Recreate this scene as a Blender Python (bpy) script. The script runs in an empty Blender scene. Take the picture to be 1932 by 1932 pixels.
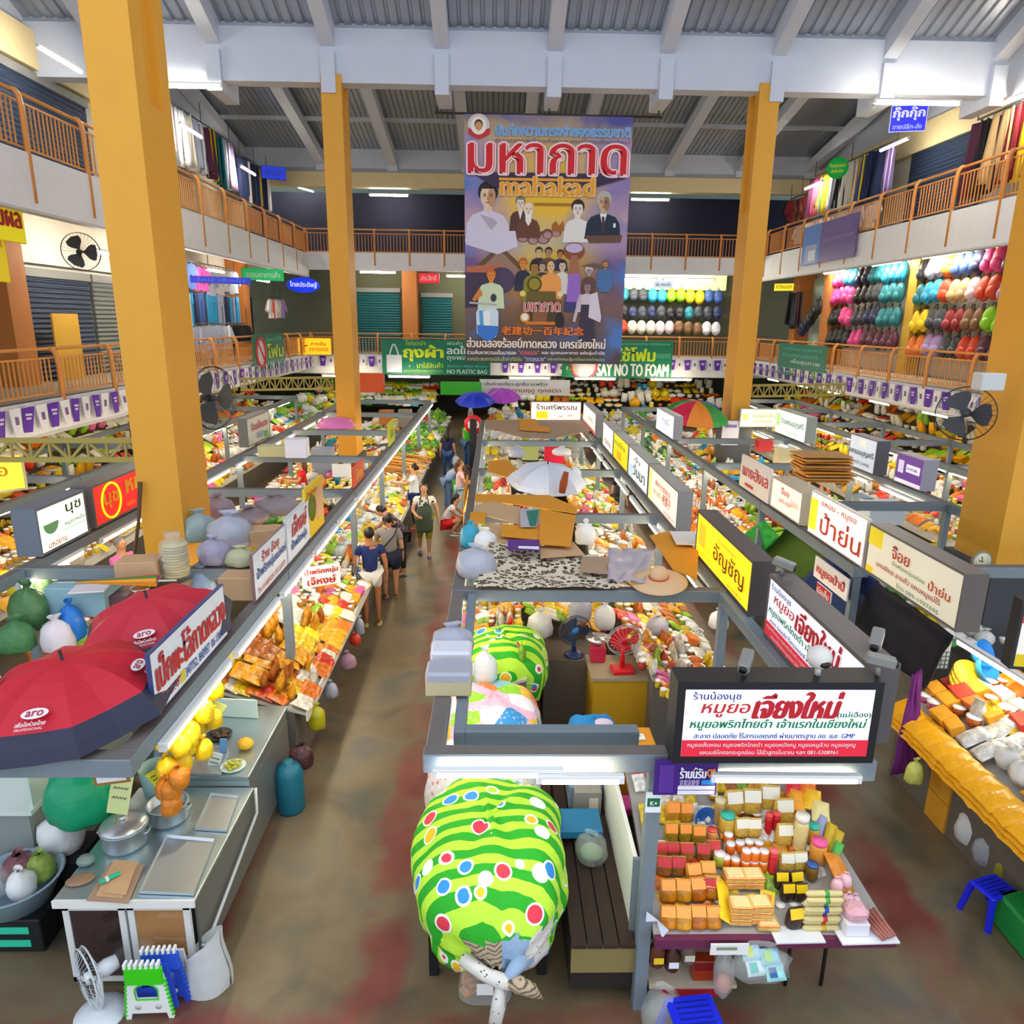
import bpy, math, random
from math import sin, cos, pi, radians
from mathutils import Vector, Matrix, noise
from mathutils.geometry import tessellate_polygon
random.seed(7)
SC = bpy.context.scene
COL = SC.collection
# ---------------------------------------------------------------- camera
FPX, PITCH, YAW, ROLL, EYE = 1361.811, .258, .023, .013, 4.8      # focal length in pixels of the 1932 px frame
def cam_axes():
    f = Vector((sin(YAW)*cos(PITCH), cos(YAW)*cos(PITCH), -sin(PITCH)))
    r = Vector((cos(YAW), -sin(YAW), 0)); u = r.cross(f)
    return cos(ROLL)*r + sin(ROLL)*u, -sin(ROLL)*r + cos(ROLL)*u, f
RT, UP, FW = cam_axes()
cd = bpy.data.cameras.new('camera'); cam = bpy.data.objects.new('camera', cd); COL.objects.link(cam)
cd.sensor_width = 36; cd.lens = FPX/1932*36; cd.clip_end = 300
cam.matrix_world = Matrix(((RT.x, UP.x, -FW.x, 0), (RT.y, UP.y, -FW.y, 0), (RT.z, UP.z, -FW.z, EYE), (0, 0, 0, 1)))
SC.camera = cam
# ---------------------------------------------------------------- daylight and exposure
wd = bpy.data.worlds.new('daylight'); SC.world = wd; wd.use_nodes = True
bgn = wd.node_tree.nodes['Background']; bgn.inputs[0].default_value = (.80, .88, 1.0, 1); bgn.inputs[1].default_value = 1.25
SC.view_settings.view_transform = 'Standard'; SC.view_settings.look = 'None'
SC.view_settings.exposure = 0.33; SC.view_settings.gamma = 1; SC.view_settings.use_curve_mapping = False
SC.cycles.max_bounces = 6; SC.cycles.diffuse_bounces = 3; SC.cycles.glossy_bounces = 3; SC.cycles.transmission_bounces = 3
SC.cycles.transparent_max_bounces = 10; SC.cycles.sample_clamp_indirect = 4.0; SC.cycles.adaptive_threshold = .03
TUBE_POWER = 34.0; SHOP_TUBE = 110.0
# ---------------------------------------------------------------- finding places
def ray(px, py): return FW + (px-966)/FPX*RT - (py-966)/FPX*UP
def pz(px, py, z=0.):
    d = ray(px, py); t = (z-EYE)/d.z; return Vector((d.x*t, d.y*t, z))
def py_(px, py, Y):
    d = ray(px, py); t = Y/d.y; return Vector((d.x*t, Y, EYE+d.z*t))
def px_(px, py, X):
    d = ray(px, py); t = X/d.x; return Vector((X, d.y*t, EYE+d.z*t))
# ---------------------------------------------------------------- materials
def lin(h):
    if not isinstance(h, str): return tuple(h)
    h = h.lstrip('#'); c = [int(h[i:i+2], 16)/255 for i in (0, 2, 4)]
    return tuple(x/12.92 if x <= .04045 else ((x+.055)/1.055)**2.4 for x in c)
MATS = {}
def mat(name, col='#ffffff', rough=.6, metal=0, emit=0, alpha=1, spec=.4, bump=0, scale=20, var=0, trans=0):
    if name in MATS: return MATS[name]
    m = bpy.data.materials.new(name); m.use_nodes = True; nt = m.node_tree; b = nt.nodes['Principled BSDF']
    c = (*lin(col), 1)
    b.inputs['Base Color'].default_value = c; b.inputs['Roughness'].default_value = rough; b.inputs['Metallic'].default_value = metal
    b.inputs['Specular IOR Level'].default_value = spec; b.inputs['Alpha'].default_value = alpha
    if trans: b.inputs['Transmission Weight'].default_value = trans
    if emit:
        b.inputs['Emission Color'].default_value = c; b.inputs['Emission Strength'].default_value = emit
    if bump or var:
        tc = nt.nodes.new('ShaderNodeTexCoord'); n = nt.nodes.new('ShaderNodeTexNoise'); n.inputs['Scale'].default_value = scale; n.inputs['Detail'].default_value = 4
        nt.links.new(tc.outputs['Object'], n.inputs['Vector'])
        if bump:
            bp = nt.nodes.new('ShaderNodeBump'); bp.inputs['Strength'].default_value = bump; bp.inputs['Distance'].default_value = .02
            nt.links.new(n.outputs[0], bp.inputs['Height']); nt.links.new(bp.outputs[0], b.inputs['Normal'])
        if var:
            mx = nt.nodes.new('ShaderNodeMix'); mx.data_type = 'RGBA'
            mx.inputs[6].default_value = tuple(max(0, x*(1-var)) for x in c[:3])+(1,); mx.inputs[7].default_value = tuple(min(1, x*(1+var)) for x in c[:3])+(1,)
            nt.links.new(n.outputs[0], mx.inputs[0]); nt.links.new(mx.outputs[2], b.inputs['Base Color'])
    MATS[name] = m; return m
def M(h, rough=.6, **k):                                   # plain paint of a colour
    key = 'paint_%s_%d' % (str(h).lstrip('#'), int(rough*100))
    for q in sorted(k): key += '_%s%s' % (q, k[q])
    return mat(key, h, rough, **k)
def own_colour(name, rough, alpha=1, bump=.0, scale=30, speck=0, metal=0, spec=.5):
    """takes its colour from the object it is on (packets and jars of one make in many colours)"""
    m = bpy.data.materials.new(name); m.use_nodes = True; nt = m.node_tree; b = nt.nodes['Principled BSDF']
    oi = nt.nodes.new('ShaderNodeObjectInfo'); b.inputs['Roughness'].default_value = rough; b.inputs['Alpha'].default_value = alpha; b.inputs['Metallic'].default_value = metal
    b.inputs['Specular IOR Level'].default_value = spec
    src = oi.outputs['Color']
    tc = nt.nodes.new('ShaderNodeTexCoord'); n = nt.nodes.new('ShaderNodeTexNoise'); n.inputs['Scale'].default_value = scale; n.inputs['Detail'].default_value = 3
    nt.links.new(tc.outputs['Object'], n.inputs['Vector'])
    if speck:
        r = nt.nodes.new('ShaderNodeValToRGB'); r.color_ramp.elements[0].position = .35; r.color_ramp.elements[1].position = .7
        lo = 1-speck; r.color_ramp.elements[0].color = (lo, lo, lo, 1); r.color_ramp.elements[1].color = (1, 1, 1, 1)
        mx = nt.nodes.new('ShaderNodeMix'); mx.data_type = 'RGBA'; mx.blend_type = 'MULTIPLY'; mx.inputs[0].default_value = 1
        nt.links.new(n.outputs[0], r.inputs[0]); nt.links.new(src, mx.inputs[6]); nt.links.new(r.outputs[0], mx.inputs[7]); src = mx.outputs[2]
    nt.links.new(src, b.inputs['Base Color'])
    if bump:
        bp = nt.nodes.new('ShaderNodeBump'); bp.inputs['Strength'].default_value = bump; bp.inputs['Distance'].default_value = .02
        nt.links.new(n.outputs[0], bp.inputs['Height']); nt.links.new(bp.outputs[0], b.inputs['Normal'])
    MATS[name] = m; return m
# ---------------------------------------------------------------- mesh builder
class MB:
    def __init__(s): s.v = []; s.f = []; s.mi = []; s.sm = []; s.mats = []; s.T = Matrix.Identity(4); s.cm = 0
    def use(s, m):
        if m not in s.mats: s.mats.append(m)
        s.cm = s.mats.index(m); return s
    def at(s, loc=(0, 0, 0), rz=0, rx=0, ry=0, sc=None):
        s.T = Matrix.Translation(loc) @ Matrix.Rotation(rz, 4, 'Z') @ Matrix.Rotation(ry, 4, 'Y') @ Matrix.Rotation(rx, 4, 'X')
        if sc: s.T = s.T @ Matrix.Diagonal((*sc, 1))
        return s
    def add(s, vs, fs, smooth=False):
        n = len(s.v); s.v += [tuple(s.T @ Vector(p)) for p in vs]
        for f in fs: s.f.append(tuple(n+i for i in f)); s.mi.append(s.cm); s.sm.append(smooth)
        return s
    def box(s, x0, x1, y0, y1, z0, z1, bev=0):
        if bev:
            b = min(bev, (x1-x0)/2.01, (y1-y0)/2.01, (z1-z0)/2.01); vs = []; 
            for z, k in ((z0, b), (z0+b, 0), (z1-b, 0), (z1, b)):
                vs += [(x0+b+k*.0, y0+k, z), (x1-b, y0+k, z), (x1-k, y0+b, z), (x1-k, y1-b, z), (x1-b, y1-k, z), (x0+b, y1-k, z), (x0+k, y1-b, z), (x0+k, y0+b, z)]
            fs = [tuple(range(7, -1, -1)), tuple(range(24, 32))]
            for l in range(3):
                for i in range(8): j = (i+1) % 8; fs.append((l*8+i, l*8+j, l*8+8+j, l*8+8+i))
            return s.add(vs, fs)
        return s.add([(x0, y0, z0), (x1, y0, z0), (x1, y1, z0), (x0, y1, z0), (x0, y0, z1), (x1, y0, z1), (x1, y1, z1), (x0, y1, z1)],
                     [(3, 2, 1, 0), (4, 5, 6, 7), (0, 1, 5, 4), (1, 2, 6, 5), (2, 3, 7, 6), (3, 0, 4, 7)])
    def bar(s, a, b, w, h=None, up=(0, 0, 1)):
        a, b = Vector(a), Vector(b); d = (b-a).normalized(); u = Vector(up)
        if abs(d.dot(u)) > .99: u = Vector((0, 1, 0))
        r = d.cross(u).normalized()*w/2; u = r.cross(d).normalized()*(h or w)/2
        return s.add([a-r-u, a+r-u, a+r+u, a-r+u, b-r-u, b+r-u, b+r+u, b-r+u], [(0, 1, 2, 3), (7, 6, 5, 4), (1, 0, 4, 5), (2, 1, 5, 6), (3, 2, 6, 7), (0, 3, 7, 4)])
    def tube(s, pts, r, n=8, cap=True, closed=False):
        pts = [Vector(p) for p in pts]; m = len(pts); vs = []; rr = r if isinstance(r, (list, tuple)) else [r]*m
        prev = None
        for i, p in enumerate(pts):
            d = (pts[(i+1) % m]-pts[i-1]) if (closed or 0 < i < m-1) else (pts[1]-pts[0] if i == 0 else pts[-1]-pts[-2])
            d = d.normalized() if d.length > 1e-9 else Vector((0, 0, 1))
            if prev is None:
                u = Vector((0, 0, 1)) if abs(d.z) < .9 else Vector((1, 0, 0))
                prev = d.cross(u).normalized()
            prev = (prev-d*prev.dot(d)).normalized(); q = d.cross(prev)
            for k in range(n): a = 2*pi*k/n; vs.append(p+(prev*cos(a)+q*sin(a))*rr[i])
        fs = []
        for i in range(m if closed else m-1):
            for k in range(n): fs.append((i*n+k, i*n+(k+1) % n, ((i+1) % m)*n+(k+1) % n, ((i+1) % m)*n+k))
        if cap and not closed: fs += [tuple(range(n-1, -1, -1)), tuple(range((m-1)*n, m*n))]
        return s.add(vs, fs, n > 5)
    def lathe(s, prof, n=16, flat=False):
        vs = []; 
        for r, z in prof:
            for k in range(n): a = 2*pi*k/n; vs.append((r*cos(a), r*sin(a), z))
        fs = [(i*n+k, i*n+(k+1) % n, (i+1)*n+(k+1) % n, (i+1)*n+k) for i in range(len(prof)-1) for k in range(n)]
        if prof[0][0] > 1e-6: fs.append(tuple(range(n-1, -1, -1)))
        if prof[-1][0] > 1e-6: fs.append(tuple(range((len(prof)-1)*n, len(prof)*n)))
        return s.add(vs, fs, not flat)
    def ball(s, c, r, n=12, m=8):
        rx, ry, rz = r if isinstance(r, (tuple, list)) else (r, r, r); vs = []; fs = []
        for i in range(m+1):
            t = pi*i/m
            for k in range(n): a = 2*pi*k/n; vs.append((c[0]+rx*sin(t)*cos(a), c[1]+ry*sin(t)*sin(a), c[2]-rz*cos(t)))
        for i in range(m):
            for k in range(n): fs.append((i*n+k, i*n+(k+1) % n, (i+1)*n+(k+1) % n, (i+1)*n+k))
        return s.add(vs, fs, True)
    def prism(s, poly, z0, z1):
        n = len(poly); vs = [(x, y, z0) for x, y in poly]+[(x, y, z1) for x, y in poly]
        return s.add(vs, [tuple(range(n-1, -1, -1)), tuple(range(n, 2*n))]+[(i, (i+1) % n, n+(i+1) % n, n+i) for i in range(n)])
    def sheet(s, nu, nv, fn, smooth=True, thick=0):
        vs = [Vector(fn(i/nu, j/nv)) for j in range(nv+1) for i in range(nu+1)]; w = nu+1
        fs = [(j*w+i, j*w+i+1, (j+1)*w+i+1, (j+1)*w+i) for j in range(nv) for i in range(nu)]
        if thick:
            n0 = len(vs); nor = []
            for j in range(nv+1):
                for i in range(nu+1):
                    a = vs[j*w+min(i+1, nu)]-vs[j*w+max(i-1, 0)]; b = vs[min(j+1, nv)*w+i]-vs[max(j-1, 0)*w+i]; c = a.cross(b); nor.append(c.normalized() if c.length > 1e-12 else Vector((0, 0, 1)))
            vs = vs+[v-n_*thick for v, n_ in zip(vs, nor)]
            fs = fs+[tuple(n0+k for k in reversed(f)) for f in fs]
            edge = [i for i in range(w)]+[j*w+nu for j in range(1, nv+1)]+[nv*w+i for i in range(nu-1, -1, -1)]+[j*w for j in range(nv-1, 0, -1)]
            for k in range(len(edge)): a, b = edge[k], edge[(k+1) % len(edge)]; fs.append((b, a, n0+a, n0+b))
        return s.add(vs, fs, smooth)
    def mesh(s, name='mesh'):
        me = bpy.data.meshes.new(name); me.from_pydata(s.v, [], s.f)
        for m in s.mats: me.materials.append(m)
        if s.f:
            me.polygons.foreach_set('material_index', s.mi); me.polygons.foreach_set('use_smooth', s.sm)
        me.update(); return me
    def build(s, name, m=None, parent=None, loc=None, rz=0):
        if m is not None and not s.mats: s.mats = [m]
        o = bpy.data.objects.new(name, s.mesh(name)); COL.objects.link(o)
        if loc is not None: o.location = loc
        if rz: o.rotation_euler.z = rz
        if parent: o.parent = parent
        return o
def tag(o, label=None, cat=None, group=None, kind=None):
    if label: o['label'] = label
    if cat: o['category'] = cat
    if group: o['group'] = group
    if kind: o['kind'] = kind
    return o
def thing(name, label, cat, loc=(0, 0, 0), rz=0, group=None):
    o = bpy.data.objects.new(name, None); COL.objects.link(o); o.location = loc; o.rotation_euler.z = rz; o.empty_display_size = .1
    return tag(o, label, cat, group)
def structure(o): o['kind'] = 'structure'; return o
def dup(root, loc=None, rz=None, label=None, group=None, colour=None, scale=None, rot=None):
    r = root.copy(); COL.objects.link(r)
    if loc is not None: r.location = loc
    if rz is not None: r.rotation_euler.z = rz
    if rot is not None: r.rotation_euler = rot
    if scale is not None: r.scale = scale if isinstance(scale, (tuple, list)) else (scale,)*3
    if label: r['label'] = label
    if group: r['group'] = group
    if colour is not None: r.color = (*lin(colour), 1)
    for ch in root.children:
        c = ch.copy(); COL.objects.link(c); c.parent = r
        if colour is not None and c.get('tinted'): c.color = (*lin(colour), 1)
        for g in ch.children:
            d = g.copy(); COL.objects.link(d); d.parent = c
    return r
# ---------------------------------------------------------------- lettering
def glyph_outlines(text):
    cu = bpy.data.curves.new('text', 'FONT'); cu.body = text; cu.size = 1; cu.fill_mode = 'NONE'; cu.resolution_u = 2
    o = bpy.data.objects.new('text', cu); COL.objects.link(o); dg = bpy.context.evaluated_depsgraph_get(); dg.update()
    me = bpy.data.meshes.new_from_object(o.evaluated_get(dg)); vs = [(v.co.x, v.co.y) for v in me.vertices]
    nb = {}
    for e in me.edges:
        a, b = e.vertices; nb.setdefault(a, []).append(b); nb.setdefault(b, []).append(a)
    seen = set(); loops = []
    for st in range(len(vs)):
        if st in seen or st not in nb: continue
        lp = [st]; seen.add(st); cur = min(nb[st]) if len(nb[st]) > 1 else nb[st][0]
        while cur not in seen:
            lp.append(cur); seen.add(cur); nx = [k for k in nb[cur] if k not in seen]
            if not nx: break
            cur = nx[0]
        if len(lp) > 2: loops.append([vs[k] for k in (lp if True else lp)])
    bpy.data.objects.remove(o); bpy.data.curves.remove(cu); bpy.data.meshes.remove(me)
    return loops
TEXTS = {}
def area2(l): return sum(l[i-1][0]*l[i][1]-l[i][0]*l[i-1][1] for i in range(len(l)))
def inside(p, l):
    c = False
    for i in range(len(l)):
        (x0, y0), (x1, y1) = l[i-1], l[i]
        if (y0 > p[1]) != (y1 > p[1]) and p[0] < (x1-x0)*(p[1]-y0)/(y1-y0)+x0: c = not c
    return c
def text_tris(text):
    if text in TEXTS: return TEXTS[text]
    loops = glyph_outlines(text)
    hole_of = {}
    ar = [area2(l) for l in loops]
    for i, l in enumerate(loops):
        best = None
        for j, q in enumerate(loops):
            if j != i and abs(ar[j]) > abs(ar[i]) and ar[i]*ar[j] < 0 and all(inside(p, q) for p in l[::max(1, len(l)//6)]):
                if best is None or abs(ar[j]) < abs(ar[best]): best = j
        if best is not None: hole_of[i] = best
    vs = []; fs = []
    for i, l in enumerate(loops):
        if i in hole_of: continue
        pts = [l]+[loops[k] for k, v in hole_of.items() if v == i]; flat = [p for q in pts for p in q]; n = len(vs); vs += flat
        for t in tessellate_polygon([[Vector((x, y, 0)) for x, y in q] for q in pts]):
            a, b, c = (flat[k] for k in t)
            if (b[0]-a[0])*(c[1]-a[1])-(b[1]-a[1])*(c[0]-a[0]) < 0: t = (t[0], t[2], t[1])
            fs.append(tuple(n+k for k in t))
    xs = [v[0] for v in vs]; ys = [v[1] for v in vs]
    TEXTS[text] = (vs, fs, (min(xs), max(xs), min(ys), max(ys))); return TEXTS[text]
def put_text(mb, text, x0, z0, x1, z1, y=-.004, bold=0, slant=0, bulge=None):
    """lettering that fills the rectangle x0..x1, z0..z1 of a face looking along -y"""
    vs, fs, (a, b, c, d) = text_tris(text); sx = (x1-x0)/max(1e-6, b-a); sz = (z1-z0)/max(1e-6, d-c)
    offs = [(0, 0)] if not bold else [(0, 0), (bold, 0), (-bold, 0), (0, bold*.7)]
    for k, (ox, oz) in enumerate(offs):
        mb.add([(x0+(vx-a)*sx+ox*(z1-z0)+slant*(vz-c)*sz, y-.0004*k, z0+(vz-c)*sz+oz*(z1-z0)) for vx, vz in vs], fs)
    return mb
# ================================================================ the hall
XL, XR, YB = -8.64, 11.63, 34.5            # balcony faces left, right, back
F2, F3 = 3.25, 7.65                        # upper floors
OCHRE = mat('ochre_paint', '#e0a030', .5, bump=.05, scale=3, var=.05)
WHITE = mat('white_wall_paint', '#cdd3e0', .7, var=.04, scale=2)
CREAM = mat('cream_paint', '#e6d2a0', .6, var=.05, scale=2)
FASC = mat('balcony_white_paint', '#e8e8ea', .6, var=.06, scale=3)
STEEL = mat('grey_steel_paint', '#8a959c', .4, metal=.3)
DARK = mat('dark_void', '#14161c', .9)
RAILM = mat('orange_rail_paint', '#e0954a', .45)
def floor_material():
    m = bpy.data.materials.new('worn_painted_concrete'); m.use_nodes = True; nt = m.node_tree; b = nt.nodes['Principled BSDF']; L = nt.links.new
    tc = nt.nodes.new('ShaderNodeTexCoord'); sep = nt.nodes.new('ShaderNodeSeparateXYZ'); L(tc.outputs['Object'], sep.inputs[0])
    def noise_(sc, det=5, dist=0):
        n = nt.nodes.new('ShaderNodeTexNoise'); n.inputs['Scale'].default_value = sc; n.inputs['Detail'].default_value = det; n.inputs['Distortion'].default_value = dist
        L(tc.outputs['Object'], n.inputs['Vector']); return n.outputs[0]
    def ramp(src, stops):
        r = nt.nodes.new('ShaderNodeValToRGB'); e = r.color_ramp.elements
        while len(e) < len(stops): e.new(.5)
        for k, (p, c) in enumerate(stops): e[k].position = p; e[k].color = (*lin(c), 1)
        L(src, r.inputs[0]); return r.outputs[0]
    def math_(op, a, bb):
        n = nt.nodes.new('ShaderNodeMath'); n.operation = op; n.use_clamp = False
        for k, v in enumerate((a, bb)):
            if isinstance(v, (int, float)): n.inputs[k].default_value = v
            else: L(v, n.inputs[k])
        return n.outputs[0]
    base = ramp(noise_(1.1, 6, .4), [(.33, '#4a4a40'), (.45, '#6c5c44'), (.55, '#75674f'), (.68, '#5d5b52')])
    red = ramp(noise_(2.2, 5), [(.3, '#66322c'), (.7, '#83453c')])
    def band(axis, lo, hi, soft=.12):            # painted strip with ragged edges
        v = math_('ADD', sep.outputs[axis], math_('MULTIPLY', math_('SUBTRACT', noise_(1.6, 6), .5), .55))
        return math_('MULTIPLY', math_('MINIMUM', math_('MAXIMUM', math_('DIVIDE', math_('SUBTRACT', v, lo), soft), 0), 1),
                     math_('MINIMUM', math_('MAXIMUM', math_('DIVIDE', math_('SUBTRACT', hi, v), soft), 0), 1))
    k = band(0, -1.12, -.62)
    for q in (band(0, -2.45, -2.1), band(0, 3.2, 3.75), band(1, 2.5, 4.18), band(0, 2.2, 2.7)): k = math_('MAXIMUM', k, q)
    wear = ramp(noise_(.9, 7, .6), [(.36, '#000000'), (.58, '#ffffff')])
    k = math_('MULTIPLY', k, wear)
    mx = nt.nodes.new('ShaderNodeMix'); mx.data_type = 'RGBA'; L(k, mx.inputs[0]); L(base, mx.inputs[6]); L(red, mx.inputs[7])
    L(mx.outputs[2], b.inputs['Base Color']); b.inputs['Roughness'].default_value = .38
    bp = nt.nodes.new('ShaderNodeBump'); bp.inputs['Strength'].default_value = .15; L(noise_(30, 3), bp.inputs['Height']); L(bp.outputs[0], b.inputs['Normal'])
    return m
structure(MB().box(-18, 20, -2, 46, -.2, 0).build('floor', floor_material()))
# --- columns: ochre shafts with a recess, on dark plinths
def column(name, x, y, side, plinth, slot_z):
    w, d = .25, .42; mb = MB().use(OCHRE); a, b = (x+w-.09, x+w) if side > 0 else (x-w, x-w+.09)
    mb.box(x-w, x+w, y-d, y+d, plinth, slot_z)
    x0, x1 = (x-w, a) if side > 0 else (b, x+w)
    mb.box(x0, x1, y-d, y+d, slot_z, 10.5); mb.box(a, b, y-d, y-.16, slot_z, 10.5); mb.box(a, b, y+.2, y+d, slot_z, 10.5)
    if plinth: mb.use(M('#4a4d52', .7)).box(x-w-.09, x+w+.09, y-d-.09, y+d+.09, 0, plinth)
    return structure(mb.build(name))
XC, XD, YC1, YC2 = -4.05, 6.62, 8.95, 19.95
column('pillar_left_front', XC, YC1, 1, 1.78, 7.05); column('pillar_right_front', XD-.05, YC1, -1, 1.85, 7.2)
column('pillar_left_back', XC, YC2, 1, 1.2, 9.3); column('pillar_right_back', XD, YC2, -1, 2.1, 7.6)
# --- main beam on the back columns, bracket ends, rafters and roof
YBM = 19.6
structure(MB().box(-14, 17, YBM, YBM+.45, 10.33, 11.5).build('beam_main', WHITE))
structure(MB().box(-14, 17, YBM+.06, YBM+.5, 11.5, 11.62).build('trim_beam', M('#aab0bc', .6)))
SL = .44
for i in range(-1, 9):
    x = -6.82+2.72*i
    mb = MB().use(WHITE)
    mb.box(x-.17, x+.17, YBM-.12, YBM+1.1, 10.08, 10.97)               # bracket
    y0, y1 = YBM+.4, 9.0
    z0, z1 = 10.97, 10.97+SL*(y0-y1)
    mb.add([(x-.17, y0, z0-.05), (x+.17, y0, z0-.05), (x+.17, y0, z0+.62), (x-.17, y0, z0+.62), (x-.17, y1, z1), (x+.17, y1, z1), (x+.17, y1, z1+.55), (x-.17, y1, z1+.55)],
           [(3, 2, 1, 0), (4, 5, 6, 7), (0, 1, 5, 4), (1, 2, 6, 5), (2, 3, 7, 6), (3, 0, 4, 7)])
    structure(mb.build('trim_rafter_front'))
SHEET = mat('corrugated_metal', '#a9b0ba', .35, metal=.55)
def corrugated(name, x0, x1, p0, p1, pitch=.28, h=.06):
    """ribbed sheet spanning x0..x1, running from p0=(y,z) to p1=(y,z)"""
    vs = []; fs = []; n = int((x1-x0)/pitch)
    for i in range(n):
        a = x0+i*pitch
        for dx, dz in ((0, 0), (.17, 0), (.2, -h), (.25, -h)):
            vs += [(a+dx, p0[0], p0[1]-dz), (a+dx, p1[0], p1[1]-dz)]
    for i in range(len(vs)//2-1): fs.append((2*i, 2*i+1, 2*i+3, 2*i+2))
    return structure(MB().add(vs, fs).build(name, SHEET))
corrugated('roof_front', -13.5, 17, (YBM+.2, 11.52), (9.0, 11.52+SL*(YBM+.2-9)))
# rear roof
zb, sl = 11.75, .19
corrugated('roof_rear', -14, 17, (YB+4, zb-.5), (YBM+1.0, zb+sl*(YB-YBM-1.0)+.25), .2, .05)
for i, x in enumerate((-11, -7.75, -4.64, -1.4, 1.2, 3.5, 7.56, 10.73, 13.8)):
    mb = MB().use(WHITE); y0, y1 = YB+.1, YBM+1.3; z0, z1 = zb-.15, zb+sl*(YB-YBM-1.3)
    mb.add([(x-.2, y0, z0-.3), (x+.2, y0, z0-.3), (x+.2, y0, z0+.1), (x-.2, y0, z0+.1), (x-.2, y1, z1-.4), (x+.2, y1, z1-.4), (x+.2, y1, z1), (x-.2, y1, z1)],
           [(3, 2, 1, 0), (4, 5, 6, 7), (0, 1, 5, 4), (1, 2, 6, 5), (2, 3, 7, 6), (3, 0, 4, 7)])
    mb.box(x-.22, x+.22, YB-.05, YB+.4, 11.1, 11.5)
    structure(mb.build('trim_rafter_rear'))
for y in (31.2, 27.5): structure(MB().box(-14, 17, y-.06, y+.06, zb+sl*(YB-y)-.12, zb+sl*(YB-y)+.02).build('trim_purlin', M('#b4bac2', .5)))
# back wall: white band, cream band, dark shutters on the top floor
structure(MB().box(-14, 17, YB+.1, YB+.4, 11.1, 12.6).build('wall_back_upper', WHITE))
structure(MB().box(-14, 17, YB+.02, YB+.5, 10.45, 11.1).build('trim_back_cream', CREAM))
structure(MB().box(-14, 17, YB+.0, YB+.1, 11.05, 11.2).build('trim_back_ledge', M('#9aa0a8', .6)))
structure(MB().box(-14, 17, YB+2.6, YB+2.8, F3, 10.6).build('wall_back_top_floor', mat('navy_tarpaulin', '#161a30', .8, bump=.2, scale=2)))
structure(MB().box(-14, 17, YB, YB+7, F3-.25, F3).build('floor_top_back', M('#b8b4a8', .8)))
structure(MB().box(-14, 17, YB-.12, YB, 6.95, F3+.06).build('trim_back_fascia', FASC))
structure(MB().box(-14, 17, YB, YB+7, F2-.25, F2).build('floor_middle_back', M('#9a968a', .8)))
structure(MB().box(-14, 17, YB-.12, YB, 2.35, F2).build('trim_back_fascia_middle', FASC))
structure(MB().box(-16, 18, YB+7, YB+7.2, 0, 12).build('wall_back_ground', M('#5d6a60', .8)))
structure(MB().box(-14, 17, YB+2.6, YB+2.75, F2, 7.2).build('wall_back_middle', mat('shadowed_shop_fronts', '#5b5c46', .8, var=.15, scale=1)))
# left side
def side(s, X, nm):
    """balcony slabs and shop-front walls of one long side; s is the outward direction"""
    a = lambda x0, x1: (min(X+s*x0, X+s*x1), max(X+s*x0, X+s*x1))
    y0, y1 = 4.0, YB
    for z, lo, f in ((F3, 6.62, 'top'), (F2, 2.6, 'middle')):
        structure(MB().box(*a(-.02, 5.5), y0, y1+.1, z-.25, z).build('floor_%s_%s' % (f, nm), M('#a8a294', .8)))
        structure(MB().box(*a(-.12, .06), y0, y1, lo, z).build('trim_fascia_%s_%s' % (f, nm), FASC))
        structure(MB().box(*a(-.13, -.1), y0, y1, lo+.0, lo+.05).build('trim_drip_%s_%s' % (f, nm), M('#c8c8c8', .6)))
    structure(MB().box(*a(.06, 2.6), y0, y1, 7.15, F3-.25).build('ceiling_middle_'+nm, mat('yellow_soffit', '#d9a63c', .6)))
    structure(MB().box(*a(.06, 5.5), y0, y1, 2.62, F2-.25).build('ceiling_ground_'+nm, M('#b9b29c', .7)))
    structure(MB().box(*a(2.6, 2.75), y0, y1, F3, 10.6).build('wall_top_'+nm, mat('pale_shop_wall', '#c9c6b4', .7)))
    structure(MB().box(*a(2.35, 2.75), y0, y1, 10.45, 11.3).build('trim_band_'+nm, CREAM))
    structure(MB().box(*a(2.6, 2.75), y0, y1, 11.3, 13.6).build('wall_clerestory_'+nm, WHITE))
    structure(MB().box(*a(2.6, 2.75), y0, y1, F2, 7.6).build('wall_middle_'+nm, mat('white_shop_wall', '#d8d6cc', .7)))
    structure(MB().box(*a(5.5, 5.7), y0, 42, 0, F2).build('wall_ground_'+nm, M('#8a8478', .8)))
side(-1, XL, 'left'); side(1, XR, 'right')
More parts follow.
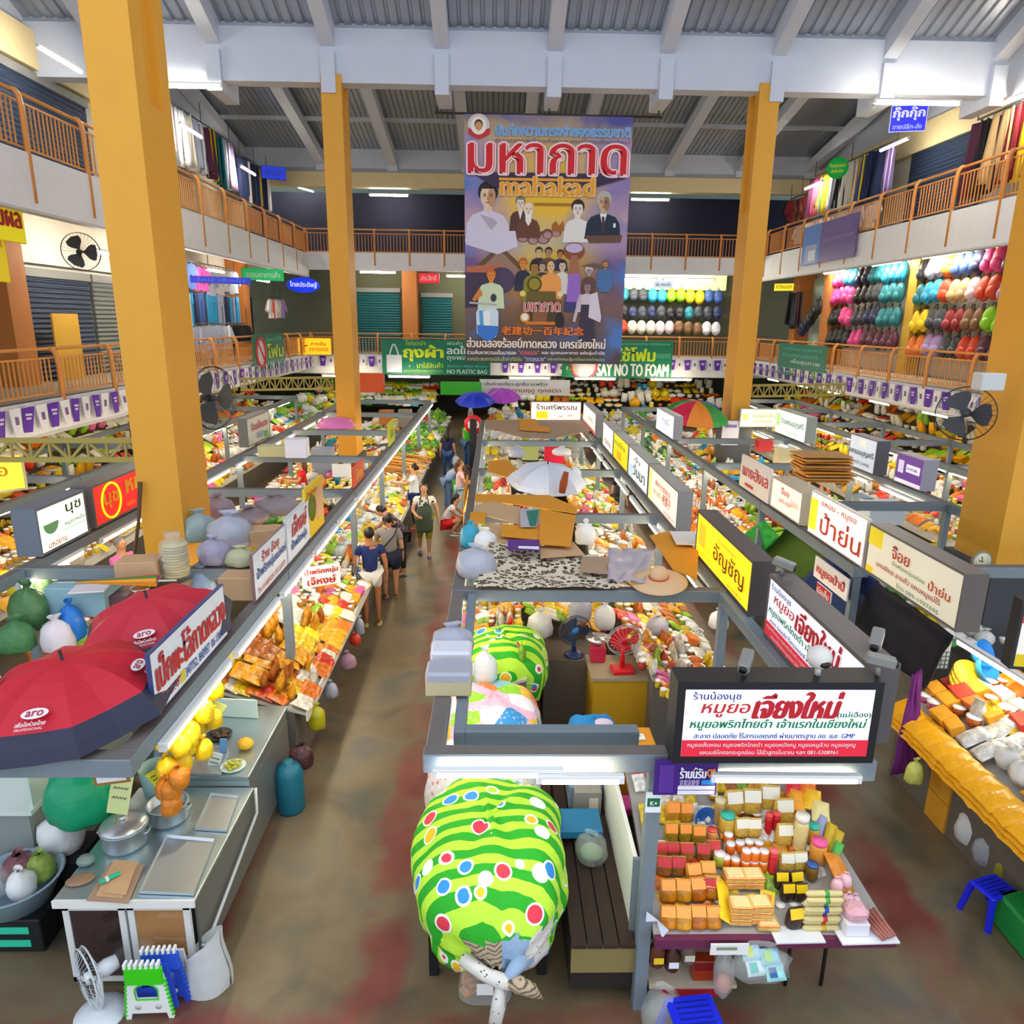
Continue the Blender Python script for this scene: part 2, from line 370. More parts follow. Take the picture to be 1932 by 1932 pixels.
# --- railings: handrail, uprights that bend over and drop down the slab face, a panel of balusters between each pair
def railing(label, P0, P1, n, ztop, zfloor, drop, out, group=None):
    """P0,P1 ends on plan; out = unit vector towards the hall; n bays"""
    P0, P1 = Vector((*P0, 0)), Vector((*P1, 0)); d = P1-P0; L = d.length; u = d/L; o = Vector((*out, 0))
    t = thing('railing', label, 'railing', (P0.x, P0.y, zfloor)); base = Vector((P0.x, P0.y, zfloor)); hz = ztop-zfloor
    loc = lambda s_, off, z: u*s_+o*off+Vector((0, 0, z))
    MB().use(RAILM).tube([loc(0, -.05, hz), loc(L, -.05, hz)], .035, 6).build('handrail', None, t)
    post = None
    for i in range(n+1):
        if i == 0:
            mb = MB().use(RAILM)
            for off in (-.0,): mb.tube([loc(0, -.05, hz), loc(0, .02, hz-.01), loc(0, .08, hz-.1), loc(0, .1, hz-.3), loc(0, .1, -drop)], .05, 6)
            post = mb.build('post', None, t)
        else:
            c = post.copy(); COL.objects.link(c); c.parent = t; c.location = u*(L*i/n)
    bay = L/n; nb = max(4, int(bay/.13)); mb = MB().use(RAILM)
    mb.bar(loc(0, 0, hz-.17), loc(bay, 0, hz-.17), .03, .035); mb.bar(loc(0, 0, .1), loc(bay, 0, .1), .03, .035)
    for k in range(1, nb): mb.bar(loc(bay*k/nb, 0, .1), loc(bay*k/nb, 0, hz-.17), .022)
    p = mb.build('baluster_panel', None, t)
    for i in range(1, n): c = p.copy(); COL.objects.link(c); c.parent = t; c.location = u*(bay*i)
    return t
railing('orange railing of the top floor on the left side', (XL, 6.5), (XL, YB), 14, 8.69, F3, .85, (1, 0))
railing('orange railing of the middle floor on the left side', (XL, 6.5), (XL, YB), 14, 4.18, F2, .4, (1, 0))
railing('orange railing of the top floor on the right side', (XR, 8.2), (XR, YB), 14, 8.69, F3, .85, (-1, 0))
railing('orange railing of the middle floor on the right side', (XR, 8.2), (XR, YB), 14, 4.18, F2, .4, (-1, 0))
railing('orange railing of the top floor along the back, behind the tall poster', (XL, YB), (XR, YB), 13, 8.69, F3, .5, (0, -1))
railing('orange railing of the middle floor along the back, above the green banners', (XL, YB), (XR, YB), 13, 4.18, F2, .0, (0, -1))
# ================================================================ signs and banners
def sign(name, label, cat, org, rz, w, h, depth=.2, face='#f2f2ee', frame='#7d8084', lit=0, lines=(), patches=(), margin=.025, group=None, wall=False):
    """a box sign: local x along the face, z up, face looks along -y; lines = (text, x0, z0, x1, z1 in parts of the face, colour, bold)"""
    t = thing(name, label, cat, org, rz, group)
    FM = M(frame, .45); fm = mat('backlit_'+face.lstrip('#')+str(lit), face, .5, emit=lit) if lit else M(face, .5)
    mb = MB().use(FM)
    if depth > .04:
        mb.box(0, w, .012, depth, 0, h)
        m = margin
        for b in ((0, m, 0, h), (w-m, w, 0, h), (m, w-m, 0, m), (m, w-m, h-m, h)): mb.box(b[0], b[1], 0, .012, b[2], b[3])
    else: mb.box(0, w, 0, max(depth, .012), 0, h)
    mb.build('sign_box' if depth > .04 else 'board', None, t)
    m = margin; fx0, fx1, fz0, fz1 = m, w-m, m, h-m; fw, fh = fx1-fx0, fz1-fz0
    if depth > .04 or face != frame:
        MB().use(fm).box(fx0, fx1, -.001 if depth <= .04 else .004, .011 if depth > .04 else .0, fz0, fz1).build('sign_face', None, t)
    X = lambda u: fx0+u*fw
    Z = lambda v: fz0+v*fh
    for k, (x0, z0, x1, z1, c) in enumerate(patches):
        pm = mat('backlit_'+c.lstrip('#')+str(lit), c, .5, emit=lit) if lit else M(c, .5)
        MB().use(pm).add([(X(x0), -.003-.0006*k, Z(z0)), (X(x1), -.003-.0006*k, Z(z0)), (X(x1), -.003-.0006*k, Z(z1)), (X(x0), -.003-.0006*k, Z(z1))], [(0, 1, 2, 3)]).build('printed_panel', None, t)
    for (s, x0, z0, x1, z1, c, bold, *sl) in lines:
        put_text(MB().use(M(c, .5)), s, X(x0), Z(z0), X(x1), Z(z1), -.008, bold, sl[0] if sl else 0).build('lettering', None, t)
    return t
R90 = pi/2
# --- the two signs of the corner shop
NUCH = lambda: [('ร้านน้องนุช', .04, .83, .29, .98, '#3b3a8e', .02), ('หมูยอ', .08, .60, .33, .80, '#d0342c', .03, .25), ('เจียงใหม่', .36, .58, .80, .97, '#c41f2b', .06, .2),
    ('(แม่เฮือง)', .81, .58, .99, .69, '#1d6a4e', .03), ('หมูยอพริกไทยดำ เจ้าแรกในเชียงใหม่', .03, .40, .96, .58, '#17804c', .03, .2),
    ('สะอาด ปลอดภัย ไร้สารบอแรกซ์ ผ่านมาตรฐาน อย. และ GMP', .06, .265, .92, .37, '#2f3a9c', .03),
    ('หมูยอเห็ดหอม หมูยอพริกไทยดำ หมูยอหนังหมู หมูยอหมูล้วน หมูยอหูหมู', .03, .135, .93, .225, '#f4e3e3', .02), ('แหนมซี่โครงกระดูกอ่อน ไส้อั่วสูตรโบราณ ฯลฯ 081-5308961', .10, .02, .84, .11, '#f4e3e3', .02)]
f0 = py_(1268, 1440, 3.95); f1 = py_(1645, 1447, 3.95)
sign('shop_sign', 'black framed white and red lightbox sign facing front above the packet counter', 'sign', (f0.x, 3.95, f0.z), math.atan2(0, 1), f1.x-f0.x, .56, .2, '#e6ecf8', '#1b1a1e', .55, NUCH(), [(0, 0, 1, .25, '#c21f36')], .05)
sign('shop_sign', 'white and red lightbox sign with brown top, angled behind the front black sign', 'sign', (2.42, 5.98, 2.1), -R90, 1.75, .58, .22, '#e6ecf8', '#5c5656', .5, NUCH(), [(0, 0, 1, .25, '#c21f36')], .035)
sign('shop_sign', 'yellow lightbox sign with two brown Thai words and a dark end', 'sign', (2.42, 8.32, 2.1), -R90, 1.93, .55, .22, '#ffd21c', '#4a4444', .75, [('อัญชัญ', .38, .25, .92, .72, '#8a4a12', .02), ('ร้านขายของฝาก', .45, .78, .78, .88, '#d8a818', .0), ('ขายส่ง', .66, .06, .9, .16, '#d8a818', 0)], [(.05, .3, .2, .85, '#f0b010')], .03)
GREYB = '#8d8a88'
for (lab, y0, w, face, lines, patches) in (
    ('cream backlit sign with red and yellow Chinese lines, nearest of the grey row', 11.16, 1.88, '#fbe9d6', [('潮州老婆餅店', .25, .62, .8, .8, '#d97a5c', .02), ('งาดำ', .2, .34, .55, .52, '#e0b020', .02), ('老婆子', .55, .3, .82, .6, '#d8542c', .03), ('ของฝาก', .6, .06, .95, .2, '#d97a5c', 0)], [(0, 0, .12, 1, '#ffe08a')]),
    ('pale blue backlit sign with big black letters in the grey sign row', 12.98, 1.74, '#e4f0ee', [('ป้า', .35, .68, .62, .88, '#22262c', .03), ('วันมา', .3, .2, .9, .6, '#22262c', .04)], [(0, .05, .3, .5, '#b8d0dc')]),
    ('yellow and olive backlit sign in the grey sign row', 14.76, 1.7, '#e6d400', [('ขนมไทย', .08, .62, .85, .85, '#78a01c', .05)], [(.3, .1, .6, .45, '#e8a010')]),
    ('white backlit sign with orange letters in the grey sign row', 16.3, 1.48, '#f2f6f0', [('ร้านขนม', .2, .2, .85, .5, '#c8743c', .04)], [(0, .85, 1, 1, '#e4ece0')]),
    ('white backlit sign with red lower edge, farthest of the grey sign row', 20.2, 2.6, '#fdf3ea', [('ศรีพรรณ', .5, .45, .85, .7, '#e0b080', .02)], [(0, 0, 1, .14, '#e2574a')])):
    sign('shop_sign', lab, 'sign', (2.42, y0, 2.1), -R90, w, .55, .2, face, GREYB, .6, lines, patches, .03)
sign('shop_sign', 'white backlit sign with a yellow pig at the far end of the middle stalls', 'sign', (.95, 20.25, 2.1), 0, 1.42, .55, .18, '#fff6ee', '#a8765c', .6, [('ร้านศรีพรรณ', .1, .6, .92, .92, '#6a4420', .03)], [(.1, .1, .34, .52, '#f2d21e'), (.55, .2, .64, .28, '#d8b070'), (.74, .24, .84, .32, '#d8b070'), (0, -.08, 1, .02, '#e04a30')], .02)
# --- left face of the right-hand row
sign('shop_sign', 'long cream lightbox with red lines and yellow corner, nearest of the right row', 'sign', (4.18, 7.68, 2.12), -R90, 1.7, .56, .22, '#eee6cc', '#6f6863', .25,
     [('จิ๊อย', .3, .58, .5, .86, '#d8542c', .03), ('ป้าย่น', .72, .4, .93, .6, '#d8542c', .03), ('แกงฮังเล ลาบคั่ว แคบหมูแม่ไร้', .14, .2, .85, .36, '#c8442c', .02), ('น้ำพริกหนุ่มอร่อย', .32, .42, .68, .54, '#7a9a5a', .01), ('โทร 089-1997695', .4, .05, .85, .15, '#8aa58a', .01)], [(0, .62, .17, 1, '#f4d81c'), (.01, 0, .1, .14, '#f0cf10')], .025)
sign('shop_sign', 'white backlit sign with large red name and yellow strip in the right row', 'sign', (4.2, 9.27, 2.12), -R90, 1.5, .57, .05, '#f6f0ea', '#e9dccc', .5,
     [('ป้าย่น', .24, .14, .96, .66, '#d83a20', .02), ('แหนม - หมูยอ', .22, .74, .85, .9, '#d06a48', .02)], [(0, .1, .15, .86, '#f2dc1e')], .015)
sign('shop_sign', 'cream backlit sign with faded orange name, third of the right row', 'sign', (4.2, 10.66, 2.12), -R90, 1.12, .46, .35, '#f4e6da', '#b8a88c', .45,
     [('จิ๊อย', .35, .62, .62, .86, '#e0603c', .03), ('ลาบคั่ว แกงโฮะ', .3, .32, .72, .5, '#e07a50', .02), ('ไส้อั่ว', .7, .4, .95, .6, '#e6a080', .01)], [], .02)
sign('shop_sign', 'white board with red Thai words and a red arrow, fourth of the right row', 'sign', (4.2, 12.1, 2.12), -R90, 1.35, .54, .04, '#f6ece6', '#f6ece6', 0,
     [('แกงฮังเล', .08, .4, .96, .8, '#d8302c', .03)], [(.2, .1, .5, .2, '#d8302c')], .01)
sign('shop_sign', 'small white hanging board with red words under the large red name sign', 'sign', (4.1, 8.72, 1.68), -R90, .9, .27, .02, '#f2ece8', '#f2ece8', 0, [('หมูยอป้าปี๋', .08, .15, .93, .8, '#d0342c', .03)], [], .01)
sign('notice', 'small red and white notice hanging below the boards of the right row', 'notice', (4.08, 8.55, 1.36), -R90, .4, .3, .015, '#f2f0ec', '#f2f0ec', 0, [('เนื้อเค็ม', .08, .6, .92, .92, '#ffffff', .03)], [(0, .55, 1, 1, '#c8202c')], .005)
# --- rows further right
sign('shop_sign', 'purple and white square lightbox on the right back beam', 'sign', (7.14, 12.55, 2.12), -R90, .84, .53, .25, '#6a3f92', '#a2a0ac', .45, [('สตรีทฟู้ด', .45, .5, .85, .64, '#6a3f92', .02)], [(0, 0, 1, .13, '#e9e4f0'), (.4, .44, .92, .72, '#f2ecf6'), (.08, .35, .3, .8, '#d9cfe6')], .02)
sign('shop_sign', 'grey white square lightbox with dark Thai name beside the purple one', 'sign', (7.0, 14.05, 2.12), -R90, 1.04, .64, .25, '#c9d0dc', '#5c5a66', .5, [('แหนมบุญศรี', .04, .38, .96, .62, '#3a4436', .03), ('โทร 053-234442', .1, .14, .85, .26, '#5a6268', .01)], [(.38, .72, .6, .92, '#e0dcc8')], .02)
sign('shop_sign', 'white backlit sign with green Thai name near the right back pillar', 'sign', (7.2, 18.5, 2.12), -R90, 1.9, .62, .25, '#e8fae8', '#9aa39c', .9, [('ร้านแหนมบุญศรี', .2, .4, .94, .75, '#3f5a3c', .03), ('โทร 233443', .4, .14, .8, .28, '#7a9a78', 0)], [(.04, .3, .16, .85, '#9cc46c')], .02)
sign('shop_sign', 'pale yellow green backlit sign beside the green lettered one', 'sign', (6.55, 19.3, 2.12), 0, 1.05, .5, .16, '#f6f6c0', '#b8b49a', .9, [('ขนมจีนน้ำเงี้ยว', .3, .55, .92, .75, '#a8a050', .02), ('ข้าวซอย', .35, .25, .85, .42, '#b8a85a', .01)], [(.05, .35, .2, .75, '#c8d070')], .02)
sign('shop_sign', 'white and pale blue backlit sign with blue letters left of the rainbow umbrella', 'sign', (4.2, 18.9, 2.12), -R90, 1.9, .56, .22, '#eef2fb', '#9c9ca4', .85, [('ดารณี', .35, .45, .75, .75, '#5560a0', .03), ('น้ำพริก แกงสด', .3, .2, .8, .34, '#8a98c8', .01)], [(0, 0, 1, .12, '#c0d0f0')], .02)
sign('notice', 'white board with blue lines by the right front pillar', 'notice', (8.1, 11.9, 2.0), -.5, .75, .75, .03, '#eef4f8', '#eef4f8', 0, [('ประกาศ', .2, .84, .8, .97, '#c84a4a', .02), ('รับทำบุญเลี้ยงพระ', .08, .3, .92, .42, '#6a9ac8', .02)], [(.3, .6, .95, .75, '#8ab8dc'), (.05, .45, .9, .56, '#a8cce4')], .01)
# --- signs standing on the left aisle beam
sign('shop_sign', 'large white board with red words, nearest on the left aisle beam', 'sign', (-2.33, 4.5, 2.13), R90, 1.36, .47, .03, '#e9eef6', '#3a4478', 0,
     [('เป็กพะโล้กาดหลวง', .03, .34, .98, .9, '#c22a2e', .04), ('(โทร.0', .03, .05, .27, .26, '#c23a3e', .03), ('347752, 843957  06-1364538', .36, .05, .99, .24, '#2a4fa8', .03)], [(.29, .05, .36, .26, '#d8c84a')], .012)
sign('shop_sign', 'white board with red name and blue words, second on the left aisle beam', 'sign', (-2.33, 6.62, 2.13), R90, 1.1, .48, .03, '#e8eef8', '#8a6a6a', 0,
     [('ร้าน อ้อย', .22, .68, .75, .92, '#cf3a34', .04, .2), ('น้ำพริกหนุ่มแม่หงษ์', .06, .34, .97, .64, '#2e4f9e', .03), ('โทร 01-8850254, 053-233572', .06, .06, .92, .22, '#cf5a54', .02)], [], .012)
sign('shop_sign', 'white board with red script and blue words, third on the left aisle beam', 'sign', (-2.33, 7.76, 2.13), R90, .98, .52, .03, '#e4ecf8', '#c8ccd4', 0,
     [('เจ๊หงษ์', .18, .48, .84, .94, '#cf3a34', .04, .25), ('น้ำพริกหนุ่ม', .14, .14, .84, .42, '#2e4f9e', .04)], [], .012)
ys = sign('shop_sign', 'tall yellow board with food pictures, fourth on the left aisle beam', 'sign', (-2.33, 8.6, 2.13), R90, .9, .66, .03, '#efc81e', '#efc81e', 0,
     [('น้ำพริกหนุ่ม', .08, .78, .6, .92, '#c84a1e', .03)], [(.58, .2, .95, .85, '#e2b08a')], .01)
MB().use(M('#6a7a1e')).at((.3, -.006, .36), rx=R90).lathe([(.0, 0), (.17, 0), (.17, .004), (0, .004)], 20).build('printed_bowl', None, ys)
sign('shop_sign', 'orange red board with yellow words, fifth on the left aisle beam', 'sign', (-2.33, 11.6, 2.13), R90, .95, .32, .03, '#e2502a', '#e2502a', 0, [('เจ๊หงษ์', .2, .2, .8, .8, '#f6c83a', .04)], [], .01)
sign('shop_sign', 'small yellow green board standing on the left aisle beam far back', 'sign', (-2.33, 15.6, 2.13), R90, .9, .5, .03, '#c6d01e', '#c6d01e', 0, [('ผักสด', .2, .3, .8, .7, '#6a8a1e', .03)], [], .01)
sign('notice', 'white hanging notice with red Thai words over the left aisle counter', 'notice', (-2.3, 8.15, 1.68), .5, .46, .26, .015, '#f4f0ec', '#f4f0ec', 0, [('น้ำพริกหนุ่ม', .05, .55, .95, .92, '#b8322c', .04), ('เจ๊หงษ์', .12, .08, .88, .5, '#a82a24', .05)], [], .006)
sign('shop_sign', 'grey framed white board with red Thai name on the stalls left of the front pillar', 'sign', (-5.3, 15.4, 2.12), R90, 1.55, .62, .2, '#cdd2cc', '#7c7c74', 0, [('ร้านเจ๊หมวย', .15, .5, .9, .82, '#c84a4a', .03), ('ไส้อั่ว', .35, .15, .75, .38, '#7aa8c8', .02)], [(.72, .05, .9, .3, '#6ab83c')], .03)
# --- far left row: the green bowl lightbox and the red one
nb = sign('shop_sign', 'mint backlit sign with a green bowl left of the front pillar', 'sign', (-5.2, 7.98, 2.12), R90, 1.0, .56, .28, '#e6f7dc', '#6f7884', .85, [('นุช', .56, .62, .9, .9, '#2e4438', .03), ('หมูยอหมั่น', .5, .38, .95, .52, '#3e5a48', .02), ('มหอยาน', .12, .05, .5, .17, '#e0603c', .03)], [(.44, .32, .445, .95, '#8aa890'), (.46, .3, .98, .32, '#8aa890')], .03)
MB().use(M('#7cc088', .4)).at((.24, -.006, .36), rx=0).add([(.15*cos(a), 0, .13*sin(a)-.02) for a in [pi+pi*k/12 for k in range(13)]], [tuple(range(13))]).build('printed_bowl', None, nb)
nr = sign('shop_sign', 'red backlit sign with yellow oval name, partly behind the left front pillar', 'sign', (-5.2, 9.15, 2.12), R90, 1.9, .56, .28, '#e8201c', '#76706e', .8, [('นุช', .12, .3, .32, .72, '#ffd81c', .05), ('หมูยอ', .44, .34, .96, .86, '#ffd81c', .07), ('ไส้อั่ว น้ำพริกหนุ่ม', .42, .1, .9, .24, '#ffd81c', .03)], [], .03)
MB().use(mat('backlit_yellow_ring', '#ffd81c', .5, emit=.8)).tube([(.43+.24*cos(2*pi*k/28), -.006, .28+.235*sin(2*pi*k/28)) for k in range(28)], .016, 6, closed=True).build('printed_ring', None, nr)
sign('shop_sign', 'yellow and orange backlit box sign at the left edge of the picture', 'sign', py_(-108, 945, 10.6), R90*.5, 1.1, .6, .25, '#ffcf3a', '#e9d9a0', .9, [('หมูยอ', .2, .3, .8, .7, '#e8a010', .03)], [], .04)
sign('shop_sign', 'tilted green and yellow board among the goods at far left', 'sign', (-6.3, 10.5, 1.9), .55, .75, .4, .03, '#e8e42a', '#4fb82e', 0, [('ไส้อั่ว', .15, .2, .85, .7, '#e8902a', .04)], [], .04)
sign('shop_sign', 'white and red framed sign at the right edge of the picture', 'sign', py_(1904, 1262, 4.9), -.12, .9, .55, .12, '#eae6d8', '#2a2a2e', .2, [('ร้าน', .1, .78, .3, .95, '#f4e8e0', .03)], [(0, .7, 1, 1, '#d81f2a'), (0, 0, 1, .2, '#d6b81e')], .025)
# --- far boards
a = py_(905, 745, 29); b = py_(1075, 745, 29)
sign('shop_sign', 'long white board with dark and red lines over the far stalls', 'sign', (a.x, 29, a.z), 0, b.x-a.x, .62, .04, '#e8ece6', '#e8ece6', 0, [('เส้นก๋วยเตี๋ยว-ลูกชิ้น มะพร้าว', .05, .55, .75, .85, '#5a5a52', .02), ('ผักสด ตามฤดู ทุกชนิด', .12, .1, .9, .45, '#b05a4a', .03)], [(.74, .5, 1, 1, '#f8f4f4')], .01)
# --- banners on the balconies
def cloth_sign(label, org, rz, w, h, bg, lines, patches=(), cat='banner'):
    t = sign('banner', label, cat, org, rz, w, h, .015, bg, bg, 0, lines, patches, .0)
    return t
YF = YB-.24
def back_at(px0, py0, px1, py1):
    p = py_(px0, py1, YF); q = py_(px1, py1, YF); r = py_(px0, py0, YF); return p, q.x-p.x, r.z-p.z
p, w, h = back_at(722, 640, 925, 706)
gb = cloth_sign('green banner with a white cloth bag, left of the tall poster', (p.x, YF, p.z), 0, w, h, '#127a5c',
    [('โปรดนำ', .22, .84, .4, .97, '#b8e04a', .02), ('ถุงผ้า', .2, .38, .56, .84, '#d6ea2a', .06), ('มาใส่สินค้า', .32, .2, .56, .36, '#b8e04a', .03), ('แทนการใช้ถุงพลาสติกหูหิ้ว', .2, .05, .56, .16, '#9cd04a', .01), ('ลดใช้', .6, .6, .8, .84, '#e6f4f0', .05), ('ถุงพลาสติก', .6, .4, .95, .56, '#cfe8e4', .03),
     ('พ่อค้า แม่ค้า', .6, .86, .9, .97, '#cfe8e4', .01), ('NO PLASTIC BAG', .6, .04, .97, .16, '#d8f0ee', .03), ('เพื่อโลกใหม่ เพื่อชีวิต เพื่อทุกคน', .6, .2, .97, .3, '#7ac8c0', .01)], [(.04, .06, .18, .56, '#dfe4f2')])
MB().use(M('#dfe4f2')).tube([(w*(.07+.08*k/10), -.01, h*(.56+.3*sin(pi*k/10))) for k in range(11)], .04, 5).build('printed_bag_handle', None, gb)
p, w, h = back_at(1060, 641, 1266, 712)
gb = cloth_sign('green banner reading SAY NO TO FOAM, right of the tall poster', (p.x, YF, p.z), 0, w, h, '#12805a',
    [('SAY NO TO FOAM', .32, .05, .97, .38, '#f2f6f4', .05), ('ใช้โฟม', .5, .45, .84, .82, '#d6ea2a', .05), ('เทศบาลนครเชียงใหม่ ห่วงใยสุขภาพ', .48, .86, .97, .96, '#7ad0b8', .01), ('บรรจุอาหาร', .85, .5, .98, .66, '#5ab89c', .02), ('ใส่', .03, .2, .12, .3, '#d6ea2a', .02)], [])
MB().use(M('#e8e4e8')).at((w*.2, -.006, h*.32), rx=R90).lathe([(0, 0), (.62, 0), (.62, .003), (0, .003)], 24).build('printed_disc', None, gb)
MB().use(M('#d0566a')).tube([(w*.2+.6*cos(2*pi*k/24), -.012, h*.32+.6*sin(2*pi*k/24)) for k in range(24)], .06, 5, closed=True).build('printed_ring', None, gb)
p0 = px_(1513, 725, XR); p1 = px_(1467, 718, XR)
p0 = px_(1463, 722, XR-.22); p1 = px_(1553, 725, XR-.22)
cloth_sign('green banner with white and yellow lines on the right balcony railing', (XR-.22, p0.y, 2.9), -R90, p0.y-p1.y, 1.2, '#1a7a68', [('งดใช้โฟมบรรจุอาหาร', .08, .78, .92, .9, '#5ac8b0', .02), ('ร่วมรณรงค์', .1, .6, .85, .72, '#5ac8b0', .02), ('เพื่อสุขภาพ', .3, .36, .9, .54, '#c8e8dc', .03), ('ของทุกคน', .3, .06, .9, .2, '#c8d83a', .03)], [(.02, .02, .14, .2, '#5a7a8a')])
p0 = px_(481, 710, XL+.22); p1 = px_(540, 710, XL+.22)
gb = cloth_sign('green banner with a red crossed circle on the left balcony railing', (XL+.22, p0.y, 3.0), R90, p1.y-p0.y, 1.25, '#14705c', [('โฟม', .42, .3, .95, .7, '#c8e02a', .06), ('ลดใช้', .4, .78, .9, .92, '#5ac8b0', .02), ('SAY NO', .4, .08, .95, .22, '#8ad0c0', .02)], [])
MB().use(M('#e8e4e8')).at(((p1.y-p0.y)*.22, -.006, .62), rx=R90, sc=(1, 1, 1)).lathe([(0, 0), (.5, 0), (.5, .003), (0, .003)], 24).build('printed_disc', None, gb)
MB().use(M('#d0404a')).tube([((p1.y-p0.y)*.22+.5*cos(2*pi*k/24), -.012, .62+.5*sin(2*pi*k/24)) for k in range(24)], .05, 5, closed=True).bar(((p1.y-p0.y)*.22-.3, -.014, .95), ((p1.y-p0.y)*.22+.35, -.014, .3), .09, .01).build('printed_ring', None, gb)
q0 = px_(1512, 487, XR-.22); q1 = px_(1613, 470, XR-.22)
pb = cloth_sign('purple banner with a blue picture on the right top railing', (XR-.22, q0.y, 6.95), -R90, q0.y-q1.y, 1.35, '#4a2a86', [('ขอเชิญร่วมงานประเพณี', .42, .7, .9, .8, '#9a6ab8', .02), ('เทศกาลสงกรานต์', .42, .5, .95, .6, '#b08ac8', .02), ('ณ ตลาดวโรรส', .42, .34, .8, .42, '#8a6ab0', .01)], [(0, 0, .36, 1, '#3a74c8'), (.06, .02, .3, .5, '#8a9ac8'), (.14, .1, .28, .36, '#cfd8e4')])
sg = py_(568, 668, YB-.35)
sign('direction_sign', 'yellow backlit sign with an arrow to the left beside the left back pillar', 'sign', (sg.x, YB-1.0, sg.z), 0, 1.55, .75, .12, '#ffb81c', '#d89a2a', .8, [('ทางขึ้น', .42, .55, .85, .8, '#b06a10', .03), ('อาคารจอดรถ', .36, .2, .92, .42, '#b06a10', .02), ('←', .08, .3, .3, .75, '#6a2a10', .05)], [], .02)
# small signs under the upper floors
def wall_sign(label, px, py, X, Y, w, h, face, txt, tc, rz, lit=.6, name='shop_sign'):
    p = px_(px, py, X) if X is not None else py_(px, py, Y)
    return sign(name, label, 'sign', (p.x, p.y, p.z), rz, w, h, .08, face, face, lit, [(txt, .1, .25, .9, .8, tc, .03)], [], .01)
wall_sign('green hanging shop sign below the left top balcony', 457, 528, -9.3, 0, 1.5, .42, '#1a9a52', 'ธรรมดาการค้า', '#d8f0d8', .5)
wall_sign('blue horizontal shop sign among shirts below the left top balcony', 360, 533, -9.3, 0, 1.75, .2, '#2a34a8', 'ใหม่ เสื้อผ้า', '#5a78e0', .5)
wall_sign('red hanging shop sign between shutters at the back', 790, 534, None, 33.6, .9, .42, '#e02430', 'ประสิทธิ์', '#fbeaea', 0)
wall_sign('white hanging sign by the bag shop at the back', 1233, 543, None, 33.6, .85, .3, '#cfe0ec', 'นิด กระเป๋า', '#3a4a6a', 0)
wall_sign('bright yellow exit sign below the right top balcony', 1460, 549, 13.0, 0, .9, .33, '#ffe030', 'ทางออก', '#a07a10', -.6, .9)
wall_sign('blue shop sign on the left top floor by the jeans', 494, 336, -9.8, 0, 1.0, .5, '#2238c8', 'ร้านยีนส์', '#4a6ae8', .5)
sign('shop_sign', 'bright blue sign with white handwriting on the right top floor', 'sign', px_(1676, 250, 11.0), -.25, .95, .68, .04, '#2a30d8', '#e8ecff', .5, [('กุ๊กกุ๊ก', .06, .42, .94, .95, '#f2f4ff', .05), ('ขายปลีก-ส่ง', .08, .08, .9, .3, '#c8d4ff', .03)], [], .02)
rs = sign('shop_sign', 'round green sign before hanging clothes on the right top floor', 'sign', px_(1562, 338, 11.9), -.4, .02, .02, .03, '#1a8a3a', '#1a8a3a', 0, [], [], .0)
MB().use(mat('green_disc', '#1c9a40', .5, emit=.25)).at((.28, 0, .35), rx=R90).lathe([(0, 0), (.36, 0), (.36, .03), (0, .03)], 24).build('disc', None, rs)
put_text(MB().use(M('#f2e23a')), 'ร้านสาวแก้ว', .02, .38, .54, .5, -.04, .03).build('lettering', None, rs); put_text(MB().use(M('#f2e23a')), 'เสื้อพื้นเมือง', .08, .2, .48, .3, -.04, .02).build('lettering', None, rs)
bl = thing('shop_sign', 'blue oval lit sign below the left top balcony', 'sign', px_(572, 538, -8.9), .4)
MB().use(mat('blue_oval', '#1c36d8', .4, emit=.8)).at((0, 0, 0), rx=R90, sc=(1.75, .8, 1)).lathe([(0, 0), (.42, 0), (.42, .06), (0, .06)], 24).build('disc', None, bl)
put_text(MB().use(M('#eef2ff', emit=.4)), 'ไทยประดิษฐ์', -.6, -.13, .6, .16, -.07, .03).build('lettering', None, bl)
yl = sign('shop_sign', 'yellow sign with red Thai letters at the left edge below the top balcony', 'sign', px_(-75, 440, XL-.25), R90, 1.75, .85, .06, '#f2e416', '#f2e416', .2, [('เจริญมีผล', .05, .2, .95, .75, '#b0202a', .06)], [], .01)
sign('shop_sign', 'second yellow sign hanging lower at the left edge', 'sign', px_(-20, 530, XL-.4), R90, .6, 1.2, .06, '#e8cc1a', '#e8cc1a', .2, [('พระเครื่อง', .1, .7, .9, .85, '#c8961a', .02), ('บูชา', .2, .45, .8, .6, '#c8961a', .02)], [], .01)
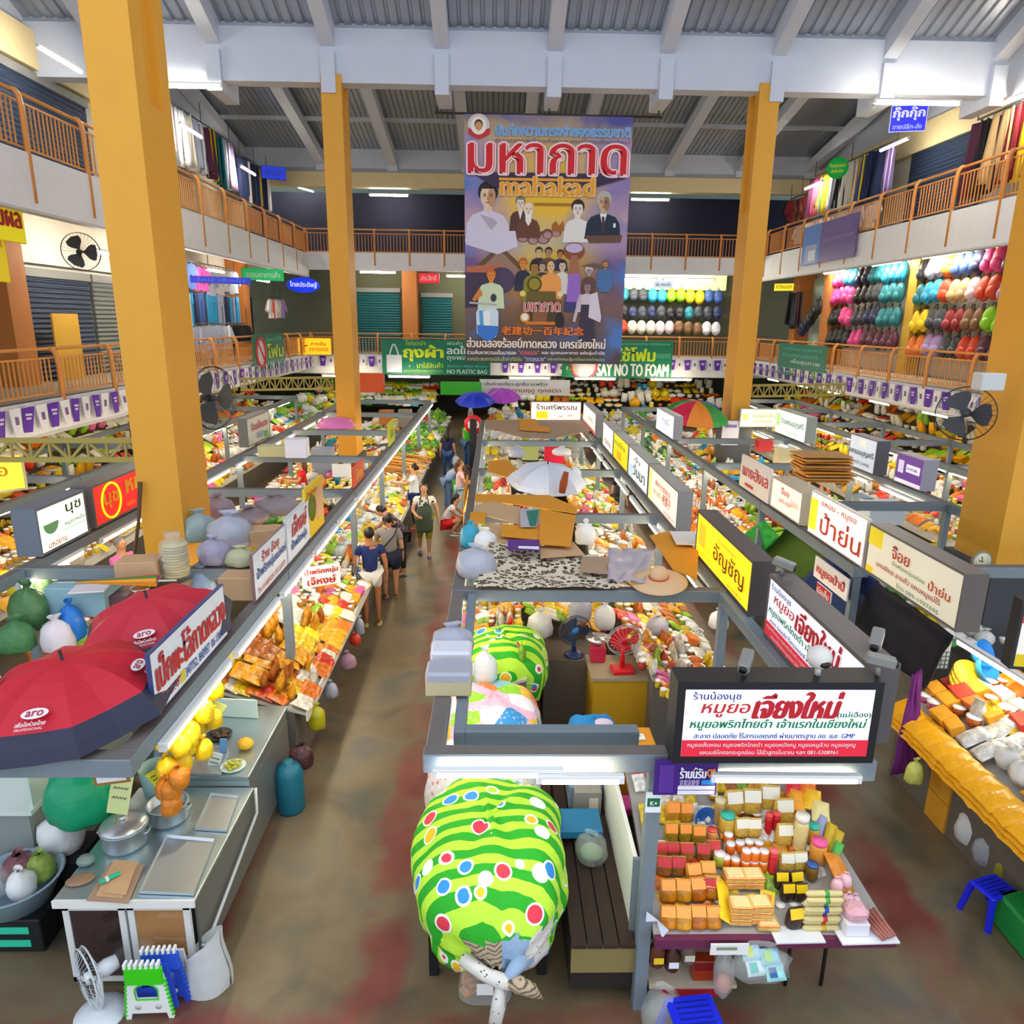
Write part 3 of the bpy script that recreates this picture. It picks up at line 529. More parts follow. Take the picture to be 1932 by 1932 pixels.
# ================================================================ the tall painted poster hanging from the brackets
def poster_material(W, H):
    m = bpy.data.materials.new('printed_poster'); m.use_nodes = True; nt = m.node_tree; b = nt.nodes['Principled BSDF']; L = nt.links.new
    tc = nt.nodes.new('ShaderNodeTexCoord'); sp = nt.nodes.new('ShaderNodeSeparateXYZ'); L(tc.outputs['Object'], sp.inputs[0])
    n = nt.nodes.new('ShaderNodeTexNoise'); n.inputs['Scale'].default_value = .9; n.inputs['Detail'].default_value = 5; n.inputs['Distortion'].default_value = 1.2
    L(tc.outputs['Object'], n.inputs['Vector'])
    def ma(op, a, bb=0):
        q = nt.nodes.new('ShaderNodeMath'); q.operation = op
        for k, v in enumerate((a, bb)):
            if isinstance(v, (int, float)): q.inputs[k].default_value = v
            else: L(v, q.inputs[k])
        return q.outputs[0]
    def ramp(src, stops):
        r = nt.nodes.new('ShaderNodeValToRGB'); e = r.color_ramp.elements
        while len(e) < len(stops): e.new(.5)
        for k, (p, c) in enumerate(stops): e[k].position = p; e[k].color = (*lin(c), 1)
        L(src, r.inputs[0]); return r.outputs[0]
    def mix(f, a, c):
        q = nt.nodes.new('ShaderNodeMix'); q.data_type = 'RGBA'; q.clamp_factor = True
        L(f, q.inputs[0]); L(a, q.inputs[6]); L(c, q.inputs[7]); return q.outputs[2]
    v = ma('ADD', ma('DIVIDE', sp.outputs[2], H), ma('MULTIPLY', ma('SUBTRACT', n.outputs[0], .5), .16))
    edge = ramp(v, [(.0, '#4a3c3c'), (.12, '#5a4a48'), (.26, '#7a5a5a'), (.42, '#6a4f86'), (.5, '#a88ab0'), (.6, '#c8a0a8'), (.72, '#8a78b0'), (.88, '#b894b8'), (.95, '#a8905a'), (1, '#4a4a9a')])
    mid = ramp(v, [(.0, '#4a3c3c'), (.14, '#5e4636'), (.3, '#a8763a'), (.45, '#d8b03c'), (.52, '#c8b890'), (.62, '#eebc1e'), (.74, '#f2c41e'), (.84, '#e6b058'), (.92, '#c8a86a'), (1, '#8a7a8a')])
    du = ma('ABSOLUTE', ma('SUBTRACT', ma('DIVIDE', sp.outputs[0], W), .48)); f = ma('SUBTRACT', 1.5, ma('MULTIPLY', ma('ADD', du, ma('MULTIPLY', ma('SUBTRACT', n.outputs[0], .5), .3)), 3.6))
    c = mix(f, edge, mid)
    # blue patches
    n2 = nt.nodes.new('ShaderNodeTexNoise'); n2.inputs['Scale'].default_value = .75; n2.inputs['Detail'].default_value = 2; L(tc.outputs['Object'], n2.inputs['Vector'])
    bl = nt.nodes.new('ShaderNodeRGB'); bl.outputs[0].default_value = (*lin('#4a78c0'), 1)
    c = mix(ma('MULTIPLY', ma('MULTIPLY', ma('SUBTRACT', n2.outputs[0], .5), 6), ma('MULTIPLY', du, 2.4)), c, bl.outputs[0])
    L(c, b.inputs['Base Color']); b.inputs['Roughness'].default_value = .55
    return m
YP = 20.45
tl, tr, br, bl_ = (py_(x, y, YP) for x, y in ((876, 215), (1195, 216), (1169, 684), (876, 684)))
PW, PH = tr.x-tl.x, tl.z-bl_.z
post = thing('poster', 'tall painted poster of old portraits with red Thai title hanging from the roof brackets', 'poster', (tl.x, YP, bl_.z))
kx = (br.x-bl_.x)/PW
MB().use(poster_material(PW, PH)).add([(0, 0, 0), (PW*kx, 0, 0), (PW, 0, PH), (0, 0, PH), (0, .02, 0), (PW*kx, .02, 0), (PW, .02, PH), (0, .02, PH)],
    [(0, 1, 2, 3), (7, 6, 5, 4), (1, 0, 4, 5), (2, 1, 5, 6), (3, 2, 6, 7), (0, 3, 7, 4)]).build('printed_sheet', None, post)
rod = MB().use(M('#3a3030', .5)).tube([(-.75, .03, PH+.02), (PW+.75, .03, PH+.02)], .03, 8)
for x in (-.68, PW*.5, PW+.66): rod.tube([(x, .03, PH+.02), (x, .03, 10.09-bl_.z)], .02, 6)
rod.build('rod', None, post)
LAY = [0]
def pp(px, py): 
    v = (684.5-py)/469; return ((px-876)/319*PW*(1+(kx-1)*0), v*PH)
def pfig(mb, pts, col):
    LAY[0] += 1; y = -.003-.0002*LAY[0]; mb.use(M(col, .6)); mb.add([(*[pp(*p)[0]], y, pp(*p)[1]) for p in pts], [tuple(range(len(pts)-1, -1, -1))] if area2([pp(*p) for p in pts]) < 0 else [tuple(range(len(pts)))])
def ell(cx, cy, rx, ry, n=18, a0=0, a1=2*pi): return [(cx+rx*cos(a0+(a1-a0)*k/n), cy+ry*sin(a0+(a1-a0)*k/n)) for k in range(n if a1-a0 > 6.2 else n+1)]
def bust(cx, cy, r, skin, hair, cloth, sw, bottom, bald=False, beard=None, collar=None, shade=None):
    """painted head and shoulders: cx, cy the middle of the face in photo pixels"""
    mb = MB()
    if hair and not bald: pfig(mb, ell(cx, cy-r*.45, r*1.08, r*1.12), hair)
    pfig(mb, [(cx-r*.4, cy+r*.6), (cx+r*.4, cy+r*.6), (cx+r*.5, cy+r*1.8), (cx-r*.5, cy+r*1.8)], skin)
    n = r*1.45
    pfig(mb, [(cx-r*.45, cy+n), (cx-sw*.75, cy+n+r*.45), (cx-sw, cy+n+r*1.3), (cx-sw*1.12, bottom), (cx+sw*1.12, bottom), (cx+sw, cy+n+r*1.3), (cx+sw*.75, cy+n+r*.45), (cx+r*.45, cy+n)], cloth)
    if collar: pfig(mb, [(cx-r*.5, cy+n), (cx, cy+n+r*1.9), (cx+r*.5, cy+n)], collar)
    pfig(mb, ell(cx, cy, r*.82, r*1.18), skin)
    if shade: pfig(mb, ell(cx+r*.38, cy+r*.1, r*.42, r*.95), shade)
    if bald and hair:
        pfig(mb, ell(cx-r*.8, cy-r*.1, r*.16, r*.5), hair); pfig(mb, ell(cx+r*.8, cy-r*.1, r*.16, r*.5), hair)
    elif hair: pfig(mb, ell(cx, cy-r*.78, r*.86, r*.52, 12, pi, 2*pi), hair)
    if beard: pfig(mb, [(cx-r*.6, cy+r*.5), (cx, cy+r*.35), (cx+r*.6, cy+r*.5), (cx+r*.5, cy+r*2), (cx, cy+r*2.8), (cx-r*.5, cy+r*2)], beard)
    for s in (-1, 1):
        pfig(mb, ell(cx+s*r*.34, cy-r*.05, r*.16, r*.07, 8), '#2e2420'); pfig(mb, ell(cx+s*r*.34, cy-r*.24, r*.22, r*.05, 8), '#4a382e')
    pfig(mb, [(cx-r*.05, cy), (cx+r*.14, cy+r*.36), (cx-r*.12, cy+r*.36)], '#a8785e'); pfig(mb, ell(cx, cy+r*.62, r*.26, r*.07, 8), '#9a5548')
    mb.build('printed_portrait', None, post)
# background shapes
mb = MB(); pfig(mb, [(888, 500), (945, 452), (1000, 500)], '#6a4c2e'); pfig(mb, [(905, 500), (945, 462), (985, 500), (985, 512), (905, 512)], '#9a7a68'); pfig(mb, [(879, 494), (948, 488), (960, 498), (879, 508)], '#c06a4a')
pfig(mb, ell(948, 520, 28, 26), '#4e3e5c'); pfig(mb, [(876, 505), (930, 505), (925, 570), (876, 575)], '#463450'); mb.build('printed_temple', None, post)
mb = MB()
pfig(mb, [(1010, 372), (1085, 372), (1085, 378), (1010, 378)], '#b07818')
for x, y, r in ((990, 435, 13), (1010, 440, 12), (1030, 437, 14), (1038, 430, 11), (1055, 427, 10), (1016, 432, 9)): pfig(mb, ell(x, y, r, r*.9), '#7a4a3a'); pfig(mb, ell(x, y+2, r*.7, r*.6), '#b08a8a')
pfig(mb, [(1046, 412), (1054, 405), (1060, 414), (1068, 404), (1072, 424), (1046, 426)], '#a8641a'); mb.build('printed_crowd', None, post)
bust(984, 374, 9, '#e8d8c8', '#8a7a6a', '#5a3428', 19, 430, collar='#f0e8e0')
bust(1000, 385, 11, '#f2dcc8', None, '#6a3e2a', 22, 438, beard='#f4ece4')
bust(1096, 383, 12, '#ece0d4', '#2a2220', '#e8e6e0', 25, 445)
bust(921, 362, 18, '#e6c8a8', '#241c1c', '#d8cfe0', 40, 446, shade='#c8946a')
mb = MB(); pfig(mb, [(878, 440), (880, 410), (905, 428), (975, 425), (980, 455), (940, 470), (878, 452)], '#d6d0e4'); pfig(mb, [(905, 395), (930, 402), (940, 410), (928, 425), (915, 408)], '#b8a8bc'); mb.build('printed_sash', None, post)
bust(1146, 370, 14, '#c8a888', '#b8b4ac', '#1e2840', 32, 438, collar='#e8ecf0', shade='#9a7456')
mb = MB(); pfig(mb, [(1143, 396), (1148, 396), (1150, 425), (1145, 428)], '#4a3030'); pfig(mb, [(1166, 408), (1171, 408), (1171, 416), (1166, 416)], '#e0e0e8'); pfig(mb, [(1112, 432), (1185, 430), (1182, 444), (1120, 446)], '#6a4a3a'); mb.build('printed_tie', None, post)
# lower group on the old car
for cx, cy, r, sk, ha, cl, sw, bo in ((1022, 465, 7, '#d8b878', '#3a2a1e', '#2c2a44', 16, 500), (1041, 465, 7, '#b08a58', '#3a2a1e', '#6a4a26', 15, 500), (1064, 468, 6, '#c07a3a', '#2a2018', '#3a2a52', 14, 500), (991, 488, 8, '#e08a3a', '#b8641e', '#2a2a44', 15, 540),
      (1029, 493, 7, '#c8a890', '#4a3a3a', '#4a3434', 13, 540), (1069, 491, 8, '#d8c0a8', '#2a2020', '#dcd8d4', 15, 545), (1014, 495, 9, '#a8763a', '#2a2018', '#8a8a1e', 21, 560), (1046, 492, 9, '#e8b888', None, '#f0a050', 21, 555),
      (1122, 500, 7, '#a89a9a', '#e0d8d8', '#6a4438', 13, 545), (1154, 487, 6, '#c88a5a', '#7a5a3a', '#4f78b0', 15, 530), (1090, 530, 8, '#f0c8a0', '#3a3058', '#3a3c70', 14, 580), (928, 512, 9, '#e88a2a', '#c86a1e', '#cfe0b8', 24, 575), (1120, 532, 8, '#9a8088', '#5a4a50', '#d8ccd4', 20, 580)):
    bust(cx, cy, r, sk, ha, cl, sw, bo)
mb = MB()
pfig(mb, ell(1091, 462, 21, 17), '#8a4a2e'); pfig(mb, ell(1091, 456, 17, 9), '#c8b8d8'); pfig(mb, [(1086, 470), (1098, 470), (1104, 515), (1080, 515)], '#a86a4a'); pfig(mb, [(1082, 505), (1104, 505), (1108, 560), (1078, 560)], '#9a6ac8')
pfig(mb, [(1105, 490), (1130, 484), (1160, 492), (1140, 494)], '#6a5a4a'); pfig(mb, [(1140, 500), (1168, 500), (1165, 540), (1142, 540)], '#4a74a8'); mb.build('printed_parasol', None, post)
mb = MB()
pfig(mb, [(1000, 540), (1056, 540), (1060, 566), (998, 566)], '#6a5a1e'); pfig(mb, ell(1014, 526, 15, 15), '#5a4a1e'); pfig(mb, ell(1014, 526, 11, 11), '#9a8a1e'); pfig(mb, [(992, 560), (1068, 560), (1064, 606), (1000, 606)], '#4a3a26')
pfig(mb, [(1012, 575), (1042, 575), (1040, 602), (1012, 602)], '#8a5a3a'); pfig(mb, ell(996, 592, 10, 10), '#e89a2a'); pfig(mb, ell(996, 591, 7, 7), '#f4f0e0'); pfig(mb, ell(1066, 545, 6, 6), '#e8d8b0'); pfig(mb, ell(991, 545, 6, 6), '#e8d070')
pfig(mb, [(998, 600), (1062, 600), (1062, 606), (998, 606)], '#d87a2a'); pfig(mb, ell(1066, 598, 9, 18), '#2a2226'); mb.build('printed_car', None, post)
mb = MB(); sc_ = [(903, 574), (938, 574), (943, 582), (943, 622), (938, 632), (920, 640), (900, 625), (898, 584)]
pfig(mb, sc_, '#cfe4f2'); pfig(mb, [(904, 580), (916, 578), (914, 625), (906, 615)], '#5aa0d8'); pfig(mb, [(912, 580), (926, 580), (926, 620), (914, 620)], '#eef4f0'); pfig(mb, [(900, 608), (943, 610), (943, 624), (925, 645), (902, 628)], '#3a78d0')
pfig(mb, [(885, 562), (940, 566), (940, 570), (885, 566)], '#b8b8b8'); pfig(mb, [(905, 535), (890, 558), (896, 562), (912, 548)], '#d8822a'); pfig(mb, ell(933, 554, 6, 8), '#3a3a4a'); mb.build('printed_scooter', None, post)
mb = MB(); pfig(mb, [(1108, 565), (1132, 565), (1140, 645), (1122, 640), (1118, 645), (1106, 640)], '#3e3448'); pfig(mb, [(1126, 545), (1140, 540), (1150, 590), (1148, 600), (1124, 590)], '#dcd4e4'); pfig(mb, [(1104, 545), (1110, 545), (1098, 600), (1092, 598)], '#c8b8c8'); mb.build('printed_walker', None, post)
# round badge at the top left
mb = MB(); pfig(mb, ell(903, 236, 21, 21), '#d8ccc4'); pfig(mb, [(884, 240), (903, 248), (924, 240), (924, 250), (903, 260), (884, 250)], '#d02a24'); pfig(mb, ell(903, 236, 15, 16), '#f6eee4'); pfig(mb, ell(903, 234, 8, 9), '#4a2a1a'); pfig(mb, ell(903, 237, 6.5, 8), '#d09a5a'); mb.build('printed_badge', None, post)
# the writing
def ptext(s, x0, y0, x1, y1, col, bold=.02, sl=0, outline=None, ow=.04):
    (a, b), (c, d) = pp(x0, y1), pp(x1, y0); LAY[0] += 3
    if outline:
        mb = MB().use(M(outline, .6)); q = ow*(d-b)
        for k in range(8): put_text(mb, s, a+q*cos(k*pi/4), b+q*sin(k*pi/4), c+q*cos(k*pi/4), d+q*sin(k*pi/4), -.004-.0002*LAY[0]-.0002*k, bold, sl)
        mb.build('lettering', None, post); LAY[0] += 8
    put_text(MB().use(M(col, .6)), s, a, b, c, d, -.004-.0002*LAY[0], bold, sl).build('lettering', None, post); LAY[0] += 4
mb = MB(); pfig(mb, [(890, 318), (1187, 318), (1187, 325), (1130, 342), (1040, 352), (990, 352), (930, 345)], '#3a2a4a'); mb.build('printed_shadow', None, post)
ptext('บันทึกความทรงจำของธรรมชาติ', 935, 233, 1190, 252, '#5a9ad8', .02, 0, '#9ac0e8', .05)
ptext('ความทรงจำแห่งตลาดเมืองเชียงใหม่', 935, 256, 1190, 264, '#6a5a8a', .01)
ptext('มหากาด', 886, 268, 1186, 322, '#d6151f', .07, 0, '#f6d8d8', .06)
mb = MB(); pfig(mb, [(942, 328), (1129, 328), (1128, 333), (942, 333)], '#f0a020'); mb.build('printed_bar', None, post)
ptext('mahakad', 946, 326, 1126, 360, '#f0a020', .06, 0, '#f8d8a0', .03)
ptext('มหากาด', 994, 562, 1066, 580, '#c8504a', .03, 0, '#f4d8d0', .05)
ptext('老建功一百年紀念', 950, 610, 1115, 627, '#f07a1a', .04)
ptext('ฮ่วมฉลองร้อยปี๋กาดหลวง นครเจียงใหม่', 880, 633, 1160, 653, '#f4e4d0', .04)
ptext('ร่วมค้นหาความเป็นมาของ', 880, 658, 979, 667, '#e8e4e4', .03); ptext('“กาดหลวง”', 984, 658, 1026, 667, '#d86a6a', .03); ptext('และ ชุมชนมหากาด แห่งลุ่มน้ำปิง', 1032, 658, 1160, 667, '#e8e4e4', .03)
ptext('จากประสบการณ์อันล้ำค่าที่มีต่อ', 880, 671, 991, 680, '#a8c88a', .02); ptext('“กาดหลวง”', 996, 671, 1040, 680, '#a8b8e8', .03); ptext('และเหล่าคณะผู้มาเยือนจากต่างแดน', 1044, 671, 1160, 680, '#a8c88a', .02)
# ================================================================ goods that repeat over the stalls
WRAP = own_colour('clear_wrap', .22, bump=.6, scale=14, speck=.5)
PLAIN = own_colour('plain_plastic', .35, bump=.1, scale=10)
FOOD = own_colour('food_surface', .5, bump=.8, scale=40, speck=.6)
CARD = own_colour('printed_card', .6, bump=.05, scale=10, speck=.2)
SACKM = own_colour('thin_plastic', .25, alpha=.82, bump=.8, scale=12, speck=.25)
WHITEP = M('#f2f2f0', .35); GOLDP = mat('gold_lid', '#e8b83a', .25, metal=.6)
def pillow(mb, w, d, h, n=6, crimp=.0):
    """a filled packet lying flat: thick in the middle, sealed at both ends"""
    def f(u, v, s):
        x, y = (u-.5)*w, (v-.5)*d; k = (1-(2*u-1)**4)*(1-(2*v-1)**4)
        return (x*(1-.06*(1-abs(2*v-1))), y, h/2+s*h/2*max(0, k)**.5)
    mb.sheet(n, n, lambda u, v: f(u, v, 1)); mb.sheet(n, n, lambda u, v: f(1-u, v, -1)); return mb
def k_packet(mb): return pillow(mb.use(WRAP), .2, .26, .085)
def k_bag(mb):
    mb.use(WRAP); n = 10; vs = []; pr = [(1, 1, 0), (1.06, 1.1, .05), (1.04, 1.05, .12), (.98, .6, .18), (.95, .12, .215), (.98, .08, .24)]
    for sx, sy, z in pr:
        for i in range(n): a = 2*pi*i/n; q = (abs(cos(a))**3+abs(sin(a))**3)**(-1/3); vs.append((.078*sx*q*cos(a), .05*sy*q*sin(a), z))
    return mb.add(vs, [(k*n+i, k*n+(i+1) % n, (k+1)*n+(i+1) % n, (k+1)*n+i) for k in range(5) for i in range(n)]+[tuple(range(n-1, -1, -1)), tuple(range(5*n, 6*n))], True)
def k_jar(mb): return mb.use(FOOD).lathe([(.0, 0), (.046, .0), (.05, .012), (.05, .085), (.042, .1)], 10).use(WHITEP).lathe([(.044, .1), (.046, .122), (0, .124)], 10)
def k_bottle(mb): return mb.use(PLAIN).lathe([(0, 0), (.033, 0), (.035, .1), (.03, .15), (.013, .19), (.013, .21)], 8).use(WHITEP).lathe([(.016, .205), (.016, .235), (0, .236)], 8)
def k_carton(mb): return mb.use(CARD).box(-.1, .1, -.07, .07, 0, .1, .004)
def k_bowl(mb): return mb.use(WHITEP).lathe([(.0, 0), (.07, 0), (.12, .06), (.115, .06), (.07, .02)], 12).use(FOOD).lathe([(.108, .05), (.06, .085), (0, .1)], 12)
def k_fruit(mb): return mb.use(FOOD).ball((0, 0, .045), (.055, .055, .045), 8, 6)
def k_sack(mb): return mb.use(SACKM).lathe([(0, 0), (.1, .004), (.13, .07), (.118, .14), (.07, .185), (.022, .2), (.02, .21), (.045, .228), (.06, .24)], 10)
def k_bunch(mb):
    mb.use(FOOD)
    for k in range(7):
        a = k*.9; mb.tube([(0, 0, .02), (.09*cos(a), .09*sin(a), .06+.02*(k % 3)), (.16*cos(a+.2), .16*sin(a+.2), .05)], [.02, .03, .006], 5)
    return mb
def k_tub(mb): return mb.use(FOOD).lathe([(0, 0), (.05, 0), (.06, .07)], 10).use(WHITEP).lathe([(.063, .07), (.063, .08), (0, .082)], 10)
KINDS = {'packet': (k_packet, 'snack_packet', 'snack packet', 'packet'), 'bag': (k_bag, 'snack_bag', 'upright snack bag', 'bag of snacks'), 'jar': (k_jar, 'food_jar', 'white lidded jar', 'jar'),
    'bottle': (k_bottle, 'sauce_bottle', 'slim sauce bottle', 'bottle'), 'carton': (k_carton, 'food_carton', 'small carton', 'carton'), 'bowl': (k_bowl, 'food_bowl', 'heaped white bowl', 'bowl'),
    'fruit': (k_fruit, 'round_fruit', 'round fruit', 'fruit'), 'sack': (k_sack, 'plastic_sack', 'tied plastic sack', 'plastic bag'), 'bunch': (k_bunch, 'vegetable_bunch', 'bunch of vegetables', 'vegetables'), 'tub': (k_tub, 'food_tub', 'white lidded tub', 'tub')}
NAMES = {'#f2a81c': 'golden', '#e8781c': 'orange', '#f4cf22': 'yellow', '#d83a24': 'red', '#8fbf2a': 'green', '#f2ead8': 'cream', '#b8641e': 'brown', '#f6f4ee': 'white', '#e86aa0': 'pink', '#4f9a3a': 'leaf green', '#5a2a1a': 'dark brown', '#2a8fc0': 'blue', '#8a4aa8': 'purple', '#cdd6d8': 'pale grey', '#2f6a34': 'dark green', '#30d0a8': 'mint'}
SNACK = [('#f2a81c', 5), ('#e8781c', 3), ('#f4cf22', 4), ('#f2ead8', 1.5), ('#b8641e', .8), ('#d83a24', .3)]
MIXED = [('#f2a81c', 4), ('#e8781c', 2), ('#f4cf22', 4), ('#f2ead8', 4), ('#d83a24', 2), ('#8fbf2a', 2), ('#f6f4ee', 3), ('#b8641e', 2), ('#e86aa0', 1)]
GREENS = [('#8fbf2a', 4), ('#4f9a3a', 4), ('#f4cf22', 2), ('#f6f4ee', 2), ('#d83a24', 1), ('#f2ead8', 2)]
PALE = [('#f6f4ee', 4), ('#f2ead8', 4), ('#f4cf22', 3), ('#cdd6d8', 2), ('#e8781c', 1), ('#8fbf2a', 1), ('#2a8fc0', 1)]
REDS = [('#d83a24', 3), ('#e8781c', 2), ('#b8641e', 2), ('#f2a81c', 2), ('#5a2a1a', 1)]
REQ = []
def want(kind, P, colour, place, scale=1, rot=None):
    """rot: a rotation matrix (3x3) or an angle about z"""
    R_ = Matrix.Rotation(rot, 3, 'Z') if isinstance(rot, (int, float)) else (rot or Matrix.Identity(3))
    P = Vector(P)
    if any(abs(P.x-a) < .5 and abs(P.y-b) < .7 for a in (XC, XD) for b in (YC1, YC2)): return
    REQ.append(((P-Vector((0, 0, EYE))).length, kind, P, R_.to_euler(), scale, colour, place))
def pick(rng, pairs):
    t = rng.random()*sum(w for _, w in pairs)
    for a, w in pairs:
        t -= w
        if t <= 0: return a
    return pairs[-1][0]
def display(place, A, B, C, nu, nv, kinds, pal, size=1, seed=0, clump=2, yaw=.25, lift=.0, keep=.96, D=None, bump=.0):
    """goods in nu x nv places on a sloping shelf; A-B along the stall, A-C from its low front up to its back"""
    rng = random.Random(seed); A, B, C = Vector(A), Vector(B), Vector(C); U, V = B-A, C-A; W = (Vector(D)-A-U-V) if D is not None else Vector((0, 0, 0))
    ex = U.normalized(); nz = ex.cross(V).normalized()
    if nz.z < 0: nz = -nz; ex = -ex
    ey = nz.cross(ex); base = Matrix((ex, ey, nz)).transposed(); memo = {}
    for j in range(nv):
        for i in range(nu):
            key = (i//clump, j//max(1, clump//2+clump % 2))
            if key not in memo: memo[key] = (pick(rng, kinds), pick(rng, pal))
            kd, col = memo[key]
            if rng.random() < .12: col = pick(rng, pal)
            if rng.random() > keep: continue
            u = (i+.5+rng.uniform(-.12, .12))/nu; v = (j+.5+rng.uniform(-.12, .12))/nv
            P = A+U*u+V*v+W*u*v+nz*(lift+bump*rng.random())
            s = size*rng.uniform(.88, 1.12)
            if kd in ('jar', 'bottle', 'tub', 'bowl', 'fruit', 'sack', 'bunch', 'carton'): R_ = Matrix.Rotation(rng.uniform(0, 6.28), 3, 'Z') if kd != 'carton' else base @ Matrix.Rotation(rng.uniform(-.2, .2), 3, 'Z')
            elif kd == 'bag': R_ = base @ Matrix.Rotation(rng.uniform(-.4, .1), 3, 'X') @ Matrix.Rotation(rng.uniform(-.3, .3), 3, 'Y')
            else: R_ = base @ Matrix.Rotation(rng.uniform(-yaw, yaw), 3, 'Z') @ Matrix.Rotation(rng.uniform(.0, .35), 3, 'X') @ Matrix.Rotation(rng.uniform(-.2, .2), 3, 'Y')
            want(kd, P, col, place, s, R_)
INDIV = 285
def make_goods():
    REQ.sort(key=lambda r: r[0]); count = {}; proto = {}; rest = {}
    for d, kd, P, eu, s, col, place in REQ:
        fn, nm, phrase, cat = KINDS[kd]; n = count.get(kd, 0); count[kd] = n+1
        if n < INDIV:
            if kd not in proto: proto[kd] = fn(MB()).mesh(nm)
            o = bpy.data.objects.new(nm, proto[kd]); COL.objects.link(o); o.location = P; o.rotation_euler = eu; o.scale = (s, s, s); o.color = (*lin(col), 1)
            tag(o, '%s %s %s' % (NAMES[col], phrase, place), cat, '%s %s %s' % (NAMES[col], phrase, place))
        else: rest.setdefault(kd, []).append((P, eu, s, col))
    for kd, items in rest.items():
        fn, nm, phrase, cat = KINDS[kd]; big = MB(); src = MB(); fn(src); dyn = {WRAP, PLAIN, FOOD, CARD, SACKM}
        for P, eu, s, col in items:
            T = Matrix.Translation(P) @ eu.to_matrix().to_4x4() @ Matrix.Scale(s, 4); base = len(big.v); big.v += [tuple(T @ Vector(p)) for p in src.v]
            for f, mi, sm in zip(src.f, src.mi, src.sm):
                m = src.mats[mi]
                if m in dyn: m = mat(m.name+'_'+NAMES[col].replace(' ', '_'), col, .3, var=.35, scale=25, bump=.4)
                big.use(m); big.f.append(tuple(base+i for i in f)); big.mi.append(big.cm); big.sm.append(sm)
        tag(big.build(nm), 'distant mass of %s on the far stalls' % (phrase+'s'), cat, None, 'stuff')
# ================================================================ stall frames, lamps, counters
GREY = mat('grey_beam_paint', '#76828a', .5, var=.1, scale=3); TOPG = mat('dusty_beam_top', '#6f6864', .8, var=.15, scale=5)
ZB = 2.1
def frame(label, xs, ys, skip=(), last=True, z=ZB, nobeam=()):
    t = thing('steel_stall', label, 'stall frame', (xs[0], ys[0], 0))
    o = Vector((xs[0], ys[0], 0)); bm = lambda x0, x1, y0, y1, z0, z1: MB().use(GREY).box(x0-o.x, x1-o.x, y0-o.y, y1-o.y, z0, z1, .006).use(TOPG).box(x0-o.x+.006, x1-o.x-.006, y0-o.y+.006, y1-o.y-.006, z1, z1+.003).build('beam', None, t)
    for y in (ys if last else ys[:-1]): bm(xs[0]-.07, xs[-1]+.07, y-.06, y+.06, z-.13, z)
    for x in xs:
        if x in nobeam: continue
        for a, b in zip(ys, ys[1:]): bm(x-.06, x+.06, a+.065, b-.065, z-.13, z-.004)
    for x in xs:
        for y in (ys if last else ys[:-1]):
            if (x, y) in skip: continue
            MB().use(GREY).box(x-o.x-.045, x-o.x+.045, y-o.y-.045, y-o.y+.045, 0, z-.13).build('post', None, t)
    return t
YC = [4.15, 7.1, 10.15, 13.4, 16.8, 20.2]; YL = [4.1, 7.7, 11.6, 14.6, 18.2, 21.8, 25.4]; YR = [5.0, 7.9, 11.0, 14.2, 17.4, 20.6, 24]
frame('grey steel frame over the middle stalls between the two front aisles', [-.39, 1.06], YC[:2], [(-.39, 4.15)], False, ZB, (1.06,))
q = MB().use(GREY).box(-.2, 1.0, 4.4, 4.5, ZB-.16, ZB-.02, .005).box(-.28, -.2, 4.4, 7.0, ZB-.14, ZB-.02, .005).build('inner_beam'); q.parent = bpy.data.objects['steel_stall']; q.location -= q.parent.location
frame('grey steel frame over the middle stalls behind the animal print cloth', [-.39, 2.42], YC[1:])
frame('grey steel frame over the stalls left of the main aisle', [-5.25, -2.36], YL, [(-2.36, 4.1), (-5.25, 4.1)])
frame('grey steel frame over the stalls right of the second aisle', [4.22, 7.2], [7.9, 11.0, 14.2, 17.4, 20.6, 24])
frame('grey steel frame over the far left stalls under the balcony edge', [-9.6, -7.3], [9.0, 12.5, 16, 19.5, 23, 26.5])
frame('grey steel frame over the far right stalls under the balcony edge', [9.2, 11.2], [11, 14.2, 17.4, 20.6, 24, 27])
# two slim side walls of the front stall: the rail that carries the front sign
t = thing('steel_stall', 'grey steel corner beam carrying the black and the side lightbox signs', 'stall frame', (1.12, 4.15, 0))
MB().use(GREY).box(.02, 1.36, -.1, .08, 1.93, ZB-.02, .006).build('beam', None, t); MB().use(GREY).box(1.22, 1.34, .09, 2.9, 1.97, ZB-.01, .006).build('beam', None, t); MB().use(GREY).box(1.23, 1.33, 1.2, 1.3, 0, 1.97).build('post', None, t)
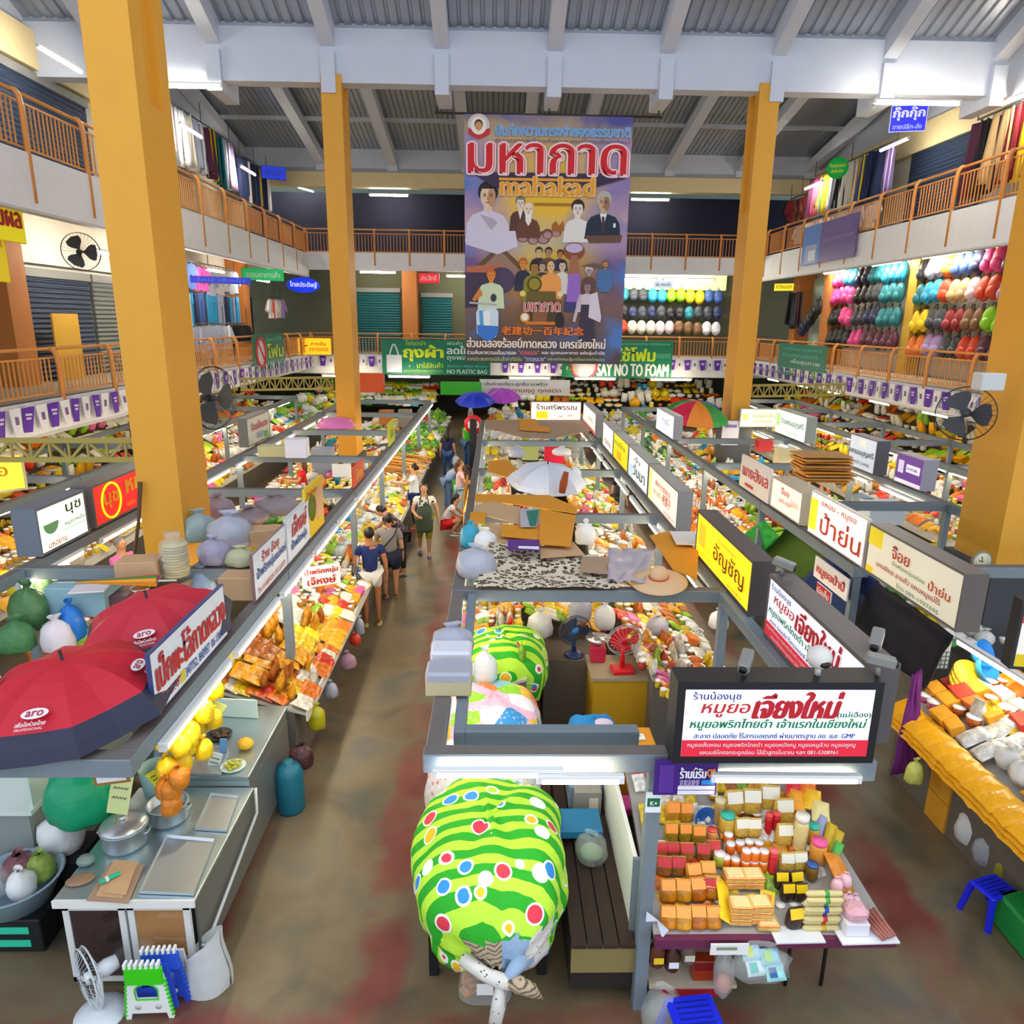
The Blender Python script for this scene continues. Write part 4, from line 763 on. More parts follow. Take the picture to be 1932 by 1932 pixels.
# tubes
TUBE = mat('lit_fluorescent_tube', '#ffedc8', .4, emit=TUBE_POWER); TUBEW = mat('lit_white_tube', '#f4f7ff', .4, emit=TUBE_POWER); HOUS = M('#e8e8e6', .5); TUBES = mat('lit_shop_tube', '#fff6e4', .4, emit=SHOP_TUBE)
def lamp_meshes(L, m):
    a = MB().use(HOUS).box(-L/2, L/2, -.03, .03, .03, .06, .005).box(-L/2, -L/2+.04, -.025, .025, -.01, .03).box(L/2-.04, L/2, -.025, .025, -.01, .03).mesh('housing')
    b = MB().use(m).tube([(-L/2+.04, 0, 0), (L/2-.04, 0, 0)], .024, 8).mesh('tube'); return a, b
LM = {k: lamp_meshes(L, m) for k, L, m in (('a', 1.3, TUBE), ('w', 1.25, TUBEW), ('s', .65, TUBE), ('u', 1.3, TUBES))}
def lamp(p, rz, label, group=None, kind='a', tilt=0):
    t = thing('tube_light', label, 'tube light', p, rz, group); t.rotation_euler.y = tilt
    for nm, me in zip(('housing', 'tube'), LM[kind]):
        o = bpy.data.objects.new(nm, me); COL.objects.link(o); o.parent = t
        if nm == 'tube': o['label'] = 'glowing tube'
    return t
def lamp_row(x, y0, y1, z, label, kind='a', step=1.42):
    y = y0+.7
    while y < y1: lamp((x, y, z), R90, label, label, kind); y += step
lamp_row(-2.27, 4.35, 25, 1.93, 'lit tube light in the long row under the left aisle beam')
lamp_row(-5.18, 7.4, 22, 1.93, 'lit tube light under the beam of the far side of the left stalls', step=1.7)
lamp_row(2.3, 7.4, 20, 1.9, 'lit tube light under the sign row of the middle stalls', step=1.6)
lamp_row(-.27, 5.0, 20, 1.92, 'lit tube light under the left edge of the middle stalls', step=1.75)
lamp_row(4.34, 11.5, 24, 1.92, 'lit tube light under the left edge of the right stalls', step=1.8)
lamp_row(7.08, 11.5, 23, 1.92, 'lit tube light under the far edge of the right stalls', step=1.7)
lamp_row(-7.4, 9.5, 26, 1.92, 'lit tube light of the far left stalls', step=1.9)
lamp_row(9.3, 11.5, 27, 1.92, 'lit tube light of the far right stalls', step=2.0)
lamp(py_(940, 1462, 4.0), 0, 'bright white tube light over the green cloth bundle, left of two', None, 'w').scale = (.66, .8, .8); lamp(py_(1095, 1474, 3.97), 0, 'bright white tube light over the green cloth bundle, right of two', None, 's').scale = (.85, .8, .8)
lamp(py_(1482, 1472, 4.0), -.02, 'lit tube light under the black front sign', None, 'a').scale = (.74, .8, .8)
lamp(px_(1890, 1262, 5.0), -R90*.95, 'lit tube light over the right front snack stall', None, 'a')
# counters with sloping tops, one per bay
CTOP = M('#c8c4b8', .5); CSIDE = mat('counter_panel', '#6a645c', .6, var=.2, scale=4)
def counter(label, group, x_low, x_high, y0, y1, z_low=.72, z_high=1.0, z_in=None):
    """sloping counter: low edge at x_low, high edge at x_high"""
    t = thing('market_counter', label, 'counter', ((x_low+x_high)/2, (y0+y1)/2, 0), 0, group); ox, oy = (x_low+x_high)/2, (y0+y1)/2
    a, b = x_low-ox, x_high-ox; h = (y1-y0)/2-.01; sgn = 1 if b > a else -1
    body = [(a+sgn*.12, 0), (b, 0), (b, z_high-.03), (a+sgn*.12, z_low-.03+.12*abs((z_high-z_low)/(b-a)))]
    MB().use(CSIDE).add([(x, -h, z) for x, z in body]+[(x, h, z) for x, z in body], [(0, 1, 2, 3), (7, 6, 5, 4), (0, 4, 5, 1), (1, 5, 6, 2), (2, 6, 7, 3), (3, 7, 4, 0)] if sgn > 0 else [(3, 2, 1, 0), (4, 5, 6, 7), (1, 5, 4, 0), (2, 6, 5, 1), (3, 7, 6, 2), (0, 4, 7, 3)]).build('body', None, t)
    MB().use(CTOP).add([(a, -h, z_low-.03), (b, -h, z_high-.03), (b, h, z_high-.03), (a, h, z_low-.03), (a, -h, z_low), (b, -h, z_high), (b, h, z_high), (a, h, z_low)],
        [(3, 2, 1, 0), (4, 5, 6, 7), (0, 1, 5, 4), (1, 2, 6, 5), (2, 3, 7, 6), (3, 0, 4, 7)]).build('top', None, t)
    MB().use(M('#e4e2da', .5)).box(min(a, a-sgn*.02), max(a, a-sgn*.02), -h, h, z_low-.1, z_low+.03).build('edge_board', None, t)
    return t
def bays(side, group, x_low, x_high, ys, **k):
    for n, (a, b) in enumerate(zip(ys, ys[1:])): counter('sloping display counter %s' % side, group, x_low, x_high, a, b, **k)
bays('along the left of the main aisle', 'counters of the left aisle row', -2.02, -3.0, [6.95, 9.6, 11.6, 14.6, 18.2, 21.8, 25.4, 29])
bays('on the aisle side of the middle stalls', 'counters on the aisle side of the middle stalls', -.5, .35, [7.2, 10.1, 13.3, 16.7, 20.1, 24, 28])
bays('under the sign row of the middle stalls', 'counters under the sign row', 2.75, 1.75, [7.2, 10.1, 13.3, 16.7, 20.1, 24, 28])
bays('on the left edge of the right stalls', 'counters on the left edge of the right stalls', 3.85, 4.9, [11.1, 14.2, 17.4, 20.6, 24, 28])
bays('on the far edge of the right stalls', 'counters on the far edge of the right stalls', 7.6, 7.0, [8.0, 11, 14.2, 17.4, 20.6, 24])
bays('on the far side of the left stalls', 'counters on the far side of the left stalls', -5.6, -4.6, [7.8, 11.5, 14.5, 18.1, 21.7, 25.4])
bays('of the far left stalls', 'counters of the far left stalls', -7.0, -8.1, [6.2, 9.1, 12.5, 16, 19.5, 23, 26.5, 30])
bays('of the far right stalls', 'counters of the far right stalls', 8.8, 9.9, [9, 12.5, 16, 19.5, 23, 27])
# goods on them
PK = [('packet', 6), ('bag', 2)]; MX = [('packet', 4), ('bag', 2), ('jar', 2), ('bowl', 1), ('carton', 1), ('tub', 1)]; VG = [('bunch', 4), ('sack', 2), ('fruit', 2), ('bowl', 1), ('packet', 1)]; JR = [('jar', 4), ('bottle', 2), ('packet', 2), ('carton', 1), ('tub', 1)]
L = 'left of the main aisle'
def row(place, x0, x1, y0, y1, z0, z1, nu, nv, kinds, pal, seed, size=1, **k): f = (1.35, 1.3, .8) if y0 < 10 else (1.25, 1.25, .84) if y0 < 15 else (1.15, 1.1, .9); display(place, (x0, y0, z0), (x0, y1, z0), (x1, y0, z1), round(nu*f[0]), round(nv*f[1]), kinds, pal, size*f[2], seed, **k)
row('on the nearest counter '+L, -2.02, -3.0, 6.95, 9.2, .74, 1.02, 13, 6, [('packet', 7), ('bag', 1)], SNACK, 1, 1.0, clump=2)
row('on top of the nearest heap '+L, -2.25, -2.95, 7.0, 9.0, .92, 1.14, 9, 4, [('packet', 5), ('bag', 3)], SNACK, 2, 1.0, clump=3)
row('on the second counter '+L, -2.02, -3.0, 9.3, 11.5, .74, 1.02, 11, 6, MX, MIXED, 3, 1.0)
row('by the steel pots '+L, -2.05, -3.0, 11.6, 14.4, .74, 1.0, 10, 5, [('bowl', 4), ('sack', 2), ('packet', 1)], PALE, 4, 1.25)
row('before the cinnamon sticks '+L, -2.05, -3.0, 14.6, 18.1, .74, 1.05, 12, 6, MX, PALE+MIXED, 5, 1.1)
row('beyond the yellow board '+L, -1.95, -3.0, 20.5, 25, .76, 1.1, 14, 6, VG, GREENS, 6, 1.2)
row('at the far end '+L, -1.95, -3.2, 25, 31, .76, 1.1, 14, 5, VG, GREENS, 7, 1.3)
C_ = 'of the middle stalls'
row('on the first aisle counter '+C_, -.5, .35, 7.35, 10.0, .76, 1.0, 11, 5, MX, MIXED, 11, 1.0)
row('on the second aisle counter '+C_, -.5, .35, 10.3, 13.2, .76, 1.0, 11, 5, JR, PALE, 12, 1.05)
row('on the third aisle counter '+C_, -.5, .35, 13.5, 16.7, .76, 1.0, 11, 4, JR, MIXED, 13, 1.1)
row('on the fourth aisle counter '+C_, -.5, .35, 16.9, 20.1, .76, 1.0, 10, 4, VG, GREENS, 14, 1.2)
row('under the yellow sign '+C_, 2.75, 1.6, 7.3, 10.0, .76, 1.05, 12, 6, MX, MIXED, 15, 1.05)
row('under the cream sign '+C_, 2.75, 1.55, 10.3, 13.3, .76, 1.05, 12, 6, MX, [('#f2a81c', 3), ('#f6f4ee', 4), ('#f2ead8', 4), ('#f4cf22', 3), ('#e8781c', 2)], 16, 1.1)
row('under the pale blue sign '+C_, 2.75, 1.55, 13.5, 16.7, .76, 1.05, 12, 6, MX, MIXED, 17, 1.15)
row('under the white signs '+C_, 2.75, 1.6, 16.9, 20.1, .76, 1.05, 11, 5, MX, MIXED, 18, 1.2)
row('by the pig sign '+C_, 2.7, -.4, 21, 26, .8, 1.0, 10, 12, [('sack', 4), ('carton', 3), ('bunch', 1)], PALE, 19, 1.4)
row('beyond the pig sign '+C_, 2.7, -.3, 26, 32, .8, 1.0, 10, 10, VG+[('carton', 3)], PALE, 20, 1.5)
R_ = 'of the right stalls'
row('beside the dark covers '+R_, 3.9, 4.9, 11.1, 14.2, .8, 1.1, 12, 6, MX, [('#e8781c', 4), ('#f2a81c', 4), ('#b8641e', 2), ('#f6f4ee', 2), ('#d83a24', 1)], 21, 1.1)
row('beyond the red arrow board '+R_, 3.9, 4.9, 14.3, 17.4, .8, 1.1, 12, 6, JR, [('#e8781c', 3), ('#b8641e', 3), ('#f6f4ee', 3), ('#cdd6d8', 2), ('#8fbf2a', 1)], 22, 1.15)
row('by the blue sign '+R_, 3.9, 4.9, 17.5, 20.6, .8, 1.1, 12, 6, [('jar', 4), ('bottle', 2), ('sack', 1)], PALE+[('#2f6a34', 3)], 23, 1.2)
row('down the second aisle '+R_, 3.9, 5.2, 20.7, 24, .8, 1.1, 11, 6, [('jar', 4), ('sack', 3)], PALE+[('#2f6a34', 3)], 24, 1.3)
row('ending the second aisle '+R_, 3.6, 6.4, 24, 31, .8, 1.1, 13, 9, [('sack', 3), ('jar', 2), ('bunch', 2)], PALE+[('#4f9a3a', 3)], 25, 1.5)
row('behind the long cream sign '+R_, 5.0, 7.4, 8.0, 10.9, .95, 1.05, 9, 8, [('sack', 4), ('carton', 2), ('packet', 2), ('tub', 1)], PALE+[('#4f9a3a', 3)], 26, 1.25)
row('behind the red lettered sign '+R_, 5.0, 7.5, 11.1, 14.1, .95, 1.05, 9, 9, [('sack', 3), ('carton', 2), ('jar', 2), ('packet', 2)], PALE+GREENS, 27, 1.2)
row('before the square signs '+R_, 5.0, 7.5, 14.3, 17.3, .95, 1.05, 9, 9, MX, MIXED+PALE, 28, 1.3)
row('before the green sign '+R_, 5.0, 7.5, 17.5, 20.5, .95, 1.05, 9, 8, MX, MIXED+PALE, 29, 1.4)
row('behind the green sign '+R_, 5.0, 7.6, 20.7, 25, .95, 1.1, 9, 8, MX+VG, PALE+MIXED, 30, 1.6)
row('on the near part of the far right stalls', 8.8, 10.2, 9.2, 14.2, .8, 1.3, 16, 7, JR, MIXED, 31, 1.15)
row('on the middle part of the far right stalls', 8.8, 10.4, 14.3, 20.5, .8, 1.4, 18, 7, MX, MIXED, 32, 1.3)
row('on the last part of the far right stalls', 8.8, 10.6, 20.7, 29, .8, 1.5, 18, 7, MX+VG, MIXED, 33, 1.6)
X_ = 'of the left stalls'
row('under the bowl sign, far side '+X_, -5.6, -4.5, 7.9, 11.4, .8, 1.05, 12, 5, MX, MIXED, 41, 1.1)
row('near the red shirt, far side '+X_, -5.6, -3.4, 11.8, 14.4, .8, 1.0, 10, 8, [('sack', 3), ('packet', 3), ('carton', 2), ('bunch', 2)], MIXED+GREENS, 42, 1.2)
row('near the framed white sign, '+X_, -5.6, -3.3, 14.7, 18.1, .8, 1.0, 10, 8, MX+VG, MIXED+PALE, 43, 1.3)
row('beyond the framed white sign '+X_, -5.6, -3.3, 18.3, 21.7, .8, 1.0, 10, 8, MX+VG, MIXED+PALE, 44, 1.4)
row('behind the left back pillar '+X_, -5.6, -3.3, 22, 28, .8, 1.1, 11, 9, MX+VG, MIXED+PALE, 45, 1.6)
Z_ = 'of the far left stalls'
row('at the near end '+Z_, -6.9, -8.2, 6.3, 9.0, .78, 1.25, 13, 7, [('packet', 4), ('tub', 3), ('jar', 2)], SNACK, 51, 1.0)
row('below the bowl sign '+Z_, -6.9, -8.2, 9.2, 12.4, .78, 1.3, 14, 7, [('packet', 4), ('tub', 3), ('jar', 2)], SNACK, 52, 1.05)
row('behind the red sign '+Z_, -6.9, -8.4, 12.6, 16, .78, 1.4, 13, 7, MX, MIXED, 53, 1.2)
row('left of the front pillar '+Z_, -6.9, -8.4, 16.1, 19.5, .78, 1.4, 12, 7, MX, MIXED, 54, 1.3)
row('right of the front pillar '+Z_, -6.9, -8.6, 19.6, 26, .78, 1.5, 16, 7, MX+VG, PALE+MIXED, 55, 1.5)
row('at the far end '+Z_, -6.8, -8.6, 26, 33, .78, 1.5, 14, 7, VG, PALE+GREENS, 56, 1.7)

for x in (-7, -4, 1.5, 4.5, 8): lamp((x, 33.5, 2.3), 0, 'lit tube light under the back balcony', 'tube lights under the back balcony').scale = (1.5, 1.5, 1.5)
display('under the back balcony', (-9, 35, .8), (-3, 35, .8), (-9, 37.5, 1.6), 16, 6, VG+[('carton', 3)], GREENS+PALE, 2.0, 81)
display('under the back balcony, right side', (.2, 34.5, .8), (11, 34.5, .8), (.2, 38, 1.9), 26, 6, MX+VG, MIXED+PALE, 2.0, 82)

for s_, x, a, b in ((1, 12.4, 12.6, 15.8), (-1, -9.9, -10.4, -12.6)):
    sd = 'right' if s_ > 0 else 'left'
    display('of the shops under the %s balcony' % sd, (a, 13, .8), (a, 34, .8), (b, 13, 2.3), 44, 8, MX, MIXED, 1.7, 83+s_); display('on the floor stands under the %s balcony' % sd, (a-s_*.6, 13, .5), (a-s_*.6, 34, .5), (a, 13, .8), 40, 2, VG, GREENS+MIXED, 1.6, 86+s_)
    for k in range(7): lamp((x, 14+3.1*k, 2.4), R90, 'lit tube light under the %s balcony' % sd, 'tube lights under the %s balcony' % sd)
# ================================================================ front of the middle stalls: the covered bundles
def ramp_node(nt, src, stops, const=False):
    r = nt.nodes.new('ShaderNodeValToRGB'); e = r.color_ramp.elements
    if const: r.color_ramp.interpolation = 'CONSTANT'
    while len(e) < len(stops): e.new(.5)
    for k, (p, c) in enumerate(stops): e[k].position = p; e[k].color = (*lin(c), 1)
    nt.links.new(src, r.inputs[0]); return r.outputs[0]
def mix_node(nt, f, a, b):
    q = nt.nodes.new('ShaderNodeMix'); q.data_type = 'RGBA'; L_ = nt.links.new
    for k, v in ((0, f), (6, a), (7, b)):
        if isinstance(v, (float, int)): q.inputs[k].default_value = v
        elif isinstance(v, str): q.inputs[k].default_value = (*lin(v), 1)
        else: L_(v, q.inputs[k])
    return q.outputs[2]
def cloth_mat(name, kind):
    m = bpy.data.materials.new(name); m.use_nodes = True; nt = m.node_tree; b = nt.nodes['Principled BSDF']; L_ = nt.links.new
    tc = nt.nodes.new('ShaderNodeTexCoord'); V = tc.outputs['Object']
    def vor(sc, out='Distance', rnd=1):
        v = nt.nodes.new('ShaderNodeTexVoronoi'); v.inputs['Scale'].default_value = sc; v.inputs['Randomness'].default_value = rnd; L_(V, v.inputs['Vector']); return v.outputs[out]
    def noi(sc, det=3):
        n = nt.nodes.new('ShaderNodeTexNoise'); n.inputs['Scale'].default_value = sc; n.inputs['Detail'].default_value = det; L_(V, n.inputs['Vector']); return n.outputs[0]
    def sep(c):
        s = nt.nodes.new('ShaderNodeSeparateColor'); L_(c, s.inputs[0]); return s.outputs[0]
    if kind == 'green':
        w = nt.nodes.new('ShaderNodeTexWave'); w.bands_direction = 'Y'; w.inputs['Scale'].default_value = 2.1; w.inputs['Distortion'].default_value = 2.6; w.inputs['Detail Scale'].default_value = .7; L_(V, w.inputs['Vector'])
        c = ramp_node(nt, w.outputs[0], [(0, '#1fa51a'), (.5, '#b9e93a')], True)
        v = nt.nodes.new('ShaderNodeTexVoronoi'); v.inputs['Scale'].default_value = 5.2; L_(V, v.inputs['Vector'])
        blob = ramp_node(nt, sep(v.outputs['Color']), [(0, '#2f8fd8'), (.28, '#e23a4c'), (.5, '#f4c01e'), (.7, '#f2f6f2'), (.85, '#b9e93a')], True)
        f = ramp_node(nt, v.outputs['Distance'], [(0, '#ffffff'), (.3, '#000000')], True); rim = ramp_node(nt, v.outputs['Distance'], [(0, '#ffffff'), (.37, '#000000')], True)
        c = mix_node(nt, rim, c, '#eef6ea'); c = mix_node(nt, f, c, blob)
    elif kind == 'patch':
        v = nt.nodes.new('ShaderNodeTexVoronoi'); v.inputs['Scale'].default_value = 4.6; L_(V, v.inputs['Vector'])
        c = ramp_node(nt, sep(v.outputs['Color']), [(0, '#f0b8d0'), (.2, '#f4c52a'), (.32, '#7fc8ea'), (.45, '#f2f0f0'), (.6, '#e8843a'), (.7, '#2f8fd0'), (.8, '#f4d8e4'), (.9, '#8fd02a')], True)
        v2 = nt.nodes.new('ShaderNodeTexVoronoi'); v2.inputs['Scale'].default_value = 22; L_(V, v2.inputs['Vector'])
        sp = ramp_node(nt, sep(v2.outputs['Color']), [(0, '#f6f2f4'), (.4, '#d85a8a'), (.55, '#f4e04a'), (.7, '#5aa0d8'), (.85, '#f2ecea')], True)
        f = ramp_node(nt, v2.outputs['Distance'], [(0, '#c0c0c0'), (.45, '#000000')]); c = mix_node(nt, f, c, sp)
    elif kind == 'flower':
        v = nt.nodes.new('ShaderNodeTexVoronoi'); v.inputs['Scale'].default_value = 20; L_(V, v.inputs['Vector'])
        c = ramp_node(nt, sep(v.outputs['Color']), [(0, '#e8e2d8'), (.3, '#c83a4a'), (.45, '#f2ece4'), (.6, '#b04ab8'), (.72, '#e8a02a'), (.82, '#6a8a3a'), (.9, '#ece6e0')], True)
        c = mix_node(nt, ramp_node(nt, v.outputs['Distance'], [(0, '#000000'), (.5, '#ffffff')]), c, '#ded6d2')
    elif kind == 'leopard':
        n = nt.nodes.new('ShaderNodeTexNoise'); n.inputs['Scale'].default_value = 6; L_(V, n.inputs['Vector'])
        v = nt.nodes.new('ShaderNodeTexVoronoi'); v.inputs['Scale'].default_value = 15; L_(V, v.inputs['Vector'])
        c = ramp_node(nt, v.outputs['Distance'], [(0, '#b89a72'), (.22, '#3a2c22'), (.45, '#d8ccb4')], True)
    elif kind == 'brownwave':
        w = nt.nodes.new('ShaderNodeTexWave'); w.bands_direction = 'Z'; w.inputs['Scale'].default_value = 9; w.inputs['Distortion'].default_value = 4; L_(V, w.inputs['Vector'])
        c = ramp_node(nt, w.outputs[0], [(0, '#5a4a38'), (.45, '#b8a488')])
    elif kind == 'dots':
        c = ramp_node(nt, vor(30), [(0, '#5a5a5a'), (.2, '#d8d4cc')], True)
    elif kind == 'plaid':
        br = nt.nodes.new('ShaderNodeTexChecker'); br.inputs['Scale'].default_value = 18; L_(V, br.inputs['Vector']); br.inputs[1].default_value = (*lin('#2a2a6a'), 1); br.inputs[2].default_value = (*lin('#b8c4e0'), 1); c = br.outputs[0]
    L_(c, b.inputs['Base Color']); b.inputs['Roughness'].default_value = .75
    bp = nt.nodes.new('ShaderNodeBump'); bp.inputs['Strength'].default_value = .35; bp.inputs['Distance'].default_value = .03; L_(noi(9, 3), bp.inputs['Height']); L_(bp.outputs[0], b.inputs['Normal'])
    return m
GREENC = cloth_mat('green_striped_cloth', 'green'); PATCH = cloth_mat('patchwork_cloth', 'patch'); FLOWER = cloth_mat('flowered_cloth', 'flower'); LEO = cloth_mat('animal_print_cloth', 'leopard'); BRW = cloth_mat('brown_wave_cloth', 'brownwave'); DOTS = cloth_mat('dotted_cloth', 'dots'); BLUEC = mat('faded_blue_cloth', '#8fa8c4', .8, bump=.3, scale=20, var=.1)
def mound(mb, c, r, seed=0, flat=.0, n=44, m=22, fold=.03, knot=None, pw=2.6, regions=None):
    """a draped heap: a blunt dome with folds, closed below"""
    cx, cy, cz = c; rx, ry, rz = r; base = len(mb.v); vs = []
    for j in range(m+1):
        t = j/m
        for i in range(n):
            a = 2*pi*i/n; ca, sa = cos(a), sin(a); k = (abs(ca)**pw+abs(sa)**pw)**(-1/pw)
            if t < .5: s = 1-.08*(1-2*t)**2; z = cz+rz*(t*2-1)*1.0
            else: q = (t-.5)*2; s = cos(q*pi/2)**.72 if q < 1 else 0; z = cz+rz*sin(q*pi/2)*.9
            nz_ = noise.noise(Vector((ca*2+seed, sa*2, t*3)))
            f = 1+fold*2*nz_+fold*sin(a*9+seed+nz_*3)*(1-t)*1.4
            p = Vector((cx+rx*s*k*ca*f, cy+ry*s*k*sa*f, z+.05*nz_*(1 if t > .4 else .3)))
            if knot is not None:
                d = (p-Vector(knot)); w = max(0, 1-Vector((d.x/.62, max(0, d.y)/.5, d.z/.55)).length); p = p.lerp(Vector(knot), min(.9, w*.95))
                p.z += .02*sin(math.atan2(d.x, d.z+.001)*16)*w*2.2; p.y += .03*cos(math.atan2(d.x, d.z+.001)*12)*w*(1-w)*3
            vs.append(p)
    fs = [(j*n+i, j*n+(i+1) % n, (j+1)*n+(i+1) % n, (j+1)*n+i) for j in range(m) for i in range(n)]+[tuple(range(n-1, -1, -1))]
    main = mb.cm
    for v in vs: mb.v.append(tuple(mb.T @ v))
    for f in fs:
        mi = main
        if regions:
            q = sum((vs[k] for k in f), Vector())/len(f); got = regions(q)
            if got is not None:
                if got not in mb.mats: mb.mats.append(got)
                mi = mb.mats.index(got)
        mb.f.append(tuple(base+k for k in f)); mb.mi.append(mi); mb.sm.append(True)
    return mb
def reg(q):
    if q.y > 4.15 or q.z > .82: return None
    if q.x < -.17: return None
    if q.x < .07: return BRW
    if q.x < .24: return BLUEC
    return DOTS
KN = (.06, 3.86, .6)
t = thing('cloth_bundle', 'large bright green striped cloth bundle tied in a knot, front of the middle stalls', 'cloth bundle', (0, 4.7, .5))
O = Vector(t.location)
def off(o): o.location = -O; return o
off(mound(MB().use(GREENC), (-.02, 4.72, .83), (.57, .8, .4), 3, fold=.045, knot=KN, regions=reg).build('green_cover', None, t))
kb = MB().use(DOTS).tube([(-.2, 3.93, .66), (-.05, 3.83, .63), (.07, 3.8, .6), (.14, 3.8, .57)], [.05, .045, .05, .03], 8)
kb.tube([(.05, 3.8, .58), (.04, 3.76, .45), (.02, 3.78, .28), (.03, 3.8, .2)], [.03, .05, .045, .006], 8); off(kb.build('knot', None, t))
off(MB().use(BLUEC).tube([(.2, 3.92, .67), (.12, 3.83, .63), (.06, 3.79, .56)], [.06, .045, .03], 8).build('knot', None, t))
off(MB().use(BRW).tube([(.1, 3.8, .6), (.17, 3.77, .61), (.26, 3.78, .55), (.33, 3.8, .46)], [.03, .055, .045, .008], 8).build('knot', None, t))
tag(mound(MB().use(FLOWER), (-.1, 5.62, .84), (.5, .42, .36), 8).build('cloth_bundle'), 'flowered cloth bundle behind the green one, half under the front beam', 'cloth bundle')
t = thing('cloth_bundle', 'patchwork bundle with pink, blue and yellow cloths behind the front beams', 'cloth bundle', (-.05, 6.6, .5)); O = Vector(t.location)
off(mound(MB().use(PATCH), (-.02, 6.55, .84), (.5, .62, .38), 12).build('patchwork_cover', None, t))
tag(mound(MB().use(GREENC), (.1, 7.75, .98), (.52, .52, .36), 15, knot=None).build('cloth_bundle'), 'green patterned cloth mound in the middle of the stalls, behind the patchwork', 'cloth bundle')
# table under the bundles
t = thing('stall_table', 'low table with black legs and a cream front board under the green bundle', 'table', (-.02, 5.85, 0))
MB().use(M('#b9aa84', .6)).box(-.48, .42, -1.45, 1.5, .4, .45).build('table_top', None, t); MB().use(M('#d8cb9e', .6)).box(-.4, .36, -1.44, -1.42, .12, .4).build('front_board', None, t)
for x in (-.46, .36):
    for y in (-1.42, 1.42): MB().use(M('#16181c', .5)).box(x, x+.07, y-.03, y+.04, 0, .4).build('leg', None, t)
# empty slatted bench, white divider, things on it
t = thing('slatted_bench', 'dark brown slatted bench, empty, right of the green bundle', 'bench', (.78, 5.0, 0))
wd_ = mat('dark_wood_slat', '#3a2a22', .45, var=.3, scale=6, bump=.1)
for k in range(4): MB().use(wd_).box(-.22+k*.115, -.115+k*.115, -.85, 1.2, .5, .53).build('slat', None, t)
MB().use(M('#8a7a4a', .7)).box(-.22, .24, -.84, -.8, .28, .5).build('front_board', None, t); MB().use(M('#2a2420', .7)).box(-.22, .24, -.8, 1.2, .1, .5).build('base', None, t)
tag(MB().use(M('#e4e6dc', .5)).box(1.0, 1.03, 4.3, 5.9, .3, 1.12, .004).use(STEEL).box(.99, 1.04, 4.28, 4.31, .2, 1.14).build('divider_panel'), 'white upright divider panel between the slatted bench and the packet counter', 'panel')
tag(MB().use(M('#9a948c', .7)).box(.72, .96, 5.55, 6.0, .53, .76, .004).use(M('#e8d8c8')).box(.85, .93, 5.545, 5.55, .6, .7).build('cardboard_box'), 'grey box with a small label at the back of the slatted bench', 'box')
BAG = mat('clear_plastic_bag', '#e4ece8', .2, alpha=.24, bump=.9, scale=14); BAGW = mat('white_plastic_bag', '#eef0f0', .35, alpha=.85, bump=.7, scale=12); BAGG = mat('grey_plastic_bag', '#b8bccc', .3, alpha=.8, bump=.8, scale=10)
def sack_mesh(mb, c, r, h, seed=0, neck=.18, top=.12, n=18, ears=0):
    """a tied or open plastic bag standing on its base"""
    prof = [(0, 0), (.8, .0), (.97, .07), (1.04, .3), (1.0, .55), (.84, .74), (neck+.3, .87), (neck, .93), (neck*.9, .96), (neck+top, 1.03), (neck+top*1.7, 1.08)]
    vs = []
    for j, (pr, z) in enumerate(prof):
        for i in range(n):
            a = 2*pi*i/n; k = 1+.2*noise.noise(Vector((cos(a)*1.7+seed, sin(a)*1.7, z*3)))+.1*sin(a*7+seed)*max(0, z-.35)+.1*sin(a*2+seed)*(z > .9)*3
            vs.append((c[0]+r[0]*pr*k*cos(a), c[1]+r[1]*pr*k*sin(a), c[2]+h*(z+.05*noise.noise(Vector((a, seed, z))))))
    fs = [(j*n+i, j*n+(i+1) % n, (j+1)*n+(i+1) % n, (j+1)*n+i) for j in range(len(prof)-1) for i in range(n)]
    return mb.add(vs, fs, True)
b = sack_mesh(MB().use(BAG), (0, 0, 0), (.13, .12), .24, 3).build('plastic_bag', None, None, (.8, 5.0, .53)); tag(b, 'clear bag with green vegetables on the slatted bench', 'plastic bag'); MB().use(mat('wilted_greens', '#8aa070', .7, bump=.6, scale=20)).ball((0, 0, .07), (.1, .09, .06)).build('contents', None, b)
# crackers in a clear bag on the floor
g = pz(915, 1890, 0)
t = thing('cracker_bag', 'tall clear plastic bag of brown crackers standing on the floor below the knot', 'bag of snacks', (g.x, g.y+.1, 0))
cr = MB().use(mat('brown_crackers', '#c88a4a', .6, var=.35, scale=22, bump=.8)); rng = random.Random(4)
for k in range(36): cr.at((rng.uniform(-.14, .14), rng.uniform(-.08, .08), .03+.26*rng.random()), rng.uniform(0, 3), rng.uniform(-.5, .5)).box(-.045, .045, -.035, .035, -.012, .012, .006)
cr.at().build('crackers', None, t)
MB().use(BAG).sheet(16, 6, lambda u, v: ((.2-.05*v)*(abs(cos(2*pi*u))**.5)*(1 if cos(2*pi*u) > 0 else -1), (.13-.04*v)*(abs(sin(2*pi*u))**.5)*(1 if sin(2*pi*u) > 0 else -1), .01+.47*v+.02*sin(14*u))).build('bag', None, t)
MB().use(M('#f2f2ee', .4)).box(-.06, .06, -.135, -.131, .1, .2).build('label', None, t)
